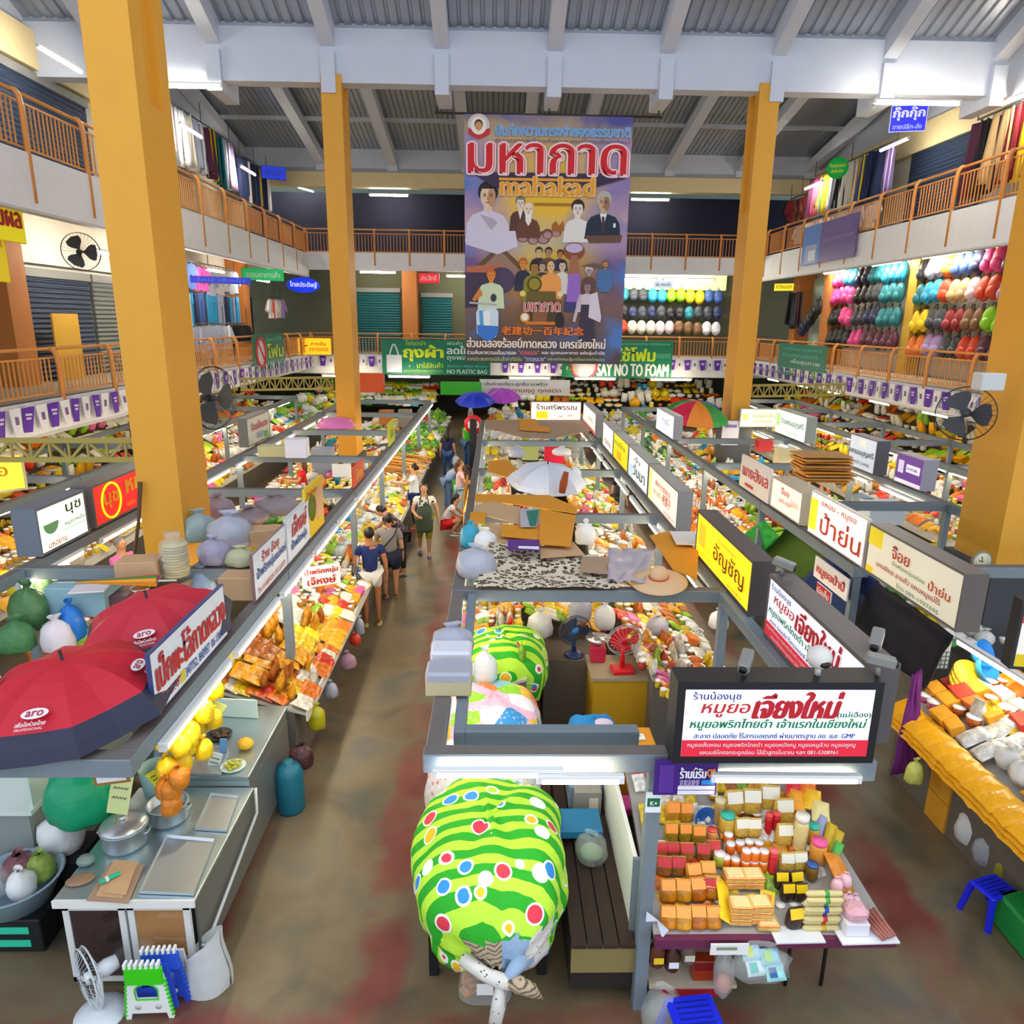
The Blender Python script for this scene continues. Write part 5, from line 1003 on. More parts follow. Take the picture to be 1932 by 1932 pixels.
# ================================================================ the packet counter under the black sign
PA, PB, PC = Vector((1.12, 4.08, .74)), Vector((2.62, 4.03, .74)), Vector((1.12, 5.35, 1.2))
PN = (PB-PA).cross(PC-PA).normalized()
def ps(px, py, lift=0):
    d = ray(px, py); o = Vector((0, 0, EYE)); q = PA+PN*lift; return o+d*((q-o).dot(PN)/d.dot(PN))
SH = 'on the packet counter'
t = thing('display_counter', 'sloping packet counter with maroon front edge under the black sign', 'counter', (1.85, 4.7, 0))
MB().use(M('#6a2a4a', .6)).box(-.74, .93, -.71, -.66, .66, .735).use(M('#9a9690', .4)).add([(-.74, -.66, .69), (.92, -.7, .69), (.66, .7, 1.13), (-.74, .7, 1.13), (-.74, -.66, .73), (.92, -.7, .73), (.66, .7, 1.18), (-.74, .7, 1.18)], [(3, 2, 1, 0), (4, 5, 6, 7), (0, 1, 5, 4), (1, 2, 6, 5), (2, 3, 7, 6), (3, 0, 4, 7)]).build('shelf', None, t)
for x in (-.66, -.1, .35, .62):
    for y in (-.4, .6): MB().use(M('#2a2c30', .4, metal=.4)).tube([(x, y, 0), (x, y, .72 if y < 0 else 1.1)], .014, 6).build('leg', None, t)
MB().use(DARK).box(-.74, .4, .1, .7, .02, .68).build('shade_block', None, t)  # near-black block stands in for the shade under the shelf
def pouch(nm, w, d, h, body, hdr, label, cat, tint='#f0a020'):
    """sealed clear pouch standing on its base with a printed header card"""
    o = bpy.data.objects.new(nm, None); COL.objects.link(o); tag(o, label, cat)
    mb = MB().use(body); prof = [(1, 0), (1.06, .1), (1.05, .45), (.92, .75), (.55, .95), (.5, 1.0)]
    vs = []; n = 12
    for k, (s, z) in enumerate(prof):
        for i in range(n):
            a = 2*pi*i/n; ca, sa = cos(a), sin(a); q = (abs(ca)**3.2+abs(sa)**3.2)**(-1/3.2); yy = d/2*s*(1-.75*max(0, z-.6)/.4)
            vs.append((w/2*q*ca*(1.0 if z < .8 else .98), yy*q*sa, h*z))
    mb.add(vs, [(k*n+i, k*n+(i+1) % n, (k+1)*n+(i+1) % n, (k+1)*n+i) for k in range(len(prof)-1) for i in range(n)]+[tuple(range(n-1, -1, -1)), tuple(range((len(prof)-1)*n, len(prof)*n))], True)
    bo = mb.build('pouch_body', None, o); bo['tinted'] = 1; bo.color = (*lin(tint), 1)
    if hdr: MB().use(M(hdr, .35)).add([(-w*.42, -d*.5, h*.55), (w*.42, -d*.5, h*.55), (w*.42, -d*.2, h*.97), (-w*.42, -d*.2, h*.97), (-w*.42, -d*.5+.004, h*.55), (w*.42, -d*.5+.004, h*.55), (w*.42, -d*.2+.004, h*.97), (-w*.42, -d*.2+.004, h*.97)], [(0, 1, 2, 3), (7, 6, 5, 4), (1, 0, 4, 5), (2, 1, 5, 6), (3, 2, 6, 7), (0, 3, 7, 4)]).build('header_card', None, o)
    return o
def lay(proto, pts, label, group, colours=None, sc=1, rx=.0):
    for k, p in enumerate(pts):
        P = ps(*p); dup(proto, P, None, label, group, colours[k % len(colours)] if colours else None, sc*random.uniform(.96, 1.05), (rx, 0, random.uniform(-.15, .15)))
def kill(o):
    for c in list(o.children): bpy.data.objects.remove(c)
    bpy.data.objects.remove(o)
pa = pouch('snack_pouch', .115, .085, .15, WRAP, '#f4a24a', 'x', 'pouch')
OR = ['#e8921c', '#f0a828', '#d8781a']
lay(pa, [(1260, 1748), (1288, 1750), (1317, 1748), (1345, 1748)], 'orange cracker pouch in the front row '+SH, 'front row of orange pouches', OR, 1, -.3)
lay(pa, [(1260, 1698), (1288, 1698), (1316, 1696), (1343, 1692)], 'orange cracker pouch in the second row '+SH, 'second row of orange pouches', OR, 1.05, -.3)
lay(pa, [(1309, 1668), (1335, 1664)], 'orange pouch behind the second row '+SH, 'two orange pouches', OR, 1, -.3)
pb = pouch('snack_pouch', .11, .085, .14, WRAP, '#c8323a', 'x', 'pouch', '#a8622a')
lay(pb, [(1252, 1646), (1278, 1646), (1335, 1685)], 'brown pouch with a red header '+SH, 'brown pouches with red headers', ['#b8763a'], 1)
lay(pb, [(1246, 1616), (1268, 1616), (1294, 1618), (1325, 1620), (1345, 1612)], 'brown pork crackling pouch with a red label in the middle row '+SH, 'middle row of brown pouches', ['#c8843a', '#a86a32'], .95)
pc = pouch('nut_pouch', .11, .08, .16, WRAP, '#f2923a', 'x', 'pouch', '#c8a02a')
lay(pc, [(1265, 1584), (1291, 1584), (1317, 1588)], 'nut pouch with an orange header '+SH, 'nut pouches', ['#b8962a'], .95)
lay(pc, [(1268, 1546), (1293, 1546)], 'golden twist pouch at the back left '+SH, 'back left pouches', ['#e0a030'], 1)
pd = pouch('clear_snack_bag', .15, .1, .2, mat('pale_crisps_in_wrap', '#cfa94a', .25, bump=.7, scale=30, var=.35), '#e6e4d4', 'x', 'bag of snacks')
lay(pd, [(1381, 1532), (1415, 1530), (1449, 1524)], 'large clear bag of pork rind at the back '+SH, 'large clear bags at the back', None, 1)
lay(pd, [(1397, 1575), (1420, 1575)], 'medium clear bag of pork rind beside the mint lidded jar', 'medium clear bags', None, .78)
lay(pd, [(1475, 1548)], 'puffed clear bag of crisps right of the large bags at the back', None, None, 1.05); lay(pd, [(1477, 1590)], 'flat topped clear bag before the ribbed jar', None, None, .85)
lay(pd, [(1482, 1640), (1506, 1638)], 'small clear bag with a white strip beside the red cans', 'small clear bags', None, .72)
pe = pouch('chilli_bag', .1, .07, .13, mat('dark_chilli_in_wrap', '#3a2620', .25, bump=.5, scale=30, var=.3), '#f4cf1e', 'x', 'bag')
lay(pe, [(1472, 1672), (1499, 1672)], 'dark chilli bag with a yellow card, back pair '+SH, 'back pair of dark bags', None, 1); lay(pe, [(1484, 1694), (1508, 1694)], 'dark chilli bag with a yellow card, front pair '+SH, 'front pair of dark bags', None, 1); lay(pe, [(1497, 1745)], 'single dark bag with a yellow sticker left of the sausages', None, None, 1.15)
for q in (pa, pb, pc, pd, pe): kill(q)
display('filling the gaps '+SH, PA+Vector((.04, .12, .0)), PB+Vector((-.1, .12, 0)), PC+Vector((.04, 0, 0)), 13, 9, [('packet', 5), ('tub', 1)], SNACK+[('#f6f4ee', 3), ('#8fbf2a', 1)], .55, 91, keep=.8, D=PC+Vector((1.2, 0, 0)))
def jar(nm, r, h, fill, lidc, label, P, group=None, rings=0):
    t = thing(nm, label, 'jar', P, 0, group); f = mat('jar_fill_'+fill.strip('#'), fill, .25, bump=.2, scale=30, var=.15)
    pr = [(0, 0), (r*.94, 0), (r, h*.06)]+([(r*(1.0 if k % 2 else .9), h*(.1+.7*k/rings)) for k in range(rings)] if rings else [(r, h*.75)])+[(r*.85, h*.84)]
    MB().use(f).lathe(pr, 16).build('jar_body', None, t); MB().use(M(lidc, .35)).lathe([(r*.9, h*.82), (r*.93, h*.98), (0, h)], 16).build('lid', None, t)
    return t
jp = jar('chilli_paste_jar', .036, .085, '#e0701c', '#eef0f2', 'x', (0, 0, 0))
for grp, lab, pts, dz in (('front jars', 'orange chilli paste jar with a white lid in the lower front row', [(1368, 1633), (1386, 1637), (1405, 1640), (1421, 1640), (1438, 1641)], 0), ('stacked jars', 'orange chilli paste jar stacked in the upper row of jars', [(1405, 1640), (1421, 1640), (1438, 1641)], .087), ('back jars', 'orange chilli paste jar in the back row of jars', [(1377, 1608), (1395, 1606), (1412, 1604), (1430, 1606), (1373, 1590)], .0)):
    for p in pts: dup(jp, ps(*p)+Vector((0, 0, dz)), 0, lab, grp, None, 1.0)
kill(jp)
jar('snack_jar', .06, .16, '#c8a23a', '#2fb8a0', 'round snack jar with a mint lid at the back of the packet counter', ps(1370, 1568)); jar('snack_jar', .06, .19, '#d8923a', '#f05a9a', 'snack jar with a pink lid on the right of the packet counter', ps(1541, 1625)); jar('snack_jar', .05, .14, '#d8a23a', '#2fb8a0', 'small jar with a mint lid behind the pink lidded jar', ps(1531, 1585))
jar('snack_jar', .055, .3, '#dcc88a', '#e8e4d8', 'tall ribbed clear jar of round wafers on the packet counter', ps(1507, 1600), rings=9); jar('snack_jar', .042, .22, '#a8824a', '#d8c89a', 'slim jar of stacked discs beside the blue basin', ps(1355, 1552), rings=8); jar('pickle_jar', .045, .12, '#7a5a1e', '#3a5a9a', 'pickle jar with a blue lid before the pink lidded jar', ps(1530, 1655)); jar('paste_cup', .042, .08, '#e8a060', '#e8564a', 'paste cup with a red and white lid by the nut pouches', ps(1342, 1580)); jar('paste_cup', .045, .1, '#a8b03a', '#f2ece4', 'green paste cup with a white lid left of the orange jars', ps(1356, 1630))
for k, p in enumerate([(1448, 1570), (1462, 1568)]): jar('red_can', .03, .17, '#c8202a', '#e84a4a', 'red ribbed stack of cans, %s, at the back of the packet counter' % ('left' if k == 0 else 'right'), ps(*p), rings=8)
jar('red_can', .032, .2, '#d8303a', '#f06a6a', 'tall red stack of cans right of the orange jars', ps(1456, 1645), rings=9)
tag(MB().use(M('#1c5aa8', .25)).lathe([(0, 0), (.05, 0), (.1, .07), (.095, .07), (.05, .012), (0, .012)], 20).at().build('plastic_basin', None, None, ps(1326, 1545)), 'small blue basin on its side at the back of the packet counter', 'basin').rotation_euler = (1.1, 0, .2)
# sweets boxes in three layers
t0 = thing('cake_box', 'x', 'box'); MB().use(mat('golden_wafers', '#e8b860', .35, bump=.5, scale=30, var=.3)).box(-.075, .075, -.06, .06, 0, .05, .006).build('box_body', None, t0); MB().use(M('#d8281e', .35)).box(-.077, .077, -.063, .063, .036, .042, .003).build('red_rim', None, t0); MB().use(mat('wafer_window', '#f6dca0', .2, var=.2, scale=20)).box(-.06, .06, -.048, .048, .048, .054, .003).build('window', None, t0)
for lab, grp, pts in (('yellow wafer box with red rim in the back stack on the packet counter', 'back stack of wafer boxes', [(1384, 1668, 0), (1418, 1668, 0), (1384, 1668, 1), (1418, 1668, 1)]), ('yellow wafer box with red rim in the front stack on the packet counter', 'front stack of wafer boxes', [(1394, 1735, 0), (1430, 1733, 0), (1394, 1735, 1), (1430, 1733, 1), (1394, 1735, 2), (1430, 1733, 2), (1446, 1745, 0)])):
    for px, py, l in pts: dup(t0, ps(px, py)+Vector((0, 0, .053*l)), random.uniform(-.06, .06), lab, grp, None, .98)
kill(t0)
tag(MB().use(M('#f2d84a', .4)).box(-.05, .05, -.1, .1, 0, .006).use(M('#e8923a')).box(-.03, .03, -.02, .06, .006, .007).build('price_card', None, None, ps(1447, 1700, .05), -.4), 'yellow leaflet leaning on the wafer boxes', 'card')
tag(pillow(MB().use(mat('yellow_wrap', '#f0cf1e', .25, bump=.5, scale=14)), .14, .3, .04).build('snack_packet', None, None, ps(1362, 1700, .05), .2), 'long yellow packet between the orange pouches and the wafer boxes', 'packet').rotation_euler = (.5, .7, .2)
# sausages, box of meat, trays
for k in range(8):
    P = ps(1548, 1755)+Vector((0, .0+.02*(k % 2), .022+.038*k)); t = thing('sausage', 'pale sausage in the stack of eight, layer %s from the bottom' % ['one', 'two', 'three', 'four', 'five', 'six', 'seven', 'eight'][k], 'sausage', P)
    MB().use(mat('sausage_skin', '#d8c88a', .35, var=.08, scale=8)).tube([(-.13, 0, 0), (-.122, 0, 0), (-.105, 0, 0), (.105, 0, 0), (.122, 0, 0), (.13, 0, 0)], [.006, .016, .021, .021, .016, .006], 10).build('casing', None, t)
    MB().use(M(['#d8b01e', '#c83a3a', '#c83a3a', '#2a4ab8', '#2a4ab8', '#4aa04a', '#4aa04a', '#4aa04a'][k], .4)).tube([(.0, 0, 0), (.03, 0, 0)], .0222, 10).build('label_band', None, t)
tag(MB().use(M('#e6eaee', .3)).box(-.17, .17, -.1, .1, 0, .012).build('white_tray', None, None, ps(1500, 1758), .02), 'thin white tray under the sausages', 'tray'); tag(MB().use(M('#eceef2', .3)).box(-.22, .18, -.12, .14, 0, .012).build('white_tray', None, None, ps(1632, 1755), .03), 'thin white tray at the right front corner', 'tray')
t = thing('meat_box', 'white box with pink minced meat on the right front tray', 'box', ps(1608, 1752, .014)); MB().use(M('#e8e4ea', .5)).box(-.08, .08, -.07, .07, 0, .1, .004).build('box_body', None, t); MB().use(mat('minced_meat', '#e0aab4', .35, bump=.7, scale=25, var=.2)).box(-.075, .08, -.065, .065, .1, .2, .03).build('contents', None, t)
for k, (dx, dy, dz) in enumerate([(-.0, .1, .2), (.06, .12, .17), (-.05, .18, .26), (.02, .2, .28)]):
    tag(sack_mesh(MB().use(mat('pink_meat_bag', '#e8bcc6', .25, bump=.6, scale=20)), (0, 0, 0), (.04, .04), .1, k).build('meatball_bag', None, None, ps(1608, 1752)+Vector((dx, dy, dz-.1))), 'small tied bag of pink meatballs behind the white meat box', 'plastic bag', 'bags of pink meatballs')
mb = MB().use(mat('skewered_meat', '#a8685a', .5, var=.3, scale=30))
for k in range(5): mb.tube([(-.05+.025*k, -.1, .02), (-.05+.025*k, .1, .03+.01*k)], [.013, .012], 6)
tag(mb.build('meat_skewers', None, None, ps(1655, 1752, .014), .3), 'row of brown meat skewers at the right corner of the tray', 'skewers')
wr = MB().use(mat('orange_strips_in_wrap', '#d8862a', .25, bump=.6, scale=20, var=.3)); pillow(wr, .14, .28, .09); q = tag(wr.build('snack_packet', None, None, ps(1575, 1650, .05)), 'big orange clear packet on the right edge of the packet counter', 'packet'); q.rotation_euler = (.5, .3, .3)
for k, (px, py, c, n_) in enumerate([(1496, 1490, '#d82a3a', 'red'), (1520, 1490, '#e8701c', 'orange'), (1500, 1512, '#f0a01e', 'amber'), (1530, 1512, '#f4b81e', 'golden'), (1545, 1535, '#e8d890', 'cream')]):
    tag(pillow(MB().use(mat('wrap_'+n_, c, .25, bump=.5, scale=15, var=.15)), .15, .2, .06).build('snack_packet', None, None, ps(px, py, .04), -.2), n_+' packet at the far right back of the packet counter', 'packet').rotation_euler = (.4, .25, -.2)
for k, (px, py, c) in enumerate([(1545, 1560, '#9a9ab8'), (1562, 1578, '#c8a81e'), (1575, 1590, '#c0a01e')]): tag(pillow(MB().use(mat('wrap_'+c.strip('#'), c, .25, bump=.5, scale=15, var=.2)), .08, .2, .05).build('snack_packet', None, None, ps(px, py, .04), -.4), ['grey', 'olive yellow', 'mustard'][k]+' slim packet hanging at the right edge of the packet counter', 'packet').rotation_euler = (.6, .4, -.4)
tag(pillow(MB().use(M('#4fae4a', .3)), .07, .22, .04).build('snack_packet', None, None, ps(1574, 1615, .05), -.4), 'green slim packet at the right edge of the packet counter', 'packet').rotation_euler = (.6, .4, -.45)
tag(MB().use(M('#f2f2ee', .5)).box(-.13, .13, -.004, .004, -.09, .0).use(M('#8a9a7a')).box(-.09, .05, -.006, -.004, -.05, -.025).build('price_tag', None, None, (PA+PB)*.5+Vector((-.27, -.12, .02))), 'white price tag hanging from the front edge of the packet counter', 'tag')
tag(MB().use(M('#dfe6f4', .5)).add([(-.05, 0, 0), (.02, -.02, .03), (.06, -.04, -.1), (.1, -.05, -.02), (.03, -.045, .05), (-.05, -.003, .09)], [(0, 1, 4, 5), (1, 2, 3, 4)]).build('paper_notice', None, None, (1.1, 4.06, .82)), 'creased white paper taped to the front steel post', 'paper')
# purple payment board on the post
p0 = py_(1232, 1500, 4.02); q1 = py_(1350, 1500, 4.02)
sign('payment_board', 'purple board with white Thai words hanging beside the steel post', 'sign', (p0.x, 4.02, p0.z), 0, q1.x-p0.x, py_(1232, 1434, 4.02).z-p0.z, .012, '#43207a', '#43207a', 0, [('ร้านนี้รับ', .4, .5, .82, .82, '#f2eef8', .04), ('QR', .84, .52, .98, .78, '#f0902a', .04), ('这家店接受', .4, .28, .72, .46, '#c8b8e0', .02)], [(.38, .14, .99, .26, '#eeeaf4'), (.38, .0, .99, .12, '#eeeaf4'), (.06, .06, .3, .9, '#5a2f92'), (.76, .3, .97, .44, '#2a8ad8')], .006)
sign('payment_board', 'small green and white sticker board under the purple board', 'sign', (p0.x-.03, 4.07, p0.z-.17), 0, .1, .15, .008, '#e8eef0', '#e8eef0', 0, [('K+', .25, .4, .75, .62, '#f2f6f4', .03)], [(.05, .3, .95, .75, '#1a6a4a')], .004)
# things below the packet counter
for k, (px, py, lab, c, lc) in enumerate([(1240, 1800, 'dark amber bottle with a yellow label below the packet counter', '#5a2a1a', '#f0cf1e'), (1268, 1808, 'dark amber bottle with a white label below the packet counter', '#4a2a1e', '#f2f2f0'), (1298, 1795, 'pale plastic bottle of brown liquid below the packet counter', '#6a5a4e', '#d8d0b8')]):
    P = py_(px, py, 4.12); t = thing('sauce_bottle', lab, 'bottle', (P.x, 4.12, P.z-.08)); MB().use(mat('amber_'+c.strip('#'), c, .15, spec=.6)).lathe([(0, 0), (.05, 0), (.055, .02), (.055, .13), (.02, .18), (.018, .21)], 14).build('bottle_body', None, t); MB().use(M(['#5a2a6a', '#8a9a2a', '#c8b83a'][k], .4)).lathe([(.02, .2), (.022, .235), (0, .237)], 10).build('cap', None, t); MB().use(M(lc, .4)).box(-.035, .035, -.058, -.054, .05, .1).build('label', None, t)
lowz = py_(1300, 1850, 4.14).z
tag(MB().use(M('#c8b8a0', .6)).box(1.12, 1.75, 4.1, 4.5, lowz-.03, lowz).use(M('#b02030', .5)).box(1.2, 1.62, 4.09, 4.1, lowz-.09, lowz-.03).build('low_shelf'), 'low shelf with a red front edge below the packet counter', 'shelf')
P = py_(1332, 1805, 4.13); tag(MB().use(mat('orange_syrup', '#a83a1a', .2)).box(-.08, .08, 0, .1, 0, .17, .01).use(M('#8a1a1a', .4)).box(-.075, .075, -.004, 0, .1, .165).build('syrup_pack', None, None, (P.x, 4.13, lowz)), 'orange red syrup pack standing on the low shelf', 'packet')
P = py_(1364, 1830, 4.05); t = thing('plastic_bag', 'clear bag of pink onions hanging from the packet counter', 'plastic bag', (P.x, 4.02, P.z-.16)); sack_mesh(MB().use(BAG), (0, 0, 0), (.07, .06), .38, 6).build('bag', None, t); MB().use(mat('pink_onions', '#c8886a', .4, bump=.5, scale=25)).ball((0, 0, .08), (.06, .05, .08)).build('contents', None, t)
P = py_(1430, 1812, 3.98)
for k, (dx, dz, c1, c2) in enumerate([(-.06, .06, '#a8d0e8', '#c8d83a'), (.06, .05, '#8ac8d8', '#9ad04a'), (-.04, -.01, '#d8e8f0', '#3ab8a8'), (.08, -.02, '#9ad8d8', '#2a5a9a')]):
    tag(pillow(MB().use(M(c1, .3)), .14, .1, .06).use(M(c2, .35)).box(-.05, .0, -.03, .03, .055, .062).build('tissue_packet', None, None, (P.x+dx, 3.99-.03*k, P.z+dz)), 'pale blue tissue packet in the bag hanging before the packet counter', 'packet', 'tissue packets').rotation_euler = (.7, 0, .1)
tag(sack_mesh(MB().use(BAG), (0, 0, 0), (.2, .1), .24, 2).build('plastic_bag', None, None, (P.x+.01, 3.96, P.z-.1)), 'clear plastic bag around the blue tissue packets', 'plastic bag')
P = pz(1230, 1925, 0); tag(sack_mesh(MB().use(BAG), (0, 0, 0), (.15, .13), .32, 9).build('plastic_bag', None, None, (1.2, 3.98, 0)), 'large clear empty bag on the floor at the foot of the steel post', 'plastic bag')
def stool(label, P, rz, c, h=.3, w=.3, name='plastic_stool'):
    t = thing(name, label, 'stool', P, rz); m = mat('stool_'+c.strip('#'), c, .3)
    mb = MB().use(m); s = w/2; mb.box(-s, s, -s*.8, s*.8, h-.035, h, .02)
    for k in range(5): mb.use(M('#0a1a8a', .4) if c != '#f2f2f2' else M('#b0b0b0')).box(-s*.7, s*.7, -s*.55+k*.2*s*1.2, -s*.55+k*.2*s*1.2+.012, h, h+.002)
    mb.build('seat', None, t)
    for sx in (-1, 1):
        for sy in (-1, 1): MB().use(m).add([(sx*s*.72, sy*s*.5, h-.03), (sx*s*.98, sy*s*.5, h-.03), (sx*s*.98, sy*s*.78, h-.03), (sx*s*.72, sy*s*.78, h-.03), (sx*s*1.0, sy*s*.75, 0), (sx*s*1.2, sy*s*.75, 0), (sx*s*1.2, sy*s*1.0, 0), (sx*s*1.0, sy*s*1.0, 0)], [(0, 1, 2, 3), (7, 6, 5, 4), (1, 0, 4, 5), (2, 1, 5, 6), (3, 2, 6, 7), (0, 3, 7, 4)] if sx*sy > 0 else [(3, 2, 1, 0), (4, 5, 6, 7), (5, 4, 0, 1), (6, 5, 1, 2), (7, 6, 2, 3), (4, 7, 3, 0)]).build('leg', None, t)
    return t
P = pz(1310, 1915, .25); stool('blue plastic stool pushed under the front of the packet counter', (P.x, P.y, 0), .1, '#1a2ad8', .28, .34)
# ================================================================ on top of the middle stalls
CARDM = mat('brown_cardboard', '#c08a4a', .75, var=.08, scale=5); CARDO = mat('orange_cardboard', '#d8901f', .75, var=.06, scale=5); CARDT = mat('tan_cardboard', '#c4a078', .75, var=.08, scale=5); CARDG = mat('faded_cardboard', '#a58a70', .8, var=.1, scale=4)
def panel(name, label, cat, pts, z, m, th=.012, parent=None, extra=None):
    """a flat sheet lying at height z (z may be one value per corner), outline given where it is seen"""
    zs = z if isinstance(z, (list, tuple)) else [z]*len(pts); P = [pz(*p, q) for p, q in zip(pts, zs)]; c = sum(P, Vector())/len(P); n = len(P)
    if sum((P[i].x*P[(i+1) % n].y-P[(i+1) % n].x*P[i].y) for i in range(n)) < 0: P.reverse()
    mb = MB().use(m).add([p-c for p in P]+[p-c-Vector((0, 0, th)) for p in P], [tuple(range(n)), tuple(range(2*n-1, n-1, -1))]+[(i, n+i, n+(i+1) % n, (i+1) % n) for i in range(n)])
    o = mb.build(name, None, parent, c); 
    return tag(o, label, cat) if label else o
def drape(name, label, cat, c4, z, m, sag=.06, n=26, seed=0, th=.006):
    A, B, C_, D = (pz(*p, q) for p, q in zip(c4, z if isinstance(z, (list, tuple)) else [z]*4)); o = (A+B+C_+D)/4
    f = lambda u, v: (A*(1-u)*(1-v)+B*u*(1-v)+C_*u*v+D*(1-u)*v)-o+Vector((.02*noise.noise(Vector((u*4, v*4, seed+5))), .03*noise.noise(Vector((v*5, u*3, seed))), -sag*16*u*(1-u)*v*(1-v)+.035*noise.noise(Vector((u*5, v*4, seed)))))
    return tag(MB().use(m).sheet(n, n, f, True, th).build(name, None, None, o), label, cat)
drape('animal_print_cloth', 'animal print cloth stretched over the middle stalls', 'cloth', [(898, 1108), (1168, 1108), (1128, 1046), (922, 1022)], [2.16, 2.15, 2.18, 2.22], LEO, .05)
KB = 'cardboard_sheet'
for k, (lab, pts, z, m) in enumerate([
    ('long orange cardboard sheet at the back of the pile over the middle stalls', [(897, 932), (1035, 934), (1090, 957), (1088, 968), (953, 948), (897, 946)], 2.2, CARDO),
    ('pale tan cardboard sheet printed with red marks on the pile', [(896, 955), (922, 945), (981, 956), (981, 989), (893, 966)], 2.24, CARDT),
    ('tan cardboard sheet under the pile beside the white bags', [(912, 985), (960, 992), (1020, 1008), (1022, 1040), (940, 1022)], 2.19, CARDT),
    ('orange folded cardboard strip at the front of the pile', [(948, 989), (1018, 992), (1018, 1018), (945, 1010)], 2.25, CARDO),
    ('large square orange carton flattened on the pile', [(1018, 960), (1086, 972), (1077, 1030), (1018, 1026)], 2.27, CARDO),
    ('small orange cardboard square at the left of the pile', [(888, 966), (917, 966), (914, 987), (885, 985)], 2.26, CARDO),
    ('tan cardboard sheet sticking out under the square orange carton', [(1018, 1030), (1082, 1022), (1103, 1046), (1020, 1052)], 2.21, CARDT),
    ('orange cardboard sheet leaning beside the grey umbrella', [(921, 870), (953, 866), (999, 903), (997, 913), (920, 889)], 2.2, CARDO),
    ('wide faded cardboard sheet below the pig sign', [(915, 792), (1102, 792), (1124, 811), (1040, 827), (992, 826), (915, 808)], 2.16, CARDG),
    ('orange cardboard piece lying on the wide faded sheet', [(980, 791), (1010, 790), (1015, 803), (1040, 807), (1037, 815), (980, 811)], 2.19, CARDO),
    ('brown cardboard square beside the animal print cloth', [(1098, 1050), (1150, 1050), (1147, 1082), (1093, 1078)], 2.2, CARDG),
    ('orange carton lying open by the yellow sign', [(1226, 1010), (1268, 1001), (1318, 1040), (1315, 1092), (1270, 1074)], 2.17, CARDO),
    ('white cardboard flap by the yellow sign', [(1264, 1002), (1312, 1003), (1312, 1027), (1276, 1026)], 2.22, M('#e6dcd0', .7))]):
    panel(KB, lab, 'cardboard', pts, z, m)
drape('plastic_sheet', 'grey translucent plastic sheet beside the straw hat', 'plastic sheet', [(1146, 1094), (1215, 1098), (1238, 1036), (1146, 1034)], 2.2, mat('grey_plastic_sheet', '#b0a8b4', .35, alpha=.92), .03, 14)
t = panel('printed_board', 'grey and teal printed board on the cardboard pile', 'board', [(981, 960), (1018, 959), (1012, 993), (982, 993)], 2.285, M('#b6b2ba', .5)); panel('teal_print', None, None, [(993, 964), (1017, 961), (1011, 992), (1000, 992)], 2.292, M('#0f7a66', .5), .004).parent = t; t.children[0].location -= t.location
t = panel('purple_board', 'purple printed board on the front of the cardboard pile', 'board', [(958, 1018), (1018, 1018), (1018, 1038), (958, 1035)], 2.29, M('#5a2a86', .4));
q = panel('white_print', None, None, [(978, 1030), (1017, 1031), (1017, 1036), (978, 1034)], 2.297, M('#e8e4ee', .5), .004); q.parent = t; q.location -= t.location
tag(MB().use(CARDO).box(-.012, .012, -.7, .7, -.42, .5, .003).build('cardboard_sheet', None, None, (-.5, 11.6, 1.72)), 'upright orange cardboard sheet along the aisle edge of the middle stalls', 'cardboard')
hp = pz(1243, 1092, 2.2); t = thing('straw_hat', 'wide straw hat with a red band on top of the middle stalls', 'hat', hp, .3); t.rotation_euler = (.12, -.1, .3)
STRAW = mat('straw', '#d9b48a', .8, bump=.4, scale=60, var=.1); MB().use(STRAW).lathe([(.09, .02), (.2, .0), (.3, -.03), (.3, -.035), (.2, -.006), (.09, .012)], 32).build('brim', None, t); MB().use(STRAW).lathe([(.1, .015), (.095, .07), (.07, .12), (.03, .14), (0, .142)], 24).build('crown', None, t); MB().use(M('#c8402a', .6)).tube([(.1*cos(2*pi*k/24), .1*sin(2*pi*k/24), .025) for k in range(24)], .008, 5, closed=True).build('hat_band', None, t)
def umbrella(label, P, r, h, cols, tilt=(0, 0), ribs=8, rim=None, pole=1.0, rimfrac=.3, seed=0, handle=True):
    """an open umbrella: canopy of panels between ribs, pole and ferrule"""
    t = thing('umbrella', label, 'umbrella', P); t.rotation_euler = (tilt[0], tilt[1], seed); mb = MB(); ns = 7
    prof = [(r*sin(q/ns*1.35)/sin(1.35), h*(cos(q/ns*1.35)-cos(1.35))/(1-cos(1.35))) for q in range(ns+1)]
    for k in range(ribs):
        a0, a1 = 2*pi*k/ribs, 2*pi*(k+1)/ribs
        for q in range(ns):
            m = cols[k % len(cols)] if not (rim and q >= ns*(1-rimfrac)) else rim
            mb.use(M(m, .55)); vs = []
            for (rr, z) in (prof[q], prof[q+1]):
                for s in (0, .5, 1):
                    a = a0+(a1-a0)*s; d = cos((a1-a0)/2)/cos(a-(a0+a1)/2); f = 1-(.03 if s == .5 else 0); vs.append((rr*d*cos(a)*f+0, rr*d*sin(a)*f, z-(0 if s != .5 else .03*rr)))
            mb.add(vs, [(0, 3, 4, 1), (1, 4, 5, 2)])
            mb.add([(x, y, z-.004) for x, y, z in vs], [(1, 4, 3, 0), (2, 5, 4, 1)])
    mb.build('canopy', None, t); MB().use(M('#1c1c20', .4)).tube([(0, 0, -pole), (0, 0, h+.07)], .011, 8).build('pole', None, t)
    rb = MB().use(M('#3a3c40', .4))
    for k in range(ribs):
        a = 2*pi*k/ribs; rb.tube([(p[0]*cos(a), p[0]*sin(a), p[1]-.008) for p in prof], .004, 4)
    rb.build('ribs', None, t); return t
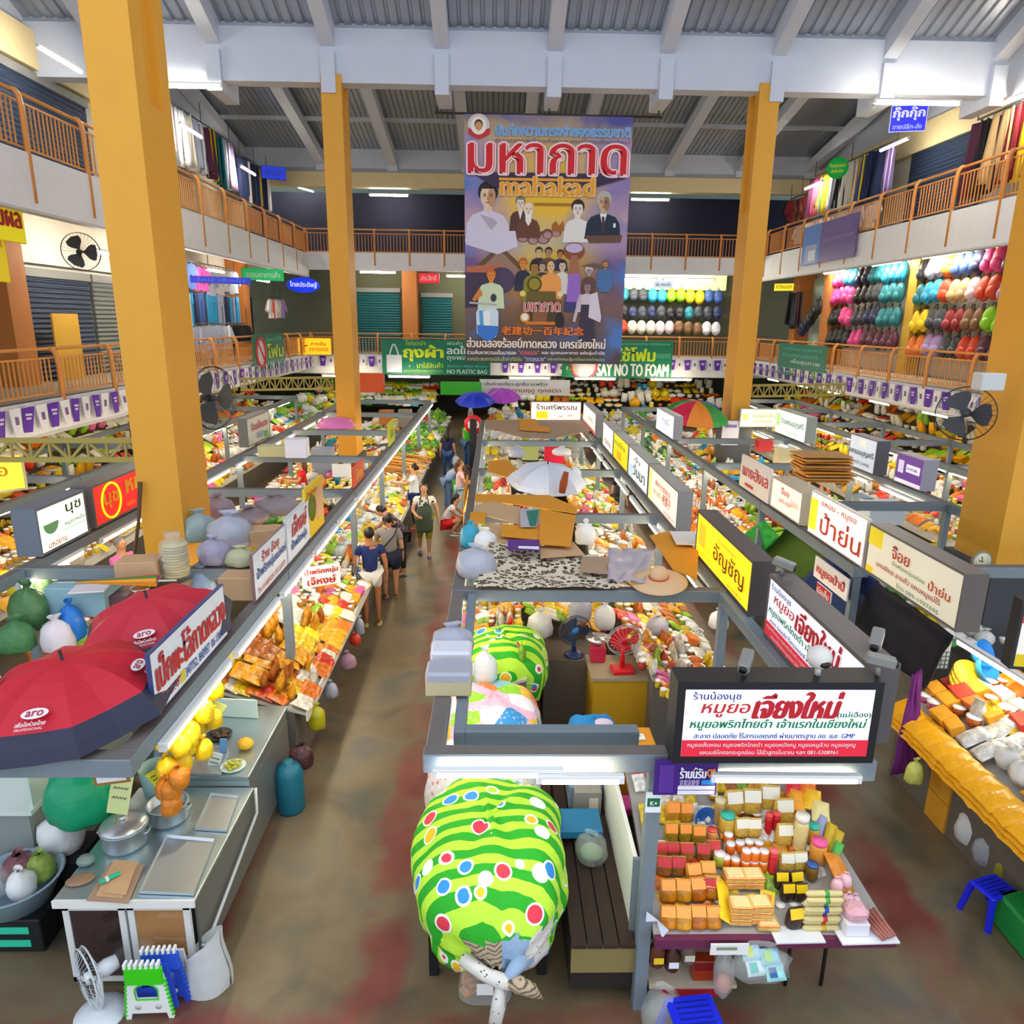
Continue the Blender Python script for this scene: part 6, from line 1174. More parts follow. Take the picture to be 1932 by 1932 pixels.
up = pz(1032, 905, 2.28); t = umbrella('pale grey umbrella with faint pink print resting on the middle stalls', (up.x, up.y+.15, 2.2), .68, .32, ['#c9ccd8', '#d6d9e2'], (.12, .05), pole=.1)
for k, (px, py, w, h, m, lab, z) in enumerate([(887, 1030, .12, .3, mat('blue_bag_plastic', '#3aa8c8', .3, alpha=.85, bump=.7, scale=12), 'blue tied plastic bag on the left edge of the middle stalls', 2.1), (915, 1036, .13, .25, BAGW, 'white tied bag beside the blue bag on the middle stalls', 2.1), (898, 1085, .22, .32, BAGG, 'large pale grey bag beside the animal print cloth', 2.1),
    (1104, 1025, .13, .3, BAGW, 'white and blue tied bag hanging right of the cardboard pile', 1.95), (853, 1235, .17, .26, BAGG, 'grey plastic bag on the left edge beam near the green mound', 2.1), (1085, 905, .1, .22, BAGW, 'white crumpled bag right of the grey umbrella', 2.15), (975, 862, .16, .22, BAGG, 'crumpled clear bag left of the grey umbrella', 2.14), (1060, 858, .2, .16, M('#ece6e6', .6, bump=.6), 'white crumpled cloth behind the grey umbrella', 2.14)]):
    P = pz(px, py, z); tag(sack_mesh(MB().use(m), (0, 0, 0), (w, w*.85), h, k*1.7).build('plastic_bag', None, None, P), lab, 'plastic bag')
P = pz(852, 1262, 2.1); tag(MB().use(M('#dcdce6', .5)).box(-.16, .16, -.12, .12, 0, .2, .02).build('foam_box', None, None, P), 'white foam box on the left edge beam of the middle stalls', 'box')
P = pz(848, 1300, 2.1); tag(MB().use(M('#c9bc92', .6)).box(-.17, .17, -.12, .12, 0, .17, .01).use(BAGG).box(-.172, .172, -.122, .122, .1, .19, .02).build('cream_box', None, None, P), 'cream box in clear plastic on the left edge beam', 'box')
P = pz(1060, 930, 2.2); tag(MB().use(mat('brown_brush', '#9a4a1e', .9, bump=1, scale=60)).tube([(0, 0, 0), (.03, .06, .14), (.07, .1, .32)], [.05, .065, .04], 8).build('feather_duster', None, None, P), 'brown brush leaning beside the grey umbrella', 'brush')
P = pz(1008, 918, 2.15); tag(MB().use(M('#b04a2a', .5)).box(-.12, .12, -.12, .12, 0, .14, .004).use(M('#e8dcc8')).box(-.1, .1, -.122, -.12, .02, .07).build('carton', None, None, P, .4), 'small red and white carton before the grey umbrella', 'box')
# ---------------------------------------------------------------- fans
def table_fan(label, P, rz, head_h, r, blade, guard, body, base_w=.16, tilt=.15, name='table_fan', nb=3, hub=None, base='round', dens=20):
    t = thing(name, label, 'fan', P, rz); bm = M(body, .35)
    if base == 'round': MB().use(bm).lathe([(0, 0), (base_w, 0), (base_w, .02), (base_w*.6, .045), (.03, .06), (0, .06)], 24).build('base', None, t)
    else: MB().use(bm).box(-base_w, base_w, -base_w*.8, base_w*.7, 0, .06, .015).build('base', None, t)
    if base != 'none': MB().use(bm).tube([(0, 0, .05), (0, .03, head_h-.03)], [.03, .022], 8).build('pole', None, t)
    T = Matrix.Translation((0, -.0, head_h)) @ Matrix.Rotation(tilt, 4, 'X')
    def part(nm, fn, m):
        mb = MB().use(m); mb.T = T @ Matrix.Rotation(R90, 4, 'X'); fn(mb); return mb.build(nm, None, t)
    part('motor', lambda m: m.lathe([(0, -.16), (.05, -.15), (.06, -.08), (.05, -.02), (0, -.02)], 14), bm)
    def bl(m):
        for k in range(nb):
            a0 = 2*pi*k/nb; vs = []
            for i in range(6):
                rr = .03+(r*.86-.03)*i/5; w = .28+.42*sin(i/5*2.6)
                for s in (-1, 0, 1): a = a0+s*w; vs.append((rr*cos(a), rr*sin(a), .03+.018*s))
            m.add(vs, [(i*3+j, i*3+j+1, i*3+4+j, i*3+3+j) for i in range(5) for j in (0, 1)], True)
    part('blades', bl, M(blade, .35)); part('hub', lambda m: m.lathe([(0, .02), (.045, .02), (.04, .055), (0, .06)], 14), M(hub or blade, .35))
    gm = M(guard, .4)
    def gd(m):
        for z in (.0, .07): m.tube([(r*cos(2*pi*k/32), r*sin(2*pi*k/32), z*.5+.015) for k in range(32)], .006, 4, closed=True)
        for k in range(dens):
            a = 2*pi*k/dens; m.tube([(.05*cos(a), .05*sin(a), .085), (r*.6*cos(a), r*.6*sin(a), .08), (r*cos(a), r*sin(a), .03)], .0018, 3); m.tube([(.06*cos(a), .06*sin(a), -.03), (r*cos(a), r*sin(a), .015)], .0018, 3)
    part('guard', gd, gm); return t
# things inside the first bay, between the two counters
P = pz(1180, 1262, .9)
t = thing('stall_table', 'yellow fronted table under the red fan', 'table', (1.55, 7.75, 0)); MB().use(M('#a89a80', .6)).box(-.45, .45, -.3, .3, .84, .88).build('table_top', None, t); MB().use(M('#c89a1a', .6)).box(-.42, .4, -.28, .28, .1, .84).build('cabinet', None, t)
table_fan('red table fan with red blades in the middle stalls', (1.48, 7.62, .88), .1, .42, .2, '#e01c24', '#b8b4b4', '#e01c24', .13, .25, nb=4, base='square')
table_fan('dark blue bladed table fan left of the red fan', (.98, 8.2, .8), .1, .35, .2, '#3a465e', '#3a4a6a', '#2a3a70', .12, .15, hub='#2a8ae8')
tag(MB().use(M('#6a5f54', .7)).box(-.4, .3, -.3, .3, 0, .8).build('wooden_crate', None, None, (1.0, 8.35, 0)), 'grey brown crate under the blue bladed fan', 'crate')
tag(MB().use(M('#c8284a', .4)).box(-.09, .09, -.08, .08, 0, .2, .02).use(mat('scale_pan', '#d8d8d8', .2, metal=.8)).lathe([(.03, .2), (.03, .24), (.12, .26), (.15, .3)], 18).build('weighing_scale', None, None, (1.23, 7.9, .88)), 'red kitchen scale with a steel pan left of the red fan', 'scale')
bl = thing('lined_basket', 'open box covered with a bright blue cloth in the middle stalls', 'basket', (.98, 6.35, 0)); MB().use(CARDT).box(-.2, .3, -.26, .3, .3, .72).build('box', None, bl); mound(MB().use(mat('bright_blue_cloth', '#1c86c8', .7, bump=.4, scale=10)), (.02, .06, .78), (.27, .27, .2), 22, n=30, m=14).build('blue_cloth', None, bl); MB().use(M('#d8c8d8', .6)).ball((.1, .02, .96), (.1, .08, .03)).build('white_patch', None, bl)
for k, (x, y, z, w, d, h, c, lab) in enumerate([(1.42, 6.3, .3, .3, .36, .55, '#e0941a', 'orange carton with a calculator on top'), (1.26, 5.95, .3, .2, .3, .5, '#d88a1a', 'orange carton left of the calculator carton'), (1.5, 5.75, .35, .38, .34, .4, '#cfcfd4', 'clear box of white packed sweets behind the black sign'), (.83, 5.9, .3, .3, .5, .45, '#7d94ac', 'blue grey plastic crate beside the patchwork bundle'), (1.2, 5.45, .6, .26, .2, .14, '#e83a9a', 'bright pink box behind the front beam'), (.72, 5.3, .6, .4, .3, .08, '#2a7aa8', 'blue tray behind the front beam')]):
    tag(MB().use(M(c, .5)).box(-w/2, w/2, -d/2, d/2, 0, h, .01).build('carton', None, None, (x, y, z)), lab, 'box')
t = thing('calculator', 'white calculator with green screen on the orange carton', 'calculator', (1.42, 6.28, .852), .1); MB().use(M('#f0f2ee', .4)).box(-.06, .06, -.05, .05, 0, .015, .004).build('case', None, t); MB().use(M('#2ab88a', .4)).box(-.045, .02, -.0, .04, .015, .017).build('screen', None, t)
for k, (px, py, z, w, h, m, lab) in enumerate([(1018, 1180, 1.2, .16, .34, BAGW, 'white carrier bag hanging behind the green mound'), (1140, 1165, 1.25, .13, .34, BAGW, 'white carrier bag hanging left of the red fan'), (1095, 1150, 1.3, .14, .36, BAGG, 'clear bag hanging above the blue bladed fan'), (1355, 1165, 1.15, .12, .26, BAGW, 'white bag among the jars below the yellow sign'), (915, 1265, 1.3, .12, .36, BAGW, 'white and purple carrier bag left of the patchwork bundle'), (1240, 1175, 1.2, .14, .24, BAGG, 'clear bag right of the red fan')]):
    P = pz(px, py+20, z-.2); tag(sack_mesh(MB().use(m), (0, 0, 0), (w, w*.8), h, k*2.3+.4).build('carrier_bag', None, None, P), lab, 'plastic bag')
row('inside the first bay, left side', -.2, .35, 7.3, 8.9, 1.02, 1.15, 7, 4, MX, MIXED, 61, .95); row('in the corridor of the first bay', 1.5, .4, 8.75, 10.0, .82, 1.1, 7, 6, MX+[('sack', 3)], MIXED+PALE, 60, 1.0); row('inside the first bay, right side', 2.1, 1.7, 6.7, 8.6, .92, 1.05, 8, 3, MX+JR, MIXED, 62, .95)
row('in the middle corridor of the second bay', 1.5, .5, 10.3, 13.2, .5, .7, 10, 6, MX, PALE+MIXED, 63, 1.15); row('in the middle corridor of the third bay', 1.4, .5, 13.6, 16.6, .6, .8, 10, 5, VG, PALE+MIXED, 64, 1.3); row('in the middle corridor of the fourth bay', 1.5, .4, 16.9, 20.1, .7, .9, 9, 6, [('sack', 3), ('carton', 2), ('bunch', 2)], PALE, 65, 1.4)
# ---------------------------------------------------------------- cameras on the signs
def camera_box(label, P, rz, tilt, big=1):
    t = thing('security_camera', label, 'camera', P, rz); m = M('#85847e', .4); big *= .78
    MB().use(m).tube([(0, 0, -.0), (0, 0, .06)], .02*big, 8).build('bracket', None, t)
    mb = MB().use(m); mb.T = Matrix.Translation((0, 0, .1)) @ Matrix.Rotation(tilt, 4, 'X'); mb.box(-.045*big, .045*big, -.12*big, .1*big, -.04*big, .045*big, .01).build('camera_body', None, t)
    mb = MB().use(M('#16161a', .2)); mb.T = Matrix.Translation((0, 0, .1)) @ Matrix.Rotation(tilt, 4, 'X') @ Matrix.Translation((0, -.12*big, 0)) @ Matrix.Rotation(R90, 4, 'X'); mb.lathe([(0, .0), (.032*big, 0), (.03*big, .012), (0, .014)], 12).build('lens', None, t); return t
zt = f0.z+.56
for px, rz, tl_, lab in ((1405, -.5, .3, 'grey security camera at the left end of the black front sign'), (1655, 1.2, .1, 'silver security camera at the right end of the black front sign')):
    P = py_(px, 1262, 4.06); camera_box(lab, (P.x, 4.05, zt), rz, tl_)
P = py_(1542, 1262, 4.06); t = thing('security_camera', 'round white security camera in the middle of the black front sign', 'camera', (P.x, 4.05, zt)); MB().use(M('#c8c4bc', .3)).tube([(0, 0, 0), (0, 0, .06)], .02, 8).build('bracket', None, t); MB().use(M('#d8d4cc', .3)).ball((0, 0, .12), .075, 16, 12).build('camera_ball', None, t); MB().use(M('#1a1a1c', .2)).ball((.01, -.062, .1), (.035, .02, .025), 12, 8).build('lens', None, t)
camera_box('white security camera over the green cover', (2.52, 5.95, 2.68), .9, .2, 1.1); camera_box('grey security camera at the near corner of the side sign', (2.58, 4.45, 2.66), -.6, .3, 1.1)
# ================================================================ left foreground: the steel counter and what stands around it
SS = mat('stainless_steel', '#b4c6cc', .3, metal=.85); ALU = mat('aluminium', '#c4ccd0', .32, metal=.8, bump=.05, scale=6); WFR = M('#d8dad6', .45)
t = thing('steel_counter', 'long stainless steel counter with white framed cupboard doors, left front', 'counter', (-2.62, 4.3, 0))
MB().use(SS).box(-.5, .5, 0, 1.28, .76, .8, .006).build('worktop', None, t); MB().use(SS).box(-.46, .46, 1.29, 2.5, .86, .9, .006).box(-.46, .46, 1.29, 1.31, .8, .86).build('raised_worktop', None, t)
MB().use(mat('side_steel', '#8a8e8c', .4, metal=.6)).box(.44, .46, .1, 2.46, .12, .76).box(.43, .45, 1.3, 2.46, .7, .87).build('side_panel', None, t); MB().use(M('#241e1c', .8)).box(-.44, .43, .1, .14, .1, .74).box(-.44, .43, 1.2, 1.24, .1, .74).build('cupboard_inside', None, t)
for x0, x1, c in ((-.46, -.02, '#3a2a26'), (.0, .44, '#a87a4a')):
    d = MB().use(WFR)
    for b in ((x0, x0+.045, .06, .74), (x1-.045, x1, .06, .74), (x0, x1, .06, .1), (x0, x1, .69, .74)): d.box(b[0], b[1], .02, .05, b[2], b[3])
    dd = d.build('cupboard_door', None, t); MB().use(mat('door_glass_'+c.strip('#'), c, .1, spec=.7)).box(x0+.045, x1-.045, .03, .04, .1, .69).build('pane', None, dd)
MB().use(M('#e6e4dc', .5)).box(-.5, .5, -.015, .0, .74, .8).build('front_edge', None, t)
MB().use(WFR).tube([(.5, .1, .3), (.5, 1.3, .52), (.5, 1.32, .76)], .014, 6).tube([(.5, .1, .3), (.46, .1, .3)], .012, 6).build('side_rail', None, t)
def tray(label, pts, z, m, rim=.025, cat='tray', name='metal_tray'):
    P = [pz(*p, z) for p in pts]; c = sum(P, Vector())/4; n = 4; P = [p-c for p in P]
    if sum((P[i].x*P[(i+1) % n].y-P[(i+1) % n].x*P[i].y) for i in range(n)) < 0: P.reverse()
    mb = MB().use(m); inn = [p*.93 for p in P]; U = Vector((0, 0, 1))
    mb.add([*P, *[p+U*rim for p in P], *[p*.97+U*rim for p in P], *[p+U*.004 for p in inn]], [(3, 2, 1, 0)]+[(i, (i+1) % 4, 4+(i+1) % 4, 4+i) for i in range(4)]+[(4+i, 4+(i+1) % 4, 8+(i+1) % 4, 8+i) for i in range(4)]+[(8+i, 8+(i+1) % 4, 12+(i+1) % 4, 12+i) for i in range(4)]+[(12, 13, 14, 15)])
    return tag(mb.build(name, None, None, c), label, cat)
tray('large empty aluminium tray on the front of the steel counter', [(262, 1686), (366, 1690), (407, 1586), (314, 1578)], .805, ALU); tray('smaller empty aluminium tray on the steel counter', [(368, 1566), (428, 1570), (451, 1505), (398, 1499)], .805, ALU)
tray('steel tray with a fish on the raised part of the steel counter', [(340, 1462), (418, 1466), (432, 1412), (384, 1408)], .905, ALU)
def pot(label, P, r, h, lid, name='cooking_pot'):
    t = thing(name, label, 'pot', P); MB().use(ALU).lathe([(0, 0), (r*.9, 0), (r*.98, .03), (r, h), (r*1.06, h+.006), (r*1.06, h+.012), (r*.97, h+.008), (r*.95, .02), (0, .018)], 32).build('pot_body', None, t)
    for s in (-1, 1): MB().use(ALU).tube([(s*r*.98, -.04, h*.75), (s*r*1.16, -.03, h*.8), (s*r*1.16, .03, h*.8), (s*r*.98, .04, h*.75)], .008, 6).build('handle', None, t)
    if lid: MB().use(ALU).lathe([(r*1.04, h+.012), (r*1.0, h+.03), (r*.6, h+.05), (r*.1, h+.058), (0, h+.058)], 32).lathe([(.012, h+.058), (.025, h+.085), (0, h+.09)], 12).build('lid', None, t)
    else: MB().use(mat('pale_broth', '#c8d0c8', .1)).lathe([(0, h*.4), (r*.93, h*.4), (r*.93, h*.45), (0, h*.45)], 24).build('broth', None, t)
    return t
a = pz(238, 1592, .8); pot('lidded aluminium pot on the steel counter', a, .165, .16, True); a = pz(319, 1545, .8); pot('open aluminium pot behind the lidded one', (a.x, a.y, .8), .155, .15, False)
for k, (pts, z) in enumerate([([(163, 1698), (242, 1704), (272, 1632), (208, 1626)], .812), ([(180, 1690), (232, 1694), (262, 1625), (215, 1622)], .82), ([(196, 1684), (238, 1688), (256, 1634), (222, 1632)], .828)]):
    panel('cardboard_sheet', ['brown cardboard, lowest of three on the steel counter', 'brown cardboard, middle of three on the steel counter', 'brown cardboard, topmost of three on the steel counter'][k], 'cardboard', pts, z, CARDT if k else CARDG, .006)
P = pz(208, 1658, .836); t = thing('craft_knife', 'mint green cutter knife on the cardboard', 'knife', P, .75); MB().use(M('#1fb890', .4)).box(-.07, .07, -.016, .016, 0, .022, .006).build('grip', None, t); MB().use(M('#e8eee8', .4)).box(-.03, -.01, -.017, .017, .0, .023).build('slider', None, t)
P = pz(163, 1630, .8); tag(MB().use(mat('crumpled_green_wrap', '#7a908a', .3, bump=1, scale=30)).ball((0, 0, .035), (.065, .06, .038), 14, 8).build('crumpled_wrapper', None, None, P), 'crumpled grey green wrapper on the left of the steel counter', 'wrapper'); P = pz(152, 1662, .8)
tag(MB().use(mat('brown_flat_bag', '#9a7a60', .4, bump=.6, scale=20)).ball((0, 0, .012), (.1, .065, .016), 16, 8).build('flat_bag', None, None, P, .3), 'flat brown paper bag on the left of the steel counter', 'bag')
def plate_food(label, px, py, z, r, dish, food, cat='plate', pile=.03):
    P = pz(px, py, z); t = thing('food_plate', label, cat, P); MB().use(dish).lathe([(0, 0), (r*.7, 0), (r, .02), (r*.97, .022), (r*.7, .008), (0, .008)], 24).build('dish', None, t)
    mb = MB().use(food); rng = random.Random(px)
    for k in range(18): a = rng.uniform(0, 6.28); q = r*.65*rng.random()**.5; mb.ball((q*cos(a), q*sin(a), .015+pile*rng.random()), (.025, .018, .012), 6, 4)
    mb.build('food', None, t)
plate_food('plate of green and yellow fruit pieces on the raised steel counter', 440, 1448, .905, .11, M('#d8e8e0', .3), mat('green_yellow_pieces', '#b8b83a', .5, var=.5, scale=25)); plate_food('black bowl of brown food at the back of the raised steel counter', 414, 1388, .905, .12, M('#3a3a36', .35), mat('brown_food', '#5a4636', .6, var=.4, scale=30), 'bowl', .01)
P = pz(464, 1412, .905); tag(MB().use(mat('yellow_crumple', '#e8b02a', .5, bump=.9, scale=22)).ball((0, 0, .05), (.075, .065, .055), 14, 10).build('yellow_bag', None, None, P), 'crumpled yellow bag on the raised steel counter', 'bag')
P = pz(440, 1352, .905); tag(MB().use(M('#c8dcd4', .5)).box(-.26, .26, -.01, .01, 0, .2, .003).build('white_screen', None, None, P, -.1), 'pale upright board at the back of the steel counter', 'board')
def price_card(label, px, py, Y, w, h, c, rz=.2, tl_=.0, txt='20', tc='#3a4a2a'):
    P = py_(px, py, Y); t = thing('price_card', label, 'price card', P, rz); t.rotation_euler.y = tl_
    MB().use(M(c, .55)).box(-w/2, w/2, -.003, .003, -h/2, h/2).build('card', None, t); MB().use(M('#8a6a3a', .6)).tube([(0, .006, h/2), (0, .006, -h/2-.1)], .004, 5).build('stick', None, t)
    if txt:
        mb = MB().use(M(tc))
        for q in range(3): mb.tube([(-w*.34+w*.68*i/9, -.005, h*(.22-.2*q)+h*.04*(i % 2)) for i in range(10)], .004, 4)
        mb.build('handwriting', None, t)
price_card('tall pale green handwritten card before the lidded pot', 228, 1490, 4.75, .15, .42, '#cfdc9a', .1, .25, 'กก 100'); price_card('yellow card in the open pot', 300, 1468, 4.95, .13, .16, '#e4e02a', .2, -.5); price_card('white card on the steel fish tray', 404, 1440, 5.75, .1, .22, '#e0e8dc', .1, .35); price_card('light blue card on the steel fish tray', 421, 1410, 5.95, .06, .18, '#6aa0d8', .2, .1, '')
price_card('pale yellow tag under the tube light by the yellow snacks', 400, 1335, 5.6, .2, .13, '#d8e08a', .3, .6, '')
P = py_(207, 1453, 4.12); t = thing('notice', 'framed notice with a brown border hanging from the front beam', 'notice', P, .1); t.rotation_euler.y = -.08; MB().use(M('#9a6a2a', .5)).box(-.11, .11, -.006, .006, -.1, .1).build('frame', None, t); MB().use(M('#e2e6ea', .5)).box(-.09, .09, -.009, -.006, -.08, .08).build('paper', None, t)
P = py_(262, 1460, 5.1); tag(MB().use(M('#9ac0bc', .4)).lathe([(0, 0), (.1, 0), (.13, .26), (.135, .27), (.12, .26), (.09, .02), (0, .02)], 20).build('plastic_bucket', None, None, (P.x, 5.35, .9)), 'pale green bucket behind the open pot', 'bucket')
P = py_(290, 1395, 5.6); pot('large steel pot below the tube light', (P.x, 5.75, .9), .16, .3, False)
# string of yellow snack bags under the beam
t = thing('snack_string', 'string of small yellow snack bags hanging under the left front beam', 'hanging snacks', (-2.4, 4.95, 1.95)); YW = [mat('yellow_snack_wrap', '#e8c41e', .3, bump=.7, scale=16, var=.2), mat('amber_snack_wrap', '#c8781e', .4, bump=.8, scale=20, var=.3)]; rng = random.Random(11)
for k in range(34):
    q = k/33; P = Vector((.0+rng.uniform(-.1, .1), -.25+.9*q+rng.uniform(-.06, .06), -.34-.3*rng.random()+.2*q-(.12 if k < 4 else 0))); mb = MB().use(YW[1] if k < 4 else YW[0]); sack_mesh(mb, P, (.075, .075), .17, k, n=10); mb.build('small_bag', None, t)
MB().use(M('#d8d8c8')).tube([(0, -.3, -.02), (0, .7, -.02)], .006, 5).tube([(0, -.1, .03), (0, -.1, -.3)], .005, 5).tube([(0, .5, .03), (0, .5, -.2)], .005, 5).build('string', None, t)
# green refuse bag, basin, low white counter
P = py_(160, 1560, 5.15); t = thing('refuse_bag', 'large green plastic bag hanging under the red umbrella', 'plastic bag', (P.x, 5.15, .82)); sack_mesh(MB().use(mat('green_bag_plastic', '#18a070', .3, alpha=.95, bump=.8, scale=8)), (0, 0, 0), (.25, .2), .52, 4, n=26).build('bag', None, t); MB().use(M('#2a6ab8')).tube([(0, 0, .5), (0, .02, 1.15)], .008, 5).build('tie', None, t)
t = thing('low_counter', 'low counter with a white glass side left of the green bag', 'counter', (-4.2, 5.45, 0)); MB().use(M('#d6e2dc', .4)).box(-.5, .42, -.3, 1.4, .84, .88).build('top', None, t); MB().use(M('#8a9490', .5)).box(-.5, .38, -.28, 1.4, .05, .84).build('body', None, t)
tag(MB().use(M('#c8e0d8', .25)).add([(-.01, -.7, .0), (.01, -.7, 0), (.01, .8, 0), (-.01, .8, 0), (-.01, -.7, .34), (.01, -.7, .34), (.01, .8, .34), (-.01, .8, .34)], [(3, 2, 1, 0), (4, 5, 6, 7), (0, 1, 5, 4), (1, 2, 6, 5), (2, 3, 7, 6), (3, 0, 4, 7)]).use(M('#e4ece8')).box(-.02, .02, -.72, .82, .34, .37).build('glass_side', None, None, (-3.8, 5.9, .88)), 'milky glass side standing on the low counter', 'glass panel')
P = pz(36, 1672, .42); t = thing('wash_basin', 'big grey basin full of plastic bags, left edge', 'basin', (P.x-.02, P.y, .3)); MB().use(M('#8fa6b4', .35)).lathe([(0, 0), (.24, 0), (.33, .2), (.35, .22), (.32, .215), (.23, .02), (0, .02)], 32).build('basin_body', None, t)
bx, by = P.x-.02, P.y
for k, (dx, dy, r, m, lab) in enumerate([(-.12, -.05, .11, BAG, 'clear bag of brown stuff in the grey basin'), (.1, -.08, .1, BAGW, 'white bag in the front of the grey basin'), (-.02, .1, .13, mat('wine_bag', '#7a4a54', .3, bump=.7, scale=14), 'wine red bag in the grey basin'), (.14, .1, .1, mat('leafy_bag', '#8fa84a', .4, bump=.8, scale=18, var=.5), 'bag of green leaves in the grey basin')]):
    tag(sack_mesh(MB().use(m), (0, 0, 0), (r, r), .22, k+2).build('plastic_bag', None, None, (bx+dx, by+dy, .42)), lab, 'plastic bag')
t = thing('storage_crate', 'black crate with mint strips under the grey basin', 'crate', (bx+.05, by, 0)); MB().use(M('#15181a', .6)).box(-.24, .24, -.22, .22, 0, .3, .01).build('box', None, t)
for z in (.06, .18): MB().use(M('#2fc8a0', .5)).box(-.1, .15, -.226, -.22, z, z+.06).build('strip', None, t)
P = pz(100, 1585, .6); tag(sack_mesh(MB().use(BAGW), (0, 0, 0), (.17, .16), .32, 7).build('plastic_bag', None, None, (P.x, P.y+.1, .45)), 'white carrier bag between the basin and the green bag', 'plastic bag'); tag(MB().use(M('#1a1c20', .7)).box(-.22, .22, -.2, .2, 0, .45).build('storage_box', None, None, (P.x, P.y+.1, 0)), 'dark box under the white carrier bag', 'box')
# white fan, folding stools, carrier bag on the floor
table_fan('white table fan standing on the floor, bottom left', (-2.78, 4.1, 0), -.75, .36, .21, '#2e2a2a', '#c8d0d4', '#dfe4ea', .17, .0, hub='#e8ecf0', dens=28)
def plate(mb, out, holes, y0, y1):
    pts = [out]+holes; flat = [p for q in pts for p in q]; n = len(flat); tr = tessellate_polygon([[Vector((x, z, 0)) for x, z in q] for q in pts]); fs = []
    for t_ in tr:
        a, b, c = (flat[k] for k in t_); 
        if (b[0]-a[0])*(c[1]-a[1])-(b[1]-a[1])*(c[0]-a[0]) < 0: t_ = (t_[0], t_[2], t_[1])
        fs += [t_, (n+t_[2], n+t_[1], n+t_[0])]
    k = 0
    for q in pts:
        m = len(q); fs += [(k+i, n+k+i, n+k+(i+1) % m, k+(i+1) % m) for i in range(m)]; k += m
    return mb.add([(x, y0, z) for x, z in flat]+[(x, y1, z) for x, z in flat], fs)
def folding_stool(label, P, rz, c_top, c_side, c_trim):
    t = thing('folding_stool', label, 'stool', P, rz); out = [(-.165, 0), (-.13, 0), (-.12, .05), (.12, .05), (.13, 0), (.165, 0), (.125, .38), (-.125, .38)]
    arch = [(-.075, .17), (.075, .17), (.08, .24)]+[(.08*cos(a), .25+.055*sin(a)) for a in (.3, .8, 1.3, 1.8, 2.3, 2.8)]+[(-.08, .24)]
    plate(MB().use(M(c_side, .4)), out, [arch[::-1]], -.05, -.03).build('side_panel', None, t); plate(MB().use(M(c_trim, .4)), out, [arch[::-1]], .03, .05).build('side_panel', None, t)
    MB().use(M(c_top, .4)).box(-.13, .13, -.07, -.04, .31, .46, .008).build('seat', None, t); tb = MB().use(M('#eef2ee', .4)); 
    for k in range(7): tb.box(-.125+.037*k, -.107+.037*k, -.078, -.03, .46, .5, .003)
    tb.build('teeth', None, t); tr = MB().use(M(c_top, .4))
    for k in range(9):
        z = .03+.036*k; x = .165-.04*z/.38
        for s in (-1, 1): tr.box(s*x-.008, s*x+.008, -.056, -.03, z, z+.018)
    tr.build('edge_dots', None, t)
    e = MB().use(M('#c8cac8', .4))
    for s in (-1, 1): e.at((s*.07, -.051, .11), rx=R90).lathe([(0, 0), (.022, 0), (.022, .004), (0, .004)], 14)
    e.at().build('round_vent', None, t); MB().use(M(c_top, .4)).tube([(x, -.052, z) for x, z in arch], .006, 5, closed=True).build('arch_rim', None, t)
folding_stool('green and white folding stool standing on edge before the steel counter', (-2.42, 4.12, 0), .03, '#3ad41a', '#eef2ee', '#3a5ad8'); folding_stool('blue and white folding stool behind the green one', (-2.36, 4.24, .0), .06, '#2a5ad8', '#2a4ab8', '#e8ecf0')
P = pz(385, 1880, 0); t = thing('carrier_bag', 'white translucent carrier bag standing open on the floor', 'plastic bag', (P.x+.0, P.y+.08, 0)); t.scale = (1, 1, 1)
MB().use(mat('milky_bag', '#dfe3e2', .35, alpha=.8, bump=.5, scale=9)).sheet(22, 10, lambda u, v: ((.17-.03*v+.02*sin(12*u))*cos(2*pi*u)*(1+.1*sin(v*6)), (.12-.02*v)*sin(2*pi*u), .005+.4*v*(1+.3*cos(2*pi*u))+.03*noise.noise(Vector((u*6, v*4, 2))))).build('bag', None, t)
P = pz(490, 1530, 0); t = thing('water_can', 'tall blue green plastic can beside the steel counter', 'can', (-2.05, 6.35, 0)); MB().use(M('#1a6a80', .4)).lathe([(0, 0), (.13, 0), (.14, .03), (.14, .42), (.1, .5), (.05, .52), (.05, .55), (0, .55)], 20).build('can_body', None, t)
for k, (px, py, z, w, h, m, lab) in enumerate([(575, 1352, .55, .1, .28, mat('yellow_soup_bag', '#b8b01e', .25, alpha=.92, bump=.4, scale=10), 'yellow filled bag hanging at the aisle edge of the left counter'), (640, 1245, .4, .11, .22, mat('pink_clear_bag', '#c89ab0', .3, alpha=.85, bump=.7, scale=16), 'pink white bag by the left counter edge'), (532, 1425, .5, .12, .24, mat('dark_sausage_bag', '#4a2a2e', .25, bump=.8, scale=22, var=.5), 'bag of dark sausages hanging by the raised steel counter'), (605, 1300, .5, .08, .2, BAGG, 'small clear bag hanging at the left counter edge'), (630, 1180, .5, .07, .26, BAGG, 'slim clear bag hanging beside the shopper in navy'), (613, 1205, .45, .08, .16, mat('red_pack', '#d8402a', .3, bump=.5, scale=14), 'red pack hanging at the left counter edge')]):
    P = pz(px, py, z); tag(sack_mesh(MB().use(m), (0, 0, 0), (w, w*.8), h, k*3+1).build('hanging_bag', None, None, (max(P.x, -1.97), P.y, P.z-h/2)), lab, 'plastic bag')
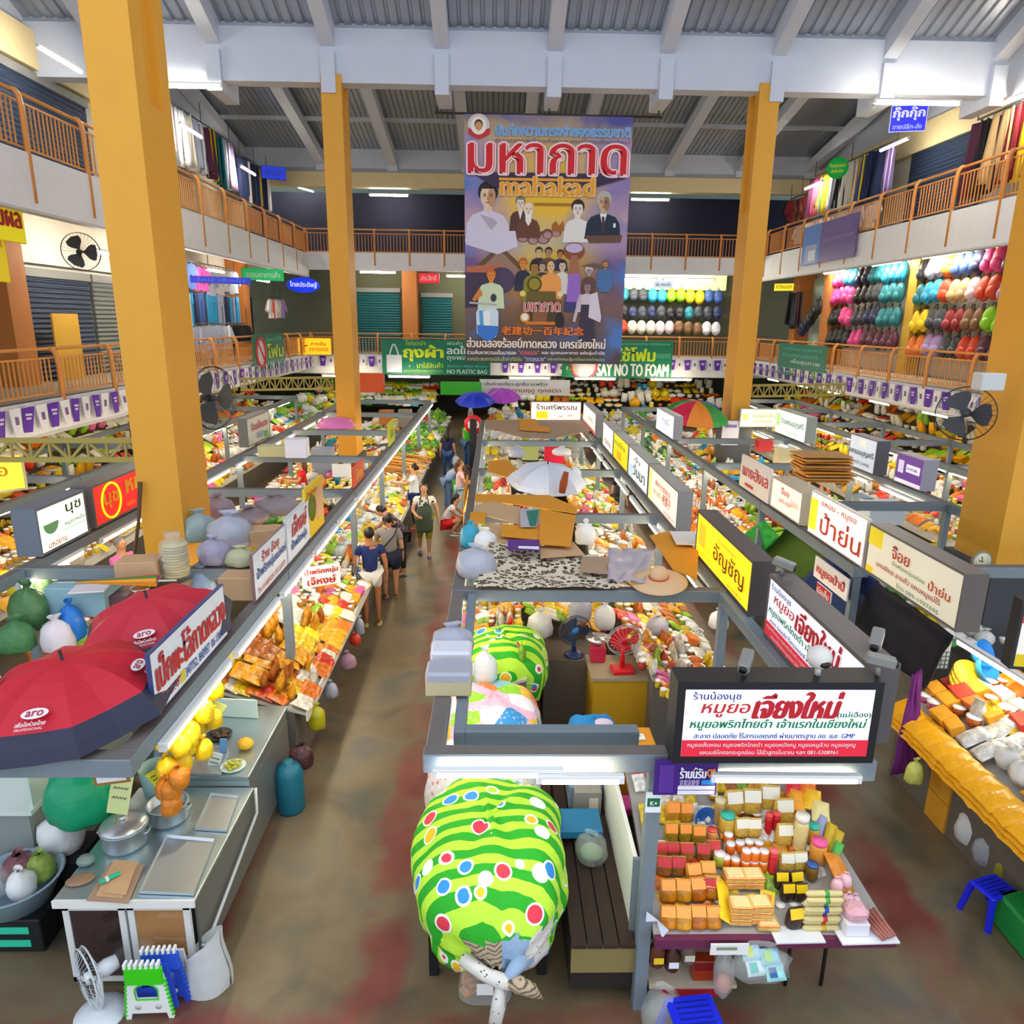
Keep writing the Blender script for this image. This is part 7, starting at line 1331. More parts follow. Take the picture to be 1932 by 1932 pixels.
# umbrellas with red tops
def aro(u, r, h, ang, sc=1):
    g = MB().use(M('#ecdfe0', .5)); th = .75; R1, Z1 = r*sin(th)/sin(1.35), h*(cos(th)-cos(1.35))/(1-cos(1.35)); sl = math.atan2(h*.62, r*.62)*.75
    T = Matrix.Rotation(ang+R90, 4, 'Z') @ Matrix.Translation((0, -R1*.95, Z1+.006)) @ Matrix.Rotation(R90-(R90-sl)-.0, 4, 'X'); 
    T = Matrix.Rotation(ang+R90, 4, 'Z') @ Matrix.Translation((0, -R1*.96, Z1+.012)) @ Matrix.Rotation(sl, 4, 'X') @ Matrix.Rotation(-R90, 4, 'X')
    g.T = T; a = g.T; s = .055*sc; g.add([(s*1.5*cos(2*pi*k/20), -.002, s*.75*sin(2*pi*k/20)) for k in range(20)], [tuple(range(20))]); g.build('printed_oval', None, u)
    k = MB().use(M('#b02036', .5)); k.T = a; put_text(k, 'aro', -s*.95, -s*.4, s*.95, s*.35, -.004, .03).build('lettering', None, u)
    k = MB().use(M('#f0dfe0', .5)); k.T = a; put_text(k, 'เพื่อโชห่วยไทย', -s*1.6, -s*1.75, s*1.6, -s*1.05, -.004, .02).build('lettering', None, u); k = MB().use(M('#f0dfe0', .5)); k.T = a; put_text(k, 'PROFESSIONAL', -s*1.5, -s*2.3, s*1.5, -s*1.95, -.004, 0).build('lettering', None, u)
u1 = umbrella('red umbrella with a navy rim at the front, nearest of the two on the left', (-2.93, 4.6, 2.17), .7, .36, ['#c2182e'], (.10, -.05), rim='#2a2c44', rimfrac=.36, pole=.35, seed=-.26); aro(u1, .7, .36, -R90+.13+.26+.0); aro(u1, .7, .36, -R90+.13+.26-pi/4*2); aro(u1, .7, .36, -R90+.26+.13+pi/4*2)
u2 = umbrella('red umbrella with a grey rim behind the nearest one', (-2.92, 5.85, 2.16), .66, .34, ['#c4263a'], (.16, -.1), rim='#3c404c', rimfrac=.36, pole=.35, seed=-.1); aro(u2, .66, .34, -R90+.1+.3)
# things piled on and in the left stalls
for k, (px, py, z, w, h, m, lab) in enumerate([(378, 1018, 2.12, .2, .36, mat('grey_green_bag', '#9ab0b0', .25, alpha=.85, bump=.7, scale=10), 'grey green tied bag against the front pillar'), (437, 1030, 2.12, .25, .4, BAGG, 'large lilac grey tied bag right of the grey green one'), (405, 1062, 2.12, .18, .3, mat('lilac_bag', '#b0aac4', .3, alpha=.85, bump=.8, scale=12), 'small lilac bag below the two large tied bags'), (412, 972, 2.12, .22, .28, mat('mauve_bag', '#a08c98', .35, bump=.8, scale=9), 'mauve bag behind the tied bags'), (470, 985, 2.12, .26, .2, mat('brown_grey_bag', '#8f7f86', .35, bump=.8, scale=8), 'brown grey bag right of the tied bags'), (520, 968, 2.12, .3, .26, mat('grey_cover', '#958c94', .5, bump=.6, scale=6), 'grey covered bowl near the yellow board'), (455, 1065, 2.12, .16, .2, mat('yellowish_bag', '#c8c8a0', .3, alpha=.9, bump=.8, scale=14), 'yellowish clear bag at the foot of the tied bags'),
    (62, 1185, 1.5, .2, .5, mat('green_veg_bag', '#4f7a4a', .3, bump=.8, scale=16, var=.3), 'tall bag of green vegetables, middle of the three at left'), (88, 1150, 1.5, .2, .45, mat('green_veg_bag2', '#5a7a50', .3, bump=.8, scale=16, var=.3), 'tall bag of green vegetables, rear of the three at left'), (35, 1225, 1.4, .18, .34, mat('green_veg_bag3', '#4a8050', .3, bump=.8, scale=16, var=.3), 'bag of green vegetables, front of the three at left'), (52, 1120, 1.6, .2, .34, mat('yellow_bag_plastic', '#e0c81e', .25, bump=.6, scale=12), 'bright yellow round bag among the left stalls'), (100, 1095, 1.6, .22, .34, BAGG, 'clear grey bag right of the bright yellow bag'), (130, 1075, 1.6, .2, .3, mat('clear_brown_bag', '#a09a94', .3, alpha=.9, bump=.8, scale=12), 'clear brownish bag near the bowl sign'),
    (139, 1205, 1.4, .13, .42, mat('blue_carrier', '#2a78d0', .35, bump=.5, scale=8), 'bright blue carrier bag hanging left of the red umbrellas'), (112, 1225, 1.35, .16, .36, mat('white_red_carrier', '#e0d4dc', .4, bump=.5, scale=8), 'white carrier bag left of the blue one'), (300, 1135, 1.7, .17, .4, mat('dark_clear_bag', '#5a6a68', .25, alpha=.9, bump=.8, scale=12), 'dark clear bag near the stack of crackers'), (385, 1150, 1.6, .15, .5, mat('bluish_clear_bag', '#8fa4c0', .25, alpha=.85, bump=.9, scale=12), 'bluish clear bag behind the large white board')]):
    P = pz(px, py, z); tag(sack_mesh(MB().use(m), (0, 0, 0), (w, w*.9), h, k*1.3+.2, n=20).build('tied_bag', None, None, P), lab, 'plastic bag')
P = pz(333, 1085, 2.12); t = thing('cracker_stack', 'tall stack of round rice crackers in a clear bag by the front pillar', 'crackers', P); mb = MB().use(mat('rice_crackers', '#d8c48a', .5, bump=.5, scale=30))
for k in range(12): mb.at((.008*(k % 3), .008*(k % 2), .03*k)).lathe([(0, 0), (.12, .002), (.13, .012), (.12, .024), (0, .026)], 14)
mb.at().build('crackers', None, t); MB().use(BAG).lathe([(.145, 0), (.15, .2), (.14, .37), (.07, .42), (.09, .48)], 16).build('bag', None, t)
for k, (px, py, z, w, d, h, m, lab, rz) in enumerate([(268, 1090, 2.1, .42, .3, .22, CARDT, 'closed brown carton left of the cracker stack', .1), (455, 1125, 2.1, .34, .26, .24, CARDT, 'brown printed carton behind the white and red board', .0), (500, 1025, 2.12, .34, .3, .2, CARDT, 'brown carton beside the grey bags', .3), (165, 1150, 1.6, .62, .45, .34, M('#8fb4c0', .5), 'pale blue cooler box under a cloth', .05), (170, 1112, 1.96, .36, .26, .02, M('#dcd4d8', .6), 'white paper pad lying on the blue cooler box', .2), (235, 1160, 1.5, .3, .4, .3, M('#6a4a52', .5), 'dark red crate right of the blue cooler box', .05), (318, 1115, 1.9, .3, .5, .1, M('#8a7a66', .5), 'slanting brown tray near the cracker stack', -.5), (85, 1165, 1.2, .3, .3, .25, M('#d8901f', .5), 'orange box behind the vegetable bags', .1)]):
    P = pz(px, py, z); tag(MB().use(m).box(-w/2, w/2, -d/2, d/2, 0, h, .008).build('carton', None, None, P, rz), lab, 'box')
P = pz(218, 1100, 2.15); t = thing('umbrella', 'folded rainbow umbrella lying across the left stalls', 'umbrella', P, .1); 
for k, c in enumerate(['#e8901f', '#2f8a3a', '#d81f3a', '#2a4ad0', '#e8701c']): MB().use(M(c, .5)).add([(-.5, 0, .02), (.42, -.08+.03*k, .03+.05*sin(pi*k/4)), (.42, -.05+.03*k, .03+.05*sin(pi*(k+1)/5)), (.42, -.06+.03*k, -.03)], [(0, 1, 2), (0, 3, 1), (0, 2, 3), (1, 3, 2)]).build('canopy_fold', None, t)
MB().use(M('#c8c8c8', .3)).tube([(-.56, 0, .02), (.6, 0, .01)], .01, 6).build('pole', None, t)
P = pz(266, 1118, 2.0); tag(MB().use(M('#e8e8e4', .3)).lathe([(0, 0), (.05, 0), (.1, .06), (.095, .06), (.05, .01), (0, .01)], 18).use(mat('curry', '#c8823a', .5, bump=.6, scale=30)).lathe([(.09, .05), (0, .06)], 14).build('food_bowl', None, None, P), 'white bowl of orange curry near the folded umbrella', 'bowl')
P = pz(510, 905, .85)
for k, (px, py, z, w, d, h, c, lab) in enumerate([(510, 965, 1.2, .55, .1, .42, '#f01ab0', 'bright magenta box in the left stalls'), (545, 960, 1.2, .22, .1, .36, '#3a5ac8', 'blue and white box right of the magenta one'), (455, 985, 1.5, .4, .3, .16, '#c83a24', 'red and cream packed box left of the magenta one'), (520, 860, 2.1, .62, .3, .22, '#bdb98a', 'long pale green carton on the stall beam'), (562, 862, 2.1, .42, .3, .38, '#dfe2f2', 'white carton with blue lines on the stall beam'), (612, 900, .95, .5, .4, .75, '#8a90a0', 'grey steel cabinet behind the shopkeeper in red'), (645, 900, 1.3, .42, .06, .3, '#e4e6ea', 'white board near the orange red sign')]):
    P = pz(px, py, z); tag(MB().use(M(c, .5)).box(-w/2, w/2, -d/2, d/2, 0, h, .008).build('carton', None, None, P), lab, 'box')
P = pz(650, 795, 2.1); P.y -= 1.1; tag(MB().use(mat('pink_plastic', '#e07ab8', .3, bump=.2)).lathe([(0, .26), (.36, .22), (.5, .06), (.52, 0), (.48, 0), (.0, .2)], 24).build('plastic_basin', None, None, P), 'upturned pink basin at the foot of the left back pillar', 'basin')
t = thing('broom', 'wooden handled fork leaning against the front pillar', 'broom', (XC-.28, YC1-.62, 1.7)); MB().use(M('#5a3e26', .7)).tube([(-.02, 0, .25), (.05, .1, .75), (.1, .14, 1.2)], [.02, .022, .028], 8).build('handle', None, t); MB().use(M('#4a3a2e', .6)).tube([(-.08, -.02, -.1), (-.05, 0, .2), (-.02, 0, .28)], .012, 6).tube([(.1, -.02, -.1), (.05, 0, .2), (-.02, 0, .28)], .012, 6).build('fork', None, t)
# ================================================================ people
def grow(verts, edges, root, m, name, parent, sub=1, smooth=1):
    """one continuous surface over a skeleton: verts = [(position, radius or (rx, ry))]"""
    me = bpy.data.meshes.new(name); me.from_pydata([v[0] for v in verts], edges, []); o = bpy.data.objects.new(name, me); COL.objects.link(o)
    sk = o.modifiers.new('skin', 'SKIN'); sk.use_smooth_shade = True; sk.branch_smoothing = .6
    for k, v in enumerate(verts):
        r = v[1]; d = me.skin_vertices[0].data[k]; d.radius = (r, r) if isinstance(r, (int, float)) else r; d.use_root = (k == root)
    ss = o.modifiers.new('sub', 'SUBSURF'); ss.levels = sub; ss.render_levels = sub
    dg = bpy.context.evaluated_depsgraph_get(); dg.update(); nm = bpy.data.meshes.new_from_object(o.evaluated_get(dg)); nm.materials.clear(); nm.materials.append(m)
    for p in nm.polygons: p.use_smooth = True
    bpy.data.objects.remove(o); bpy.data.meshes.remove(me); q = bpy.data.objects.new(name, nm); COL.objects.link(q); q.parent = parent; return q
SKIN = mat('skin', '#c8926c', .55); SKIN2 = mat('tanned_skin', '#a86e48', .55); HAIRB = mat('black_hair', '#17120f', .45, bump=.3, scale=60); HAIRR = mat('brown_hair', '#5a3420', .45, bump=.3, scale=60)
BASE = {'pel': ((0, 0, .93), .125), 'spi': ((0, 0, 1.1), .115), 'che': ((0, 0, 1.28), .13), 'nec': ((0, .01, 1.40), .052), 'jaw': ((0, -.015, 1.475), .06), 'hea': ((0, -.01, 1.545), .085), 'top': ((0, .0, 1.61), .06)}
for s_, n_ in ((1, 'L'), (-1, 'R')):
    BASE.update({'sh'+n_: ((.165*s_, 0, 1.335), .058), 'el'+n_: ((.215*s_, .02, 1.07), .041), 'wr'+n_: ((.235*s_, -.04, .85), .028), 'pa'+n_: ((.24*s_, -.055, .79), .03), 'hi'+n_: ((.09*s_, 0, .87), .098), 'kn'+n_: ((.1*s_, -.015, .48), .057), 'an'+n_: ((.1*s_, .02, .085), .036), 'fo'+n_: ((.1*s_, -.13, .03), .03)})
BODY = [('pel', 'spi'), ('spi', 'che'), ('che', 'nec'), ('nec', 'jaw'), ('jaw', 'hea'), ('hea', 'top')]+[e for n_ in 'LR' for e in (('che', 'sh'+n_), ('sh'+n_, 'el'+n_), ('el'+n_, 'wr'+n_), ('wr'+n_, 'pa'+n_), ('pel', 'hi'+n_), ('hi'+n_, 'kn'+n_), ('kn'+n_, 'an'+n_), ('an'+n_, 'fo'+n_))]
def person(label, P, rz, h=1.6, fat=1.0, pose=None, shirt='#203060', sleeve=.55, legs='#d8d2c4', leg_to=.5, hair='short', skin=None, hairm=None, shoes='#3a3a3e', extra=None, shirt_len=.05, shirtm=None, legm=None):
    t = thing('person', label, 'person', P, rz); k = h/1.65; J = {a: (Vector(b), r) for a, (b, r) in BASE.items()}
    for a, v in (pose or {}).items(): J[a] = (Vector(v), J[a][1])
    J = {a: (p*k, r*k*(fat if a[:2] in ('pe', 'sp', 'ch', 'hi') else (1+(fat-1)*.6 if a[:2] in ('sh', 'el', 'kn') else 1))) for a, (p, r) in J.items()}
    J0 = dict(J); J = {a: (p, r*(.8 if a in ('pel', 'spi', 'che', 'hiL', 'hiR') else .9 if a in ('shL', 'shR') else 1)) for a, (p, r) in J.items()}
    sm = skin or SKIN; names = list(J); idx = {a: i for i, a in enumerate(names)}; V = [J[a] for a in names]; E = [(idx[a], idx[b]) for a, b in BODY]
    for n_ in 'LR':                                           # fingers and thumb
        w, p = J['wr'+n_][0], J['pa'+n_][0]; d = (p-w).normalized(); side = d.cross(Vector((1, 0, 0)) if abs(d.x) < .8 else Vector((0, 0, 1))).normalized()
        curl = d.cross(side)*(1 if n_ == 'L' else -1)
        for q, (o_, L_) in enumerate(((-.024, .062), (-.008, .075), (.008, .07), (.024, .055))):
            a = p+side*o_*k+d*.02*k; b = a+d*L_*.55*k+curl*.006*k; c = b+d*L_*.4*k+curl*.02*k; i = len(V); V += [(a, .0095*k), (b, .0085*k), (c, .007*k)]; E += [(idx['pa'+n_], i), (i, i+1), (i+1, i+2)]
        a = w+(p-w)*.6-side*.03*k; i = len(V); V += [(a, .011*k), (a+d*.035*k-side*.02*k, .009*k)]; E += [(idx['pa'+n_], i), (i, i+1)]
    hp = J['hea'][0]; f = (J['jaw'][0]-J['nec'][0]); fw = Vector((0, -1, 0)); 
    if pose and 'face' in pose: fw = Vector(pose['face']).normalized()
    grow(V, E, idx['pel'], sm, 'body', t)
    up_ = (J['top'][0]-J['jaw'][0]).normalized(); rt_ = fw.cross(up_).normalized(); fw = up_.cross(rt_).normalized()
    F = Matrix((rt_, -fw, up_)).transposed().to_4x4(); F.translation = hp
    def fpart(nm, fn, m): mb = MB().use(m); mb.T = F; fn(mb); return mb.build(nm, None, t)
    fpart('face', lambda m: m.ball((0, -.016*k, -.012*k), (.068*k, .072*k, .098*k), 14, 10), sm)
    fpart('nose', lambda m: m.ball((0, -.09*k, -.022*k), (.012*k, .016*k, .02*k), 8, 6), sm)
    fpart('eyes', lambda m: [m.ball((s*.028*k, -.082*k, .004*k), (.012*k, .008*k, .006*k), 8, 6) for s in (-1, 1)], M('#1a1412', .3))
    fpart('mouth', lambda m: m.ball((0, -.08*k, -.058*k), (.02*k, .01*k, .006*k), 8, 6), M('#9a4a40', .5))
    fpart('ears', lambda m: [m.ball((s*.07*k, .0, -.015*k), (.012*k, .018*k, .028*k), 8, 6) for s in (-1, 1)], sm)
    hm = hairm or HAIRB
    def hr(m):
        m.ball((0, .018*k, .022*k), (.083*k, .088*k, .096*k), 16, 10)
        if hair == 'long': m.tube([(0, .05*k, .03*k), (0, .085*k, -.1*k), (0, .09*k, -.24*k), (0, .08*k, -.36*k)], [.075*k, .085*k, .08*k, .03*k], 10)
        if hair == 'tail': m.tube([(0, .07*k, .03*k), (0, .13*k, -.02*k), (0, .13*k, -.15*k), (0, .11*k, -.26*k)], [.03*k, .04*k, .038*k, .01*k], 8)
        if hair == 'bun': m.ball((0, .1*k, -.0), .045*k, 10, 8)
    fpart('hair', hr, hm)
    J = J0
    def mid(a, b, q): return J[a][0].lerp(J[b][0], q)
    g = 1.22
    sv = [(J['pel'][0]-Vector((0, 0, .03+shirt_len))*k, J['pel'][1]*g), (J['spi'][0], J['spi'][1]*g), (J['che'][0], J['che'][1]*1.22), (mid('che', 'nec', .72), .07*k)]; se = [(0, 1), (1, 2), (2, 3)]
    for n_ in 'LR':
        i = len(sv); sv += [(J['sh'+n_][0], J['sh'+n_][1]*1.3), (mid('sh'+n_, 'el'+n_, min(1, sleeve)), J['el'+n_][1]*1.4)]; se += [(2, i), (i, i+1)]
        if sleeve > 1: sv.append((mid('el'+n_, 'wr'+n_, sleeve-1), J['wr'+n_][1]*1.4)); se.append((i+1, i+2))
    grow(sv, se, 0, shirtm or mat('cloth_'+shirt.strip('#'), shirt, .8, bump=.3, scale=14), 'shirt', t)
    lv = [(J['pel'][0], J['pel'][1]*1.16)]; le = []
    for n_ in 'LR':
        i = len(lv); lv += [(J['hi'+n_][0], J['hi'+n_][1]*1.16), (mid('hi'+n_, 'kn'+n_, min(1, leg_to*2)), (J['kn'+n_][1]*1.45 if leg_to <= .5 else J['kn'+n_][1]*1.25))]; le += [(0, i), (i, i+1)]
        if leg_to > .5: lv.append((mid('kn'+n_, 'an'+n_, (leg_to-.5)*2), J['an'+n_][1]*1.5)); le.append((i+1, i+2))
    grow(lv, le, 0, legm or mat('cloth_'+legs.strip('#'), legs, .8, bump=.3, scale=14), 'shorts' if leg_to <= .6 else 'trousers', t)
    for n_ in 'LR':
        a, b = J['an'+n_][0], J['fo'+n_][0]; mb = MB().use(M(shoes, .6)); d = (b-a); d.z = 0; d.normalize(); c = (a+b)/2; mb.at((c.x, c.y, min(a.z, b.z)-.03*k), math.atan2(d.y, d.x)+R90, sc=(1, 1, 1)).lathe([(0, 0), (.05*k, 0), (.052*k, .02*k), (0, .022*k)], 12)
        for q, v in enumerate(mb.v): 
            w = Vector(v)-c; al = w.dot(d); mb.v[q] = tuple(Vector(v)+d*al*1.5)
        mb.build('shoe', None, t)
    if extra: extra(t, J, k)
    return t
def dark_print(name, a, b, sc=26):
    m = mat(name, a, .8); nt = m.node_tree; v = nt.nodes.new('ShaderNodeTexVoronoi'); v.inputs['Scale'].default_value = sc; tc = nt.nodes.new('ShaderNodeTexCoord'); nt.links.new(tc.outputs['Object'], v.inputs['Vector'])
    c = ramp_node(nt, v.outputs['Distance'], [(0, b), (.28, b), (.34, a)]); nt.links.new(c, nt.nodes['Principled BSDF'].inputs['Base Color']); return m
p = pz(703, 1180, 0)
def tote(t, J, k):
    MB().use(dark_print('dotted_tote', '#2c4a66', '#c8d4e0', 40)).at((.22*k, -.02, .84*k), .3).box(-.03, .03, -.14, .14, -.16, .22, .02).build('tote_bag', None, t); MB().use(M('#dfe4ea')).tube([(.2*k, -.08, 1.04*k), (.17*k, -.0, 1.39*k), (.2*k, .08, 1.04*k)], .012, 6).build('bag_strap', None, t)
person('person in a navy T-shirt and beige shorts with a dotted tote bag', p, pi+.25, 1.66, 1.0, {'elR': (-.235, .03, 1.08), 'wrR': (-.25, -.02, .84), 'paR': (-.255, -.03, .78), 'foL': (.13, -.12, .03), 'foR': (-.12, -.13, .03)}, '#14285e', .55, '#d9d4c8', .3, skin=SKIN2, shoes='#b8a46a', extra=lambda t, J, k: (tote(t, J, k)))
p = pz(738, 1128, 0)
def strap(t, J, k): MB().use(M('#1c1c22', .6)).tube([(-.16*k, .0, 1.4*k), (-.1*k, .17*k, 1.28*k), (.06*k, .19*k, 1.1*k), (.18*k, .1*k, .98*k)], .014, 6).build('bag_strap', None, t)
person('person in a grey T-shirt and dark navy shorts with a cross strap', p, pi+.1, 1.56, 1.3, {'elL': (.26, -.12, 1.1), 'wrL': (.2, -.3, 1.05), 'paL': (.18, -.36, 1.04)}, '#8a8580', .75, '#1c2038', .42, shoes='#8a6a4a', extra=strap)
p = pz(760, 1085, 0)
person('person in a dark flowered top leaning over the steel bowls', p, -1.3, 1.58, 1.15, {'che': (0, -.2, 1.2), 'nec': (0, -.3, 1.28), 'jaw': (0, -.38, 1.32), 'hea': (0, -.42, 1.38), 'top': (0, -.42, 1.45), 'shL': (.16, -.24, 1.22), 'shR': (-.16, -.24, 1.22), 'elL': (.2, -.4, 1.02), 'elR': (-.2, -.4, 1.02), 'wrL': (.14, -.6, .98), 'wrR': (-.14, -.6, .98), 'paL': (.13, -.66, .97), 'paR': (-.13, -.66, .97), 'spi': (0, -.08, 1.08)}, '#2c2230', .6, '#1e1c20', .9, 'bun', shirtm=dark_print('dark_flowers', '#2a2430', '#b09aa8', 34))
p = pz(783, 1000, 0)
person('person in a long white shirt and jeans reaching over the left counter', p, -1.4, 1.6, 1.0, {'elL': (.2, -.2, 1.2), 'wrL': (.16, -.42, 1.22), 'paL': (.15, -.49, 1.23), 'elR': (-.22, -.1, 1.12), 'wrR': (-.18, -.32, 1.08), 'paR': (-.17, -.38, 1.08)}, '#e4e8f2', .7, '#2a3c78', .9, 'bun', shoes='#c83a5a', shirt_len=.2)
p = pz(802, 1050, 0)
def apron(t, J, k): mound(MB().use(mat('dark_apron', '#3a4436', .8, bump=.5, scale=10)), (0, -.075*k, .92*k), (.185*k, .13*k, .32*k), 31, n=24, m=14, fold=.02, pw=3).build('apron', None, t); MB().use(M('#3a4436')).tube([(-.1*k, -.13*k, 1.2*k), (-.06*k, -.03, 1.4*k)], .014, 5).tube([(.1*k, -.13*k, 1.2*k), (.06*k, -.03, 1.4*k)], .014, 5).build('apron_strap', None, t)
person('smiling person in a dark green apron over a leaf print shirt walking up the aisle', p, .12, 1.58, 1.15, {'elL': (.27, .04, 1.08), 'wrL': (.3, -.0, .86), 'paL': (.305, -.01, .8), 'elR': (-.25, -.02, 1.06), 'wrR': (-.16, -.2, .98), 'paR': (-.12, -.25, .97), 'knR': (-.1, .08, .47), 'anR': (-.1, .22, .14), 'foR': (-.1, .14, .06), 'knL': (.09, -.06, .48), 'anL': (.09, -.02, .085), 'foL': (.09, -.17, .03)}, '#d8d2c0', .6, '#8a8420', .62, 'bun', shoes='#4a5a8a', shirtm=dark_print('leaf_print', '#e0d8c8', '#2e2e30', 13), extra=apron)
p = pz(850, 1008, 0)
person('person in a white print shirt and red shorts crouching beside the orange board', p, R90-.2, 1.58, 1.05, {'pel': (0, .14, .32), 'spi': (0, .08, .5), 'che': (0, -.06, .66), 'nec': (0, -.13, .77), 'jaw': (0, -.17, .84), 'hea': (0, -.18, .91), 'top': (0, -.17, .975), 'shL': (.155, -.08, .71), 'shR': (-.155, -.08, .71), 'elL': (.18, -.24, .52), 'elR': (-.18, -.24, .52), 'wrL': (.1, -.42, .5), 'wrR': (-.1, -.42, .5), 'paL': (.08, -.47, .49), 'paR': (-.08, -.47, .49), 'hiL': (.1, .08, .28), 'hiR': (-.1, .08, .28), 'knL': (.13, -.3, .42), 'knR': (-.13, -.3, .42), 'anL': (.11, -.06, .085), 'anR': (-.11, -.06, .085), 'foL': (.11, -.2, .03), 'foR': (-.11, -.2, .03)}, '#e6e4e6', .5, '#e01f24', .3, 'tail', shirtm=dark_print('white_print', '#e8e6e8', '#5a5a6a', 20), shoes='#e8e8e8')
p = pz(868, 985, 0)
person('person in a pale pink top and light jeans with a brown ponytail', p, R90+.2, 1.56, .92, {'elR': (-.2, -.1, 1.08), 'wrR': (-.12, -.32, 1.05), 'paR': (-.1, -.38, 1.05), 'elL': (.2, -.08, 1.08), 'wrL': (.12, -.3, 1.04), 'paL': (.1, -.36, 1.04)}, '#e8c0c4', .6, '#a8cce0', .95, 'tail', hairm=HAIRR)
p = pz(845, 965, 0)
def sling(t, J, k): mound(MB().use(M('#4f9a3a')), (-.2*k, -.1, .82*k), (.12, .08, .14), 3, n=16, m=10).build('green_bag', None, t)
person('person in a faded denim shirt bending with a green bag', p, R90+.5, 1.5, 1.05, {'spi': (0, -.05, 1.08), 'che': (0, -.24, 1.16), 'nec': (0, -.36, 1.16), 'jaw': (0, -.43, 1.13), 'hea': (0, -.49, 1.13), 'top': (0, -.54, 1.14), 'shL': (.16, -.28, 1.16), 'shR': (-.16, -.28, 1.16), 'elL': (.19, -.36, .93), 'elR': (-.19, -.36, .93), 'wrL': (.14, -.52, .84), 'wrR': (-.14, -.52, .84), 'paL': (.13, -.57, .8), 'paR': (-.13, -.57, .8)}, '#8fa6cc', 1.4, '#6a86b4', .95, 'short', extra=sling)
p = pz(845, 905, 0)
def wbag(t, J, k): sack_mesh(MB().use(BAGW), (-.25*k, -.02, .5*k), (.12, .1), .3, 5).build('carrier_bag', None, t)
person('person with long black hair in a navy top and jeans carrying a white bag', p, pi-.1, 1.6, 1.05, None, '#16224e', .6, '#2a4a80', .95, 'long', extra=wbag)
p = pz(882, 885, 0)
person('person in a bright green shirt and blue jeans behind the dark post', p, R90+.6, 1.68, 1.1, {'elR': (-.24, -.1, 1.1), 'wrR': (-.14, -.3, 1.12), 'paR': (-.12, -.36, 1.13)}, '#3aa01e', .6, '#3a5a8a', .95, 'short', hairm=mat('grey_hair', '#6a625c', .5))
p = pz(888, 830, 0); person('person in a white top far along the aisle beside the red round sign', p, R90, 1.62, 1.0, None, '#d8d8dc', .6, '#2a2a36', .95, 'short')
# people inside the stalls
AF = {'elR': (-.2, -.12, 1.1), 'wrR': (-.1, -.32, 1.14), 'paR': (-.08, -.37, 1.15), 'elL': (.2, -.12, 1.1), 'wrL': (.1, -.32, 1.12), 'paL': (.08, -.37, 1.13)}
p = pz(572, 930, .75); person('shopkeeper in a red shirt with long hair looking at a phone, left stalls', (p.x, p.y, 0), -1.2, 1.6, .95, AF, '#d81f24', .6, '#23232a', .95, 'long', hairm=HAIRR)
p = pz(622, 850, .9); person('shopkeeper in a teal top touching the chin, behind the grey cabinet', (p.x, p.y, 0), .2, 1.58, 1.0, {'elR': (-.2, -.1, 1.1), 'wrR': (-.06, -.2, 1.33), 'paR': (-.04, -.2, 1.39)}, '#1f7f9a', .6, '#23232a', .95, 'bun')
p = pz(418, 850, .8); person('shopkeeper in a white and maroon top beside the framed white sign', (p.x, p.y, 0), -.8, 1.58, 1.0, AF, '#6a2a3a', .6, '#d8832a', .95, 'bun')
p = pz(1240, 845, .9); person('shopkeeper in a dark red top beyond the grey sign row', (p.x, p.y, 0), .6, 1.55, 1.0, AF, '#a81f2c', .6, '#23232a', .95, 'short')
p = pz(226, 1025, 1.5); person('grey haired person in a pink top under the red sign', (p.x, p.y, 0), 1.2, 1.6, 1.1, AF, '#e070b0', .6, '#23232a', .95, 'short', hairm=mat('grey_hair2', '#7a7a7c', .5))
p = pz(1168, 935, .9); person('person in black stooping in the second bay below the pale blue sign', (p.x, p.y, 0), 2.2, 1.55, 1.0, {'che': (0, -.16, 1.22), 'nec': (0, -.26, 1.3), 'jaw': (0, -.33, 1.33), 'hea': (0, -.37, 1.39), 'top': (0, -.37, 1.46)}, '#1a1a2a', .6, '#23232a', .95, 'short')
# ================================================================ upper floors: shutters, clothes, bags, lamps
FAB = own_colour('fabric', .85, bump=.3, scale=9); PACKM = own_colour('nylon', .5, bump=.25, scale=12)
def rib_mat(name, c):
    m = mat(name, c, .45, metal=.2); nt = m.node_tree; tc = nt.nodes.new('ShaderNodeTexCoord'); w = nt.nodes.new('ShaderNodeTexWave'); w.bands_direction = 'Z'; w.inputs['Scale'].default_value = 2.6; nt.links.new(tc.outputs['Object'], w.inputs['Vector'])
    bp = nt.nodes.new('ShaderNodeBump'); bp.inputs['Strength'].default_value = .9; bp.inputs['Distance'].default_value = .05; nt.links.new(w.outputs[0], bp.inputs['Height']); nt.links.new(bp.outputs[0], nt.nodes['Principled BSDF'].inputs['Normal']); return m
SHN, SHT, SHG = rib_mat('navy_shutter_metal', '#3a4a66'), rib_mat('teal_shutter_metal', '#1f6468'), rib_mat('grey_shutter_metal', '#7d8684')
def shutter(label, a, b, z0, z1, m, axis, pos):
    """roller shutter from a to b along x or y"""
    w = b-a; t = thing('roller_shutter', label, 'shutter', ((a+b)/2, pos, z0) if axis == 'x' else (pos, (a+b)/2, z0)); q = (lambda h, d0, d1, zz0, zz1: (-h, h, d0, d1, zz0, zz1)) if axis == 'x' else (lambda h, d0, d1, zz0, zz1: (d0, d1, -h, h, zz0, zz1))
    MB().use(m).box(*q(w/2-.05, -.03, .03, 0, z1-z0-.2)).build('curtain', None, t); MB().use(M('#8a8c8a', .5)).box(*q(w/2, -.08, .08, z1-z0-.2, z1-z0)).build('roller_box', None, t)
xl, xr = XL-2.5, XR+2.5
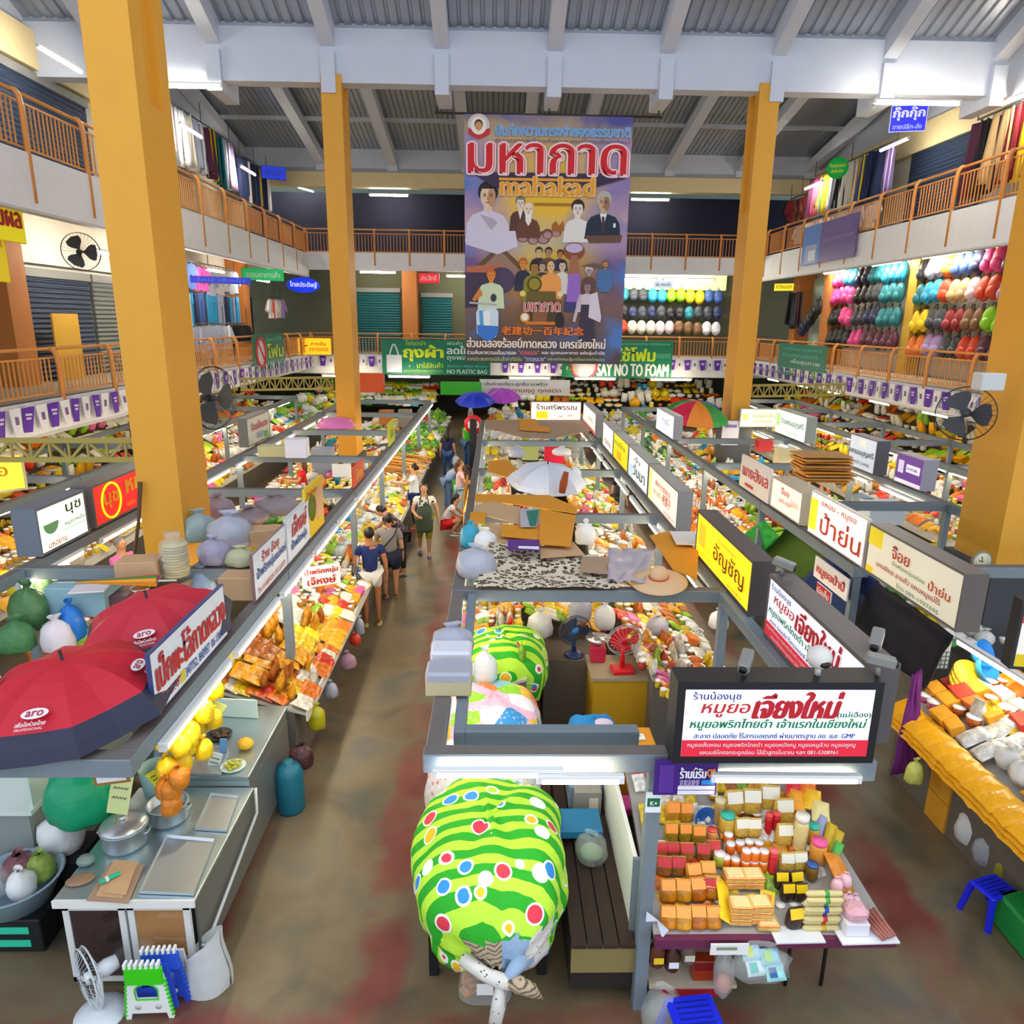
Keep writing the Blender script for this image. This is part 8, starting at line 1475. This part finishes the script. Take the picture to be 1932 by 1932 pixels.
for lab, a, b, z0, z1, m, ax, pos in (('long dark navy shutter on the left top floor', 15.0, 21.8, F3, 10.4, SHN, 'y', xl), ('navy shutter on the right top floor', 22.6, 26.6, F3, 10.9, SHN, 'y', xr-.05), ('blue shutter on the left middle floor', 18.0, 20.8, F2, 5.9, SHN, 'y', xl), ('grey shutter on the left middle floor', 20.9, 23.0, F2, 5.9, SHG, 'y', xl), ('dark shutter at the left edge of the middle floor', 14, 15.6, F2, 5.8, SHG, 'y', xl),
    ('grey double shutter near the left back corner', 30.0, 31.5, F2, 6.2, SHG, 'y', xl), ('dark navy shutter in the left back corner', 32.2, 34.3, F2, 5.9, SHN, 'y', xl), ('teal shutter left of the orange pillar at the back', -7.6, -4.75, F2, 6.3, SHT, 'x', YB+2.5), ('teal shutter right of the orange pillar at the back', -3.75, -2.2, F2, 6.1, SHT, 'x', YB+2.5)): shutter(lab, a, b, z0, z1, m, ax, pos)
OR_ = mat('orange_pillar_paint', '#c07a3c', .6)
for k, (x, y) in enumerate(((xl+.25, 16.8), (xl+.25, 31.9), (-4.25, YB+2.3), (xr-.3, 30.6), (xr-.3, 33.8))): structure(MB().use(OR_).box(x-.35, x+.35, y-.35, y+.35, F2, F3-.26).build('pillar_middle_floor'))
structure(MB().use(M('#d9b23c', .6)).box(xr-.4, xr, 24.5, 25.0, F2, F3-.26).build('pillar_middle_floor')); structure(MB().use(M('#c4e4dc', .6)).box(xr-.02, xr+.08, 31.2, 34.4, F2, 6.8).build('wall_mint_panel')); structure(MB().use(M('#e4e2d8', .6)).box(xl+.02, xl+.12, 17.2, 24, 6.0, 7.1).build('wall_white_panel'))
tag(MB().use(M('#d8a83a', .6)).box(-.02, .02, -.55, .55, 0, 1.6).build('plywood_board', None, None, (xl+.5, 18.6, F2)), 'yellow board leaning before the blue shutter on the left middle floor', 'board')
def shirt_mesh():
    mb = MB().use(FAB); out = [(-.22, 0), (.22, 0), (.21, .38), (.34, .2), (.4, .28), (.24, .6), (.08, .64), (0, .6), (-.08, .64), (-.24, .6), (-.4, .28), (-.34, .2), (-.21, .38)]
    n = len(out); vs = [(x, y, z-.64) for y in (-.03, .03) for x, z in out]; tr = tessellate_polygon([[Vector((x, z, 0)) for x, z in out]])
    return mb.add(vs, [tuple(t) for t in tr]+[tuple(n+k for k in reversed(t)) for t in tr]+[(i, n+i, n+(i+1) % n, (i+1) % n) for i in range(n)]).use(M('#8a8a8a')).tube([(0, 0, 0), (.02, 0, .06), (0, 0, .1)], .008, 4).mesh('shirt')
def dress_mesh(): return MB().use(FAB).sheet(8, 6, lambda u, v: ((u-.5)*(.34+.22*v), -.04*cos(2*pi*u)*(1+v)+.03*sin(u*25)*v, -1.2*v), True, .03).mesh('dress')
def pants_mesh(): return MB().use(FAB).box(-.2, .2, -.04, .04, -.28, 0, .02).box(-.2, -.02, -.04, .04, -1.05, -.27, .02).box(.02, .2, -.04, .04, -1.05, -.27, .02).mesh('trousers')
GM = {'shirt': shirt_mesh(), 'dress': dress_mesh(), 'trousers': pants_mesh()}
CN = {'#f0f0f4': 'white', '#b8c0d8': 'pale blue', '#e8d0d8': 'pale pink', '#f4d01e': 'yellow', '#1f2a52': 'navy', '#16161e': 'black', '#3a5a9a': 'blue', '#e84a9a': 'pink', '#5a2a44': 'plum', '#8a1f2a': 'dark red', '#e8e0d0': 'cream', '#7a5a3a': 'brown', '#d8482a': 'red', '#2a9ad0': 'sky blue', '#a890c8': 'lilac', '#1f7a8a': 'teal', '#8ad01e': 'lime', '#c8a878': 'tan', '#e87a2a': 'orange', '#38404a': 'charcoal'}
def hang_row(kind, A, B, n, pal, place, rz, sc=1, seed=0, jitter=.12):
    rng = random.Random(seed); A, B = Vector(A), Vector(B)
    for k in range(n):
        c = pal[(k*7+rng.randrange(3)) % len(pal)] if seed % 2 else pal[int(k*len(pal)/n)]
        o = bpy.data.objects.new(kind, GM[kind]); COL.objects.link(o); o.location = A.lerp(B, (k+.5)/n)+Vector((0, 0, rng.uniform(-jitter, jitter)*.4)); o.rotation_euler.z = rz+rng.uniform(-.35, .35); o.scale = (sc*rng.uniform(.9, 1.1),)*3; o.color = (*lin(c), 1)
        tag(o, '%s %s hanging %s' % (CN[c], kind, place), 'clothes', '%s %ss %s' % (CN[c], kind, place))
def rack(label, A, B):
    A, B = Vector(A), Vector(B); t = thing('clothes_rail', label, 'clothes rail', A); MB().use(M('#4a4c50', .4)).tube([(0, 0, .1), B-A+Vector((0, 0, .1))], .025, 6).build('rod', None, t)
    for q in (0, .5, 1): MB().use(M('#4a4c50', .4)).tube([(B-A)*q+Vector((0, 0, .1)), (B-A)*q+Vector((0, 0, .7))], .015, 5).build('hanger_rod', None, t)
for lab, kind, X, y0, y1, z, n, pal, sc, sd in (
    ('on the left top floor behind the front pillar', 'dress', -10.1, 24.6, 29.9, 11.1, 18, ['#f0f0f4', '#f0f0f4', '#e8e0d0', '#b8c0d8', '#f0f0f4', '#5a2a44', '#f4d01e', '#1f7a8a', '#f0f0f4', '#a890c8'], 1.3, 2), ('on the left top floor by the blue sign', 'trousers', -10.1, 31.0, 34.4, 10.9, 16, ['#1f2a52', '#16161e', '#1f2a52', '#38404a', '#3a5a9a', '#1f2a52', '#f0f0f4', '#f4d01e', '#1f2a52'], 1.45, 3),
    ('on the right top floor under the round sign', 'dress', 13.0, 25.6, 31.9, 10.6, 26, ['#a890c8', '#1f2a52', '#1f2a52', '#1f2a52', '#3a5a9a', '#f4d01e', '#e8d0d8', '#e8e0d0', '#f0f0f4', '#16161e', '#f0f0f4', '#b8c0d8', '#f4d01e', '#f4d01e', '#2a9ad0', '#e84a9a', '#5a2a44'], 1.3, 4), ('on the right top floor near the back pillar', 'shirt', 13.0, 31.9, 34.3, 10.1, 12, ['#8a1f2a', '#16161e', '#7a5a3a', '#f0f0f4', '#f4d01e', '#5a2a44', '#e8e0d0'], 1.4, 5), ('on the right top floor at the picture edge', 'dress', 13.0, 18.0, 21.4, 10.15, 11, ['#f4d01e', '#f4d01e', '#8a1f2a', '#c8a878', '#16161e', '#5a2a44'], 1.45, 6),
    ('on the right top floor, lower row', 'shirt', 12.9, 26.0, 33, 8.9, 20, ['#b8c0d8', '#f0f0f4', '#e8e0d0', '#d8482a', '#f4d01e', '#5a2a44', '#f0f0f4'], 1.1, 7), ('on the left middle floor, upper row', 'shirt', -10.2, 24.4, 29.6, 6.5, 15, ['#3a5a9a', '#e84a9a', '#e84a9a', '#b8c0d8', '#f0f0f4', '#f0f0f4', '#b8c0d8'], 1.3, 8), ('on the left middle floor, middle row', 'trousers', -10.2, 24.4, 29.8, 5.6, 15, ['#3a5a9a', '#b8c0d8', '#2a9ad0', '#f0f0f4', '#b8c0d8', '#1f2a52'], 1.0, 9), ('on the left middle floor, lowest row', 'shirt', -9.8, 24.4, 29.4, 4.5, 14, ['#b8c0d8', '#b8c0d8', '#f0f0f4', '#16161e', '#16161e'], 1.2, 10), ('in the left back corner', 'shirt', -9.8, 32.4, 34.2, 5.6, 6, ['#f0f0f4', '#d8482a', '#e8e0d0', '#a890c8'], 1.2, 12)):
    hang_row(kind, (X, y0, z), (X, y1, z), n, pal, lab, R90 if X < 0 else -R90, sc, sd); rack('dark clothes rail '+lab, (X, y0, z), (X, y1, z))
hang_row('dress', (xr-.7, 33, 6.2), (xr-.7, 34.3, 6.2), 7, ['#16161e', '#38404a', '#8a1f2a'], 'near the exit sign on the right middle floor', -R90, 1.2, 11)
# rucksacks
def pack_proto():
    t = bpy.data.objects.new('rucksack', None); COL.objects.link(t)
    a = MB().use(PACKM).ball((0, 0, 0), (.2, .12, .27), 12, 8).build('pack_body', None, t); b = MB().use(PACKM).ball((0, -.09, -.09), (.15, .08, .13), 10, 6).build('front_pocket', None, t); c = MB().use(M('#1c1c22')).tube([(-.05, .03, .25), (-.03, .04, .33), (.03, .04, .33), (.05, .03, .25)], .012, 5).build('handle', None, t)
    a['tinted'] = b['tinted'] = 1; return t
RP = pack_proto()
def packs(A, B, n, pal, place, rz, sc=1, seed=0):
    A, B = Vector(A), Vector(B); rng = random.Random(seed)
    for k in range(n):
        c = pal[int(k*len(pal)/n)] if seed % 2 == 0 else pal[rng.randrange(len(pal))]; o = dup(RP, A.lerp(B, (k+.5)/n)+Vector((0, 0, rng.uniform(-.05, .05))), rz+rng.uniform(-.3, .3), '%s rucksack hanging %s' % (CN[c], place), '%s rucksacks %s' % (CN[c], place), c, sc); o['category'] = 'rucksack'
DK = ['#16161e', '#1f2a52', '#38404a', '#1f7a8a', '#38404a']
for r, (z, pal) in enumerate(((6.6, ['#38404a', '#e84a9a', '#1f2a52', '#3a5a9a', '#e87a2a', '#b8c0d8', '#38404a']), (5.85, ['#a890c8', '#d8482a', '#e8d0d8', '#c8a878', '#d8482a', '#2a9ad0', '#1f7a8a']), (5.0, ['#8ad01e', '#7a5a3a', '#8a1f2a', '#38404a', '#f4d01e']), (4.2, ['#5a2a44', '#d8482a', '#38404a', '#a890c8', '#e87a2a']))):
    packs((xr-.4, 19.4, z), (xr-.4, 24.4, z), 11, pal, 'in row %s of the near bag shop' % ['one', 'two', 'three', 'four'][r], -R90, 1.35, 2)
for r, (z, pal) in enumerate(((6.62, ['#2a9ad0', '#1f7a8a', '#1f2a52', '#2a9ad0', '#e84a9a']), (5.95, ['#1f7a8a', '#38404a', '#16161e', '#e84a9a', '#e84a9a']), (5.15, ['#1f7a8a', '#1f2a52', '#38404a', '#e84a9a', '#16161e']), (4.35, ['#5a2a44', '#5a2a44', '#e84a9a', '#16161e', '#16161e']))):
    packs((xr-.45, 25.1, z), (xr-.45, 30.4, z), 11, pal, 'in row %s of the far bag shop' % ['one', 'two', 'three', 'four'][r], -R90, 1.3, 4)
packs((xr-.7, 31.0, 5.6), (xr-.7, 32.6, 4.6), 6, ['#16161e', '#1f2a52'], 'before the mint wall', -R90, 1.3, 6)
for r, (z, pal) in enumerate(((6.1, ['#1f7a8a', '#38404a', '#2a9ad0', '#8ad01e', '#f4d01e', '#3a5a9a']), (5.3, ['#16161e', '#1f2a52', '#1f7a8a', '#38404a']), (4.6, ['#d8482a', '#e8e0d0', '#e8d0d8', '#7a5a3a', '#f0f0f4']))):
    packs((5.0, YB+2.0, z), (11.0, YB+2.0, z), 13, pal, 'in row %s of the bag shop at the back' % ['one', 'two', 'three'][r], 0, 1.25, 2 if r != 1 else 3)
kill(RP)
structure(MB().use(M('#e8f0a0', .6, emit=.5)).box(4.6, 11.2, YB+2.3, YB+2.58, 6.4, 7.1).build('trim_glow_ceiling_back'))  # ceiling brightness put into its material as a glow, not a lamp
# lamps of the upper floors; from the inner left middle floor on, added fill
for lab, p, rz, s in (('lit lamp under the left end of the main beam', py_(337, 163, 19.4), 0, 1.6), ('lit lamp over the left top floor by the blue sign', px_(560, 334, -9.2), .25, 1.7), ('short lit lamp in the left back corner of the top floor', px_(577, 358, -9.6), 1.2, 1), ('lit lamp at the right end of the main beam over the blue sign', py_(1730, 195, 18.6), 0, 1.6), ('lit lamp over the near bag shop', px_(1782, 480, 13.2), R90, 1.8), ('lit lamp over the far bag shop, near end', px_(1672, 497, 13.2), R90, 1.5), ('lit lamp over the far bag shop, far end', px_(1575, 513, 13.2), R90, 1.5), ('long lit lamp over the bag shop at the back, left', (6.2, YB+.6, 6.75), 0, 1.9), ('long lit lamp over the bag shop at the back, right', (8.9, YB+.6, 6.75), 0, 1.9), ('lit lamp before the shirts on the left middle floor', (-9.4, 25.5, 6.3), R90, 1.2), ('dim lamp under the back balcony, left', (-5.5, YB+.5, 6.9), 0, 1.3), ('added fill lamp over the inner left middle floor', (-9.4, 18.6, 6.25), R90, 1.3), ('added fill lamp over the left middle floor, near the back corner', (-9.4, 30.5, 6.25), R90, 1.3), ('added fill lamp over the right top floor clothes', (12.4, 24.6, 10.3), R90, 1.3), ('added fill lamp over the left top floor white clothes', (-9.4, 24.5, 10.3), R90, 1.3), ('added fill lamp deep in the left middle floor', (-9.3, 21.8, 6.25), R90, 1.3), ('added fill lamp over the left top floor shutter', (-9.6, 18, 10.2), R90, 1.3), ('added fill lamp over the right top floor shutter', (12.6, 19, 10.2), R90, 1.3), ('added fill lamp over the back top floor, left', (-5, YB+1.2, 10.3), 0, 1.4), ('added fill lamp over the back top floor, right', (7, YB+1.2, 10.3), 0, 1.4), ('added fill lamp under the back balcony, middle', (-1.5, YB+.8, 6.8), 0, 1.4), ('added fill lamp over the right top floor, back corner', (12.6, 31, 10.2), R90, 1.3), ('added fill lamp over the left top floor jeans', (-9.5, 30, 10.2), R90, 1.3)): lamp(p, rz, lab, None, 'u').scale = (s, s, s)
# pennants along the lower balcony faces
def pennant_mesh(c, print_c):
    mb = MB().use(M(c, .6)); vs = [(-.15, -.006, 0), (.15, -.006, 0), (.1, -.012, -.46), (-.1, -.012, -.46), (-.15, .006, 0), (.15, .006, 0), (.1, 0, -.46), (-.1, 0, -.46)]; mb.add(vs, [(3, 2, 1, 0), (4, 5, 6, 7), (0, 1, 5, 4), (1, 2, 6, 5), (2, 3, 7, 6), (3, 0, 4, 7)])
    mb.use(M(print_c, .6)); 
    for z0, z1, w in ((-.16, -.12, .08), (-.23, -.19, .06)) if print_c != '#7a5a8a' else ((-.28, -.14, .045),): mb.add([(-w, -.016, z0), (w, -.016, z0), (w, -.016, z1), (-w, -.016, z1)], [(0, 1, 2, 3)])
    return mb.mesh('pennant')
PM = {'purple': pennant_mesh('#5a22a8', '#d8d0e8'), 'white': pennant_mesh('#e6e4ec', '#7a5a8a')}
def pennants(A, B, n, rz, place):
    A, B = Vector(A), Vector(B); t = (B-A); tag(MB().use(M('#d0d0d0')).tube([(t*k/12)-Vector((0, 0, .01*(k % 2))) for k in range(13)], .006, 4).build('pennant_string', None, None, A), 'string holding the purple and white pennants '+place, 'string')
    for k in range(n):
        c = 'purple' if k % 2 == 0 else 'white'; o = bpy.data.objects.new('pennant', PM[c]); COL.objects.link(o); o.location = A.lerp(B, (k+.5)/n)-Vector((0, 0, .005)); o.rotation_euler = (random.uniform(-.05, .1), random.uniform(-.08, .08), rz+random.uniform(-.15, .15)); tag(o, '%s paper pennant %s' % (c, place), 'pennant', '%s pennants %s' % (c, place))
pennants((XL+.22, 11.5, 3.22), (XL+.22, 34, 3.16), 60, R90, 'on the left balcony face'); pennants((XR-.22, 34, 3.16), (XR-.22, 15.5, 3.22), 50, -R90, 'on the right balcony face'); pennants((XL+.4, YB-.2, 3.16), (-3.4, YB-.2, 3.16), 13, 0, 'at the left of the back balcony'); pennants((.2, YB-.2, 2.95), (3.2, YB-.2, 2.95), 8, 0, 'behind the poster foot'); pennants((6.6, YB-.2, 3.16), (XR-.4, YB-.2, 3.16), 13, 0, 'at the right of the back balcony')
# big wall fans
for lab, p, rz, r in (('large black wall fan on the left front pillar', (XC+.2, 9.9, 3.75), 1.2, .42), ('large black wall fan on the right front pillar', py_(1822, 780, 8.9), -.6, .33), ('grey wall fan on the left middle floor', px_(152, 475, -9.3), .8, .4)):
    table_fan(lab, (p[0], p[1], p[2]-.3), rz, .3, r, '#3a3c40', '#2a2c30', '#3a3c40', .05, 0, base='none', dens=30)
tag(MB().use(M('#c8c8c4', .5)).box(-.14, .14, -.1, .1, -.1, .1, .01).build('junction_box', None, None, py_(1865, 720, 8.45)), 'grey square box on the right front pillar above the fan', 'box')
def truss(label, A, B, h, n):
    A, B = Vector(A), Vector(B); d = B-A; t = thing('truss_girder', label, 'truss', A); m = mat('yellow_truss_paint', '#a8984a', .5); U = Vector((0, 0, h)); b = MB().use(m)
    MB().use(m).bar((0, 0, 0), d, .06).build('chord', None, t); MB().use(m).bar(U, d+U, .06).build('chord', None, t)
    for k in range(n): b.bar(d*k/n+(U if k % 2 else Vector()), d*(k+1)/n+(Vector() if k % 2 else U), .03)
    for k in range(n+1): b.bar(d*k/n, d*k/n+U, .025)
    b.build('lattice', None, t)
truss('yellowish steel truss crossing from the left edge to the front pillar', (-9.5, 8.95, 3.03), (-4.36, 8.95, 3.08), .24, 22); truss('yellowish steel truss left of the back pillar', py_(455, 736, 20), py_(628, 733, 20), .3, 16); truss('yellowish steel truss right of the back pillar', py_(1418, 748, 20), py_(1592, 745, 20), .3, 16)
# ================================================================ right side: dark covers, snack stall, odds and ends
for lab, c4, z, c in (('bright green cover at the far end of the dark covers', [(1402, 1008), (1440, 982), (1472, 1012), (1440, 1042)], [1.2, 1.9, 1.9, 1.2], '#0f9a3a'), ('olive green cover below the large red name sign', [(1440, 1040), (1492, 992), (1566, 1042), (1520, 1098)], [1.1, 2.0, 2.0, 1.1], '#4a6a22'), ('navy cover right of the olive one', [(1515, 1095), (1566, 1042), (1660, 1098), (1612, 1180)], [1.1, 2.0, 2.0, 1.1], '#233a78'), ('black cover under the long cream sign', [(1600, 1180), (1655, 1096), (1800, 1200), (1745, 1300)], [1.1, 2.02, 2.02, 1.05], '#14182a')):
    drape('stall_cover', lab, 'cover', c4, z, mat('cover_'+c.strip('#'), c, .75, bump=.4, scale=5), -.02, 16, len(lab), .012)
tag(MB().use(M('#d0d0d8', .4)).box(-.06, .06, -.05, .05, 0, .01).build('paper_tag', None, None, pz(1655, 1148, 1.62)), 'small grey square tag on the black cover', 'tag')
counter('sloping snack counter at the right front', None, 4.3, 5.5, 4.35, 7.0, z_low=.74, z_high=1.2)
fp = MB().use(mat('flat_golden_pack', '#f2ab1c', .22, bump=.5, scale=14, var=.15)); pillow(fp, .3, .24, .05); FPM = fp.mesh('flat_packet')
for k in range(13):
    for l in range(3):
        o = bpy.data.objects.new('flat_packet', FPM); COL.objects.link(o); o.location = (4.3+.012*l, 4.5+.19*k, .77+.05*l); o.rotation_euler = (random.uniform(-.05, .05), -.3, random.uniform(-.1, .1)); tag(o, 'flat golden packet stacked along the front edge of the right front stall', 'packet', 'flat golden packets of the right front stall')
SR = 'on the right front stall'
display(SR+', middle rows', (4.6, 4.5, .92), (4.6, 6.4, .92), (5.1, 4.5, 1.1), 9, 4, [('packet', 3), ('sack', 1), ('bag', 2)], [('#f2ead8', 5), ('#f4cf22', 3), ('#f6f4ee', 4), ('#f2a81c', 2)], 1.0, 71)
display(SR+', back rows', (5.0, 4.6, 1.1), (5.0, 6.9, 1.1), (5.5, 4.6, 1.22), 9, 4, [('packet', 3), ('tub', 2), ('carton', 2)], [('#d83a24', 3), ('#e8781c', 3), ('#f6f4ee', 3), ('#f2a81c', 2)], 1.0, 72)
display(SR+', far end', (4.5, 6.2, .9), (4.5, 6.95, .9), (5.1, 6.2, 1.15), 4, 4, [('carton', 3), ('bag', 2), ('tub', 2)], [('#e8781c', 3), ('#f2a81c', 3), ('#d83a24', 3), ('#e86aa0', 1)], 1.1, 73)
display('hanging low at the right picture edge', (4.25, 4.0, .45), (4.25, 4.6, .5), (4.5, 4.0, .75), 4, 4, [('sack', 3), ('packet', 2)], [('#d83a24', 2), ('#8fbf2a', 2), ('#f2a81c', 2), ('#b8641e', 1)], 1.0, 74)
for k in range(3): 
    P = pz(1818+4*k, 1290-8*k, 1.15+.04*k); tag(MB().use(mat('round_yellow_cake', '#e0b82a', .3, bump=.7, scale=30, var=.2)).lathe([(0, 0), (.16, .0), (.17, .02), (.16, .04), (0, .045)], 24).build('round_wafer', None, None, P), ['lowest', 'middle', 'topmost'][k]+' round yellow wafer pack of three at the back of the right front stall', 'wafer').rotation_euler = (.7, 0, .1)
for k, (px, py, z, c, lab) in enumerate([(1842, 1235, 1.5, '#1c7ad0', 'blue'), (1850, 1262, 1.4, '#2a9ae0', 'light blue')]): tag(MB().use(M(c, .35)).lathe([(0, 0), (.1, 0), (.16, .1), (.15, .1), (.09, .012), (0, .012)], 20).build('plastic_basin', None, None, pz(px, py, z-.1)), lab+' basin hanging at the back of the right front stall', 'basin').rotation_euler = (1.1, 0, .5)
P = pz(1782, 1262, 1.2); tag(MB().use(M('#e4ebe2', .5)).box(-.3, .3, -.012, .012, 0, .5).build('white_board', None, None, (P.x, P.y+.4, 1.0), .0), 'white board behind the wire basket of the right front stall', 'board')
t = thing('wire_basket', 'dark wire basket before the white board', 'basket', (P.x, P.y+.2, 1.1)); wb = MB().use(M('#3a3c3e', .4))
for k in range(8): wb.tube([(-.17+.05*k, 0, 0), (-.17+.05*k, 0, .22)], .005, 4)
for k in range(5): wb.tube([(-.18, 0, .05*k), (.19, 0, .05*k)], .005, 4)
wb.build('wire_mesh', None, t)
drape('purple_curtain', 'purple cloth hanging beside the black cover', 'curtain', [(1680, 1462), (1722, 1275), (1738, 1260), (1735, 1455)], [.35, 1.35, 1.4, .4], mat('purple_cloth', '#6a1f6a', .8, bump=.4, scale=9), -.03, 14, 5, .012)
P = pz(1800, 1592, 0)
for k, (dx, dy, dz) in enumerate([(-.12, .3, 0), (-.12, .3, .31), (.0, -.05, 0), (.0, -.05, .31)]): tag(MB().use(mat('yellow_brown_carton', '#d89a2a', .7, var=.06)).box(-.17, .17, -.16, .16, 0, .3, .004).build('cardboard_box', None, None, (P.x+.26+dx, P.y+dy, dz)), ['lower far', 'upper far', 'lower near', 'upper near'][k]+' yellow brown carton stacked under the right front stall', 'box')
for k, (px, py, w, h, m, lab) in enumerate([(1828, 1588, .13, .34, BAGW, 'white carrier bag with yellow contents under the right front stall'), (1868, 1625, .15, .3, BAGG, 'clear bag standing under the right front stall'), (1722, 1475, .08, .24, mat('pale_yellow_bag', '#d8d86a', .4, bump=.6, scale=14), 'pale yellow bag hanging at the far corner of the right front stall'), (1900, 1660, .12, .26, mat('olive_bag', '#a8a03a', .3, alpha=.9, bump=.7, scale=14), 'olive clear bag above the blue stool')]):
    P = pz(px, py, .1 if k != 2 else .45); tag(sack_mesh(MB().use(m), (0, 0, 0), (w, w*.9), h, k*2+3).build('plastic_bag', None, None, P), lab, 'plastic bag')
P = pz(1872, 1690, .2); stool('bright blue plastic stool in the right aisle', (P.x, P.y, 0), .3, '#1f2ae0', .3, .3)
P = pz(1930, 1760, .1); tag(MB().use(M('#1a8a3a', .5)).box(-.2, .25, -.25, .25, 0, .3, .02).build('plastic_crate', None, None, (P.x+.1, P.y, 0)), 'green plastic crate at the right picture edge', 'crate')
# odds and ends
P = py_(1850, 1058, YC1-.53); t = thing('wall_clock', 'round wall clock on the black foot of the right front pillar', 'clock', P); MB().use(M('#8a8272', .4)).at((0, 0, 0), rx=R90).lathe([(0, -.0), (.13, 0), (.13, .03), (.11, .035), (0, .03)], 24).build('case', None, t); MB().use(M('#d8d4b8', .5)).at((0, -.034, 0), rx=R90).lathe([(0, 0), (.11, 0), (.11, .004), (0, .004)], 24).build('dial', None, t); MB().use(M('#1a1a1a')).bar((0, -.042, 0), (-.05, -.042, .02), .008).bar((0, -.042, 0), (-.02, -.042, .07), .006).build('hands', None, t)
P = pz(1310, 800, 2.15); umbrella('rainbow umbrella open beside the right back pillar', (P.x, P.y, 2.3), .92, .5, ['#d8244a', '#2f5ad0', '#e8882a', '#1f8a3a', '#d8244a', '#e8882a', '#1f8a3a', '#5a4ac8'], (.15, 0), pole=.25, seed=.3)
P = py_(1378, 815, YC2-.6); tag(MB().use(M('#e6e2f0', .5)).box(-.23, .23, -.008, .008, -.36, .3).use(M('#8a7ab8')).box(-.16, .16, -.011, -.008, .12, .2).build('paper_notice', None, None, P), 'white paper notice on the foot of the right back pillar', 'notice')
rng = random.Random(8)
for k in range(9): 
    P = pz(1550, 905, 2.13); tag(MB().use(CARDO if k % 3 == 0 else CARDM).box(-.46, .42, -.3, .3, 0, .03, .003).build('cardboard_sheet', None, None, P+Vector((rng.uniform(-.05, .05), rng.uniform(-.05, .05), .055*k)), rng.uniform(-.12, .12)), 'flat folded carton in the tall brown stack on the right stalls', 'cardboard', 'stack of folded cartons')
for k, (px, py, z, w, d, h, c, lab) in enumerate([(1660, 985, 1.6, .6, .4, .36, '#dfe6ea', 'white foam box with yellow tape behind the long cream sign'), (1625, 975, 1.6, .2, .4, .36, '#9aaab0', 'grey box left of the white foam box'), (1480, 875, 1.9, .4, .3, .34, '#e8d8a8', 'cream and yellow carton left of the folded cartons'), (1440, 850, 1.9, .34, .3, .26, '#d8303a', 'red and white carton left of the cream one'), (950, 905, 1.0, .3, .1, .3, '#e0941a', 'orange panel behind the crumpled clear bag'), (1045, 875, 1.3, .5, .08, .5, '#e01a4a', 'crimson panel behind the white crumpled cloth'), (1000, 868, 1.5, .4, .05, .36, '#a8b878', 'pale green board between the orange and crimson panels'), (730, 800, 1.2, .5, .3, .5, '#c87a3a', 'brown carton with red print at the far left stalls'), (765, 805, 1.2, .45, .3, .6, '#7a756c', 'dark grey cabinet right of the brown carton'), (893, 905, 0, .2, .16, 1.9, '#1f2026', 'tall dark speaker column on the aisle edge'), (700, 740, 2.2, 1.0, .3, .7, '#d8582a', 'orange red panel at the far end left'), (870, 745, 2.0, 1.6, .2, .5, '#3ab82a', 'bright green awning board at the far end')]):
    P = pz(px, py, z); tag(MB().use(M(c, .5)).box(-w/2, w/2, -d/2, d/2, 0, h, .008).build('carton' if h < 1 else 'speaker_column', None, None, P), lab, 'box' if h < 1 else 'speaker')
t = thing('round_sign', 'round red sign with white figures at the aisle edge far back', 'sign', py_(893, 800, 23.6), .1); MB().use(M('#e0202e', .4)).at((0, 0, 0), rx=R90).lathe([(0, 0), (.3, 0), (.3, .04), (0, .04)], 24).build('disc', None, t); put_text(MB().use(M('#f6eef0')), '80', -.18, -.14, .18, .1, -.05, .05).build('lettering', None, t)
for k, (x, y) in enumerate(((-.8, 27), (.2, 28.5))): umbrella(['deep blue umbrella at the far end of the aisle', 'violet umbrella at the far end of the aisle'][k], (x, y, 1.9), .75, .35, [['#1c3ad0'], ['#b84ad0']][k], (.2, 0), pole=.2)
mb = MB().use(mat('cinnamon_bark', '#d89a4a', .6, var=.2, scale=20))
rng = random.Random(3)
for k in range(60): x = -2.95+.85*rng.random(); y = 18.3+2*rng.random(); a = rng.uniform(-.25, .25); mb.tube([(x-.35*cos(a), y-.35*sin(a), 1.02+.02*(k % 9)), (x+.3*cos(a), y+.3*sin(a), .9+.02*(k % 9))], .025, 5)
tag(mb.build('bark_sticks'), 'big fan of golden bark sticks on the left aisle counter', 'sticks', None, 'stuff')
structure(MB().use(M('#2a2624', .7)).box(-3.4, -.2, 39.6, 39.8, 0, 1.2).build('wall_aisle_end'))
make_goods()
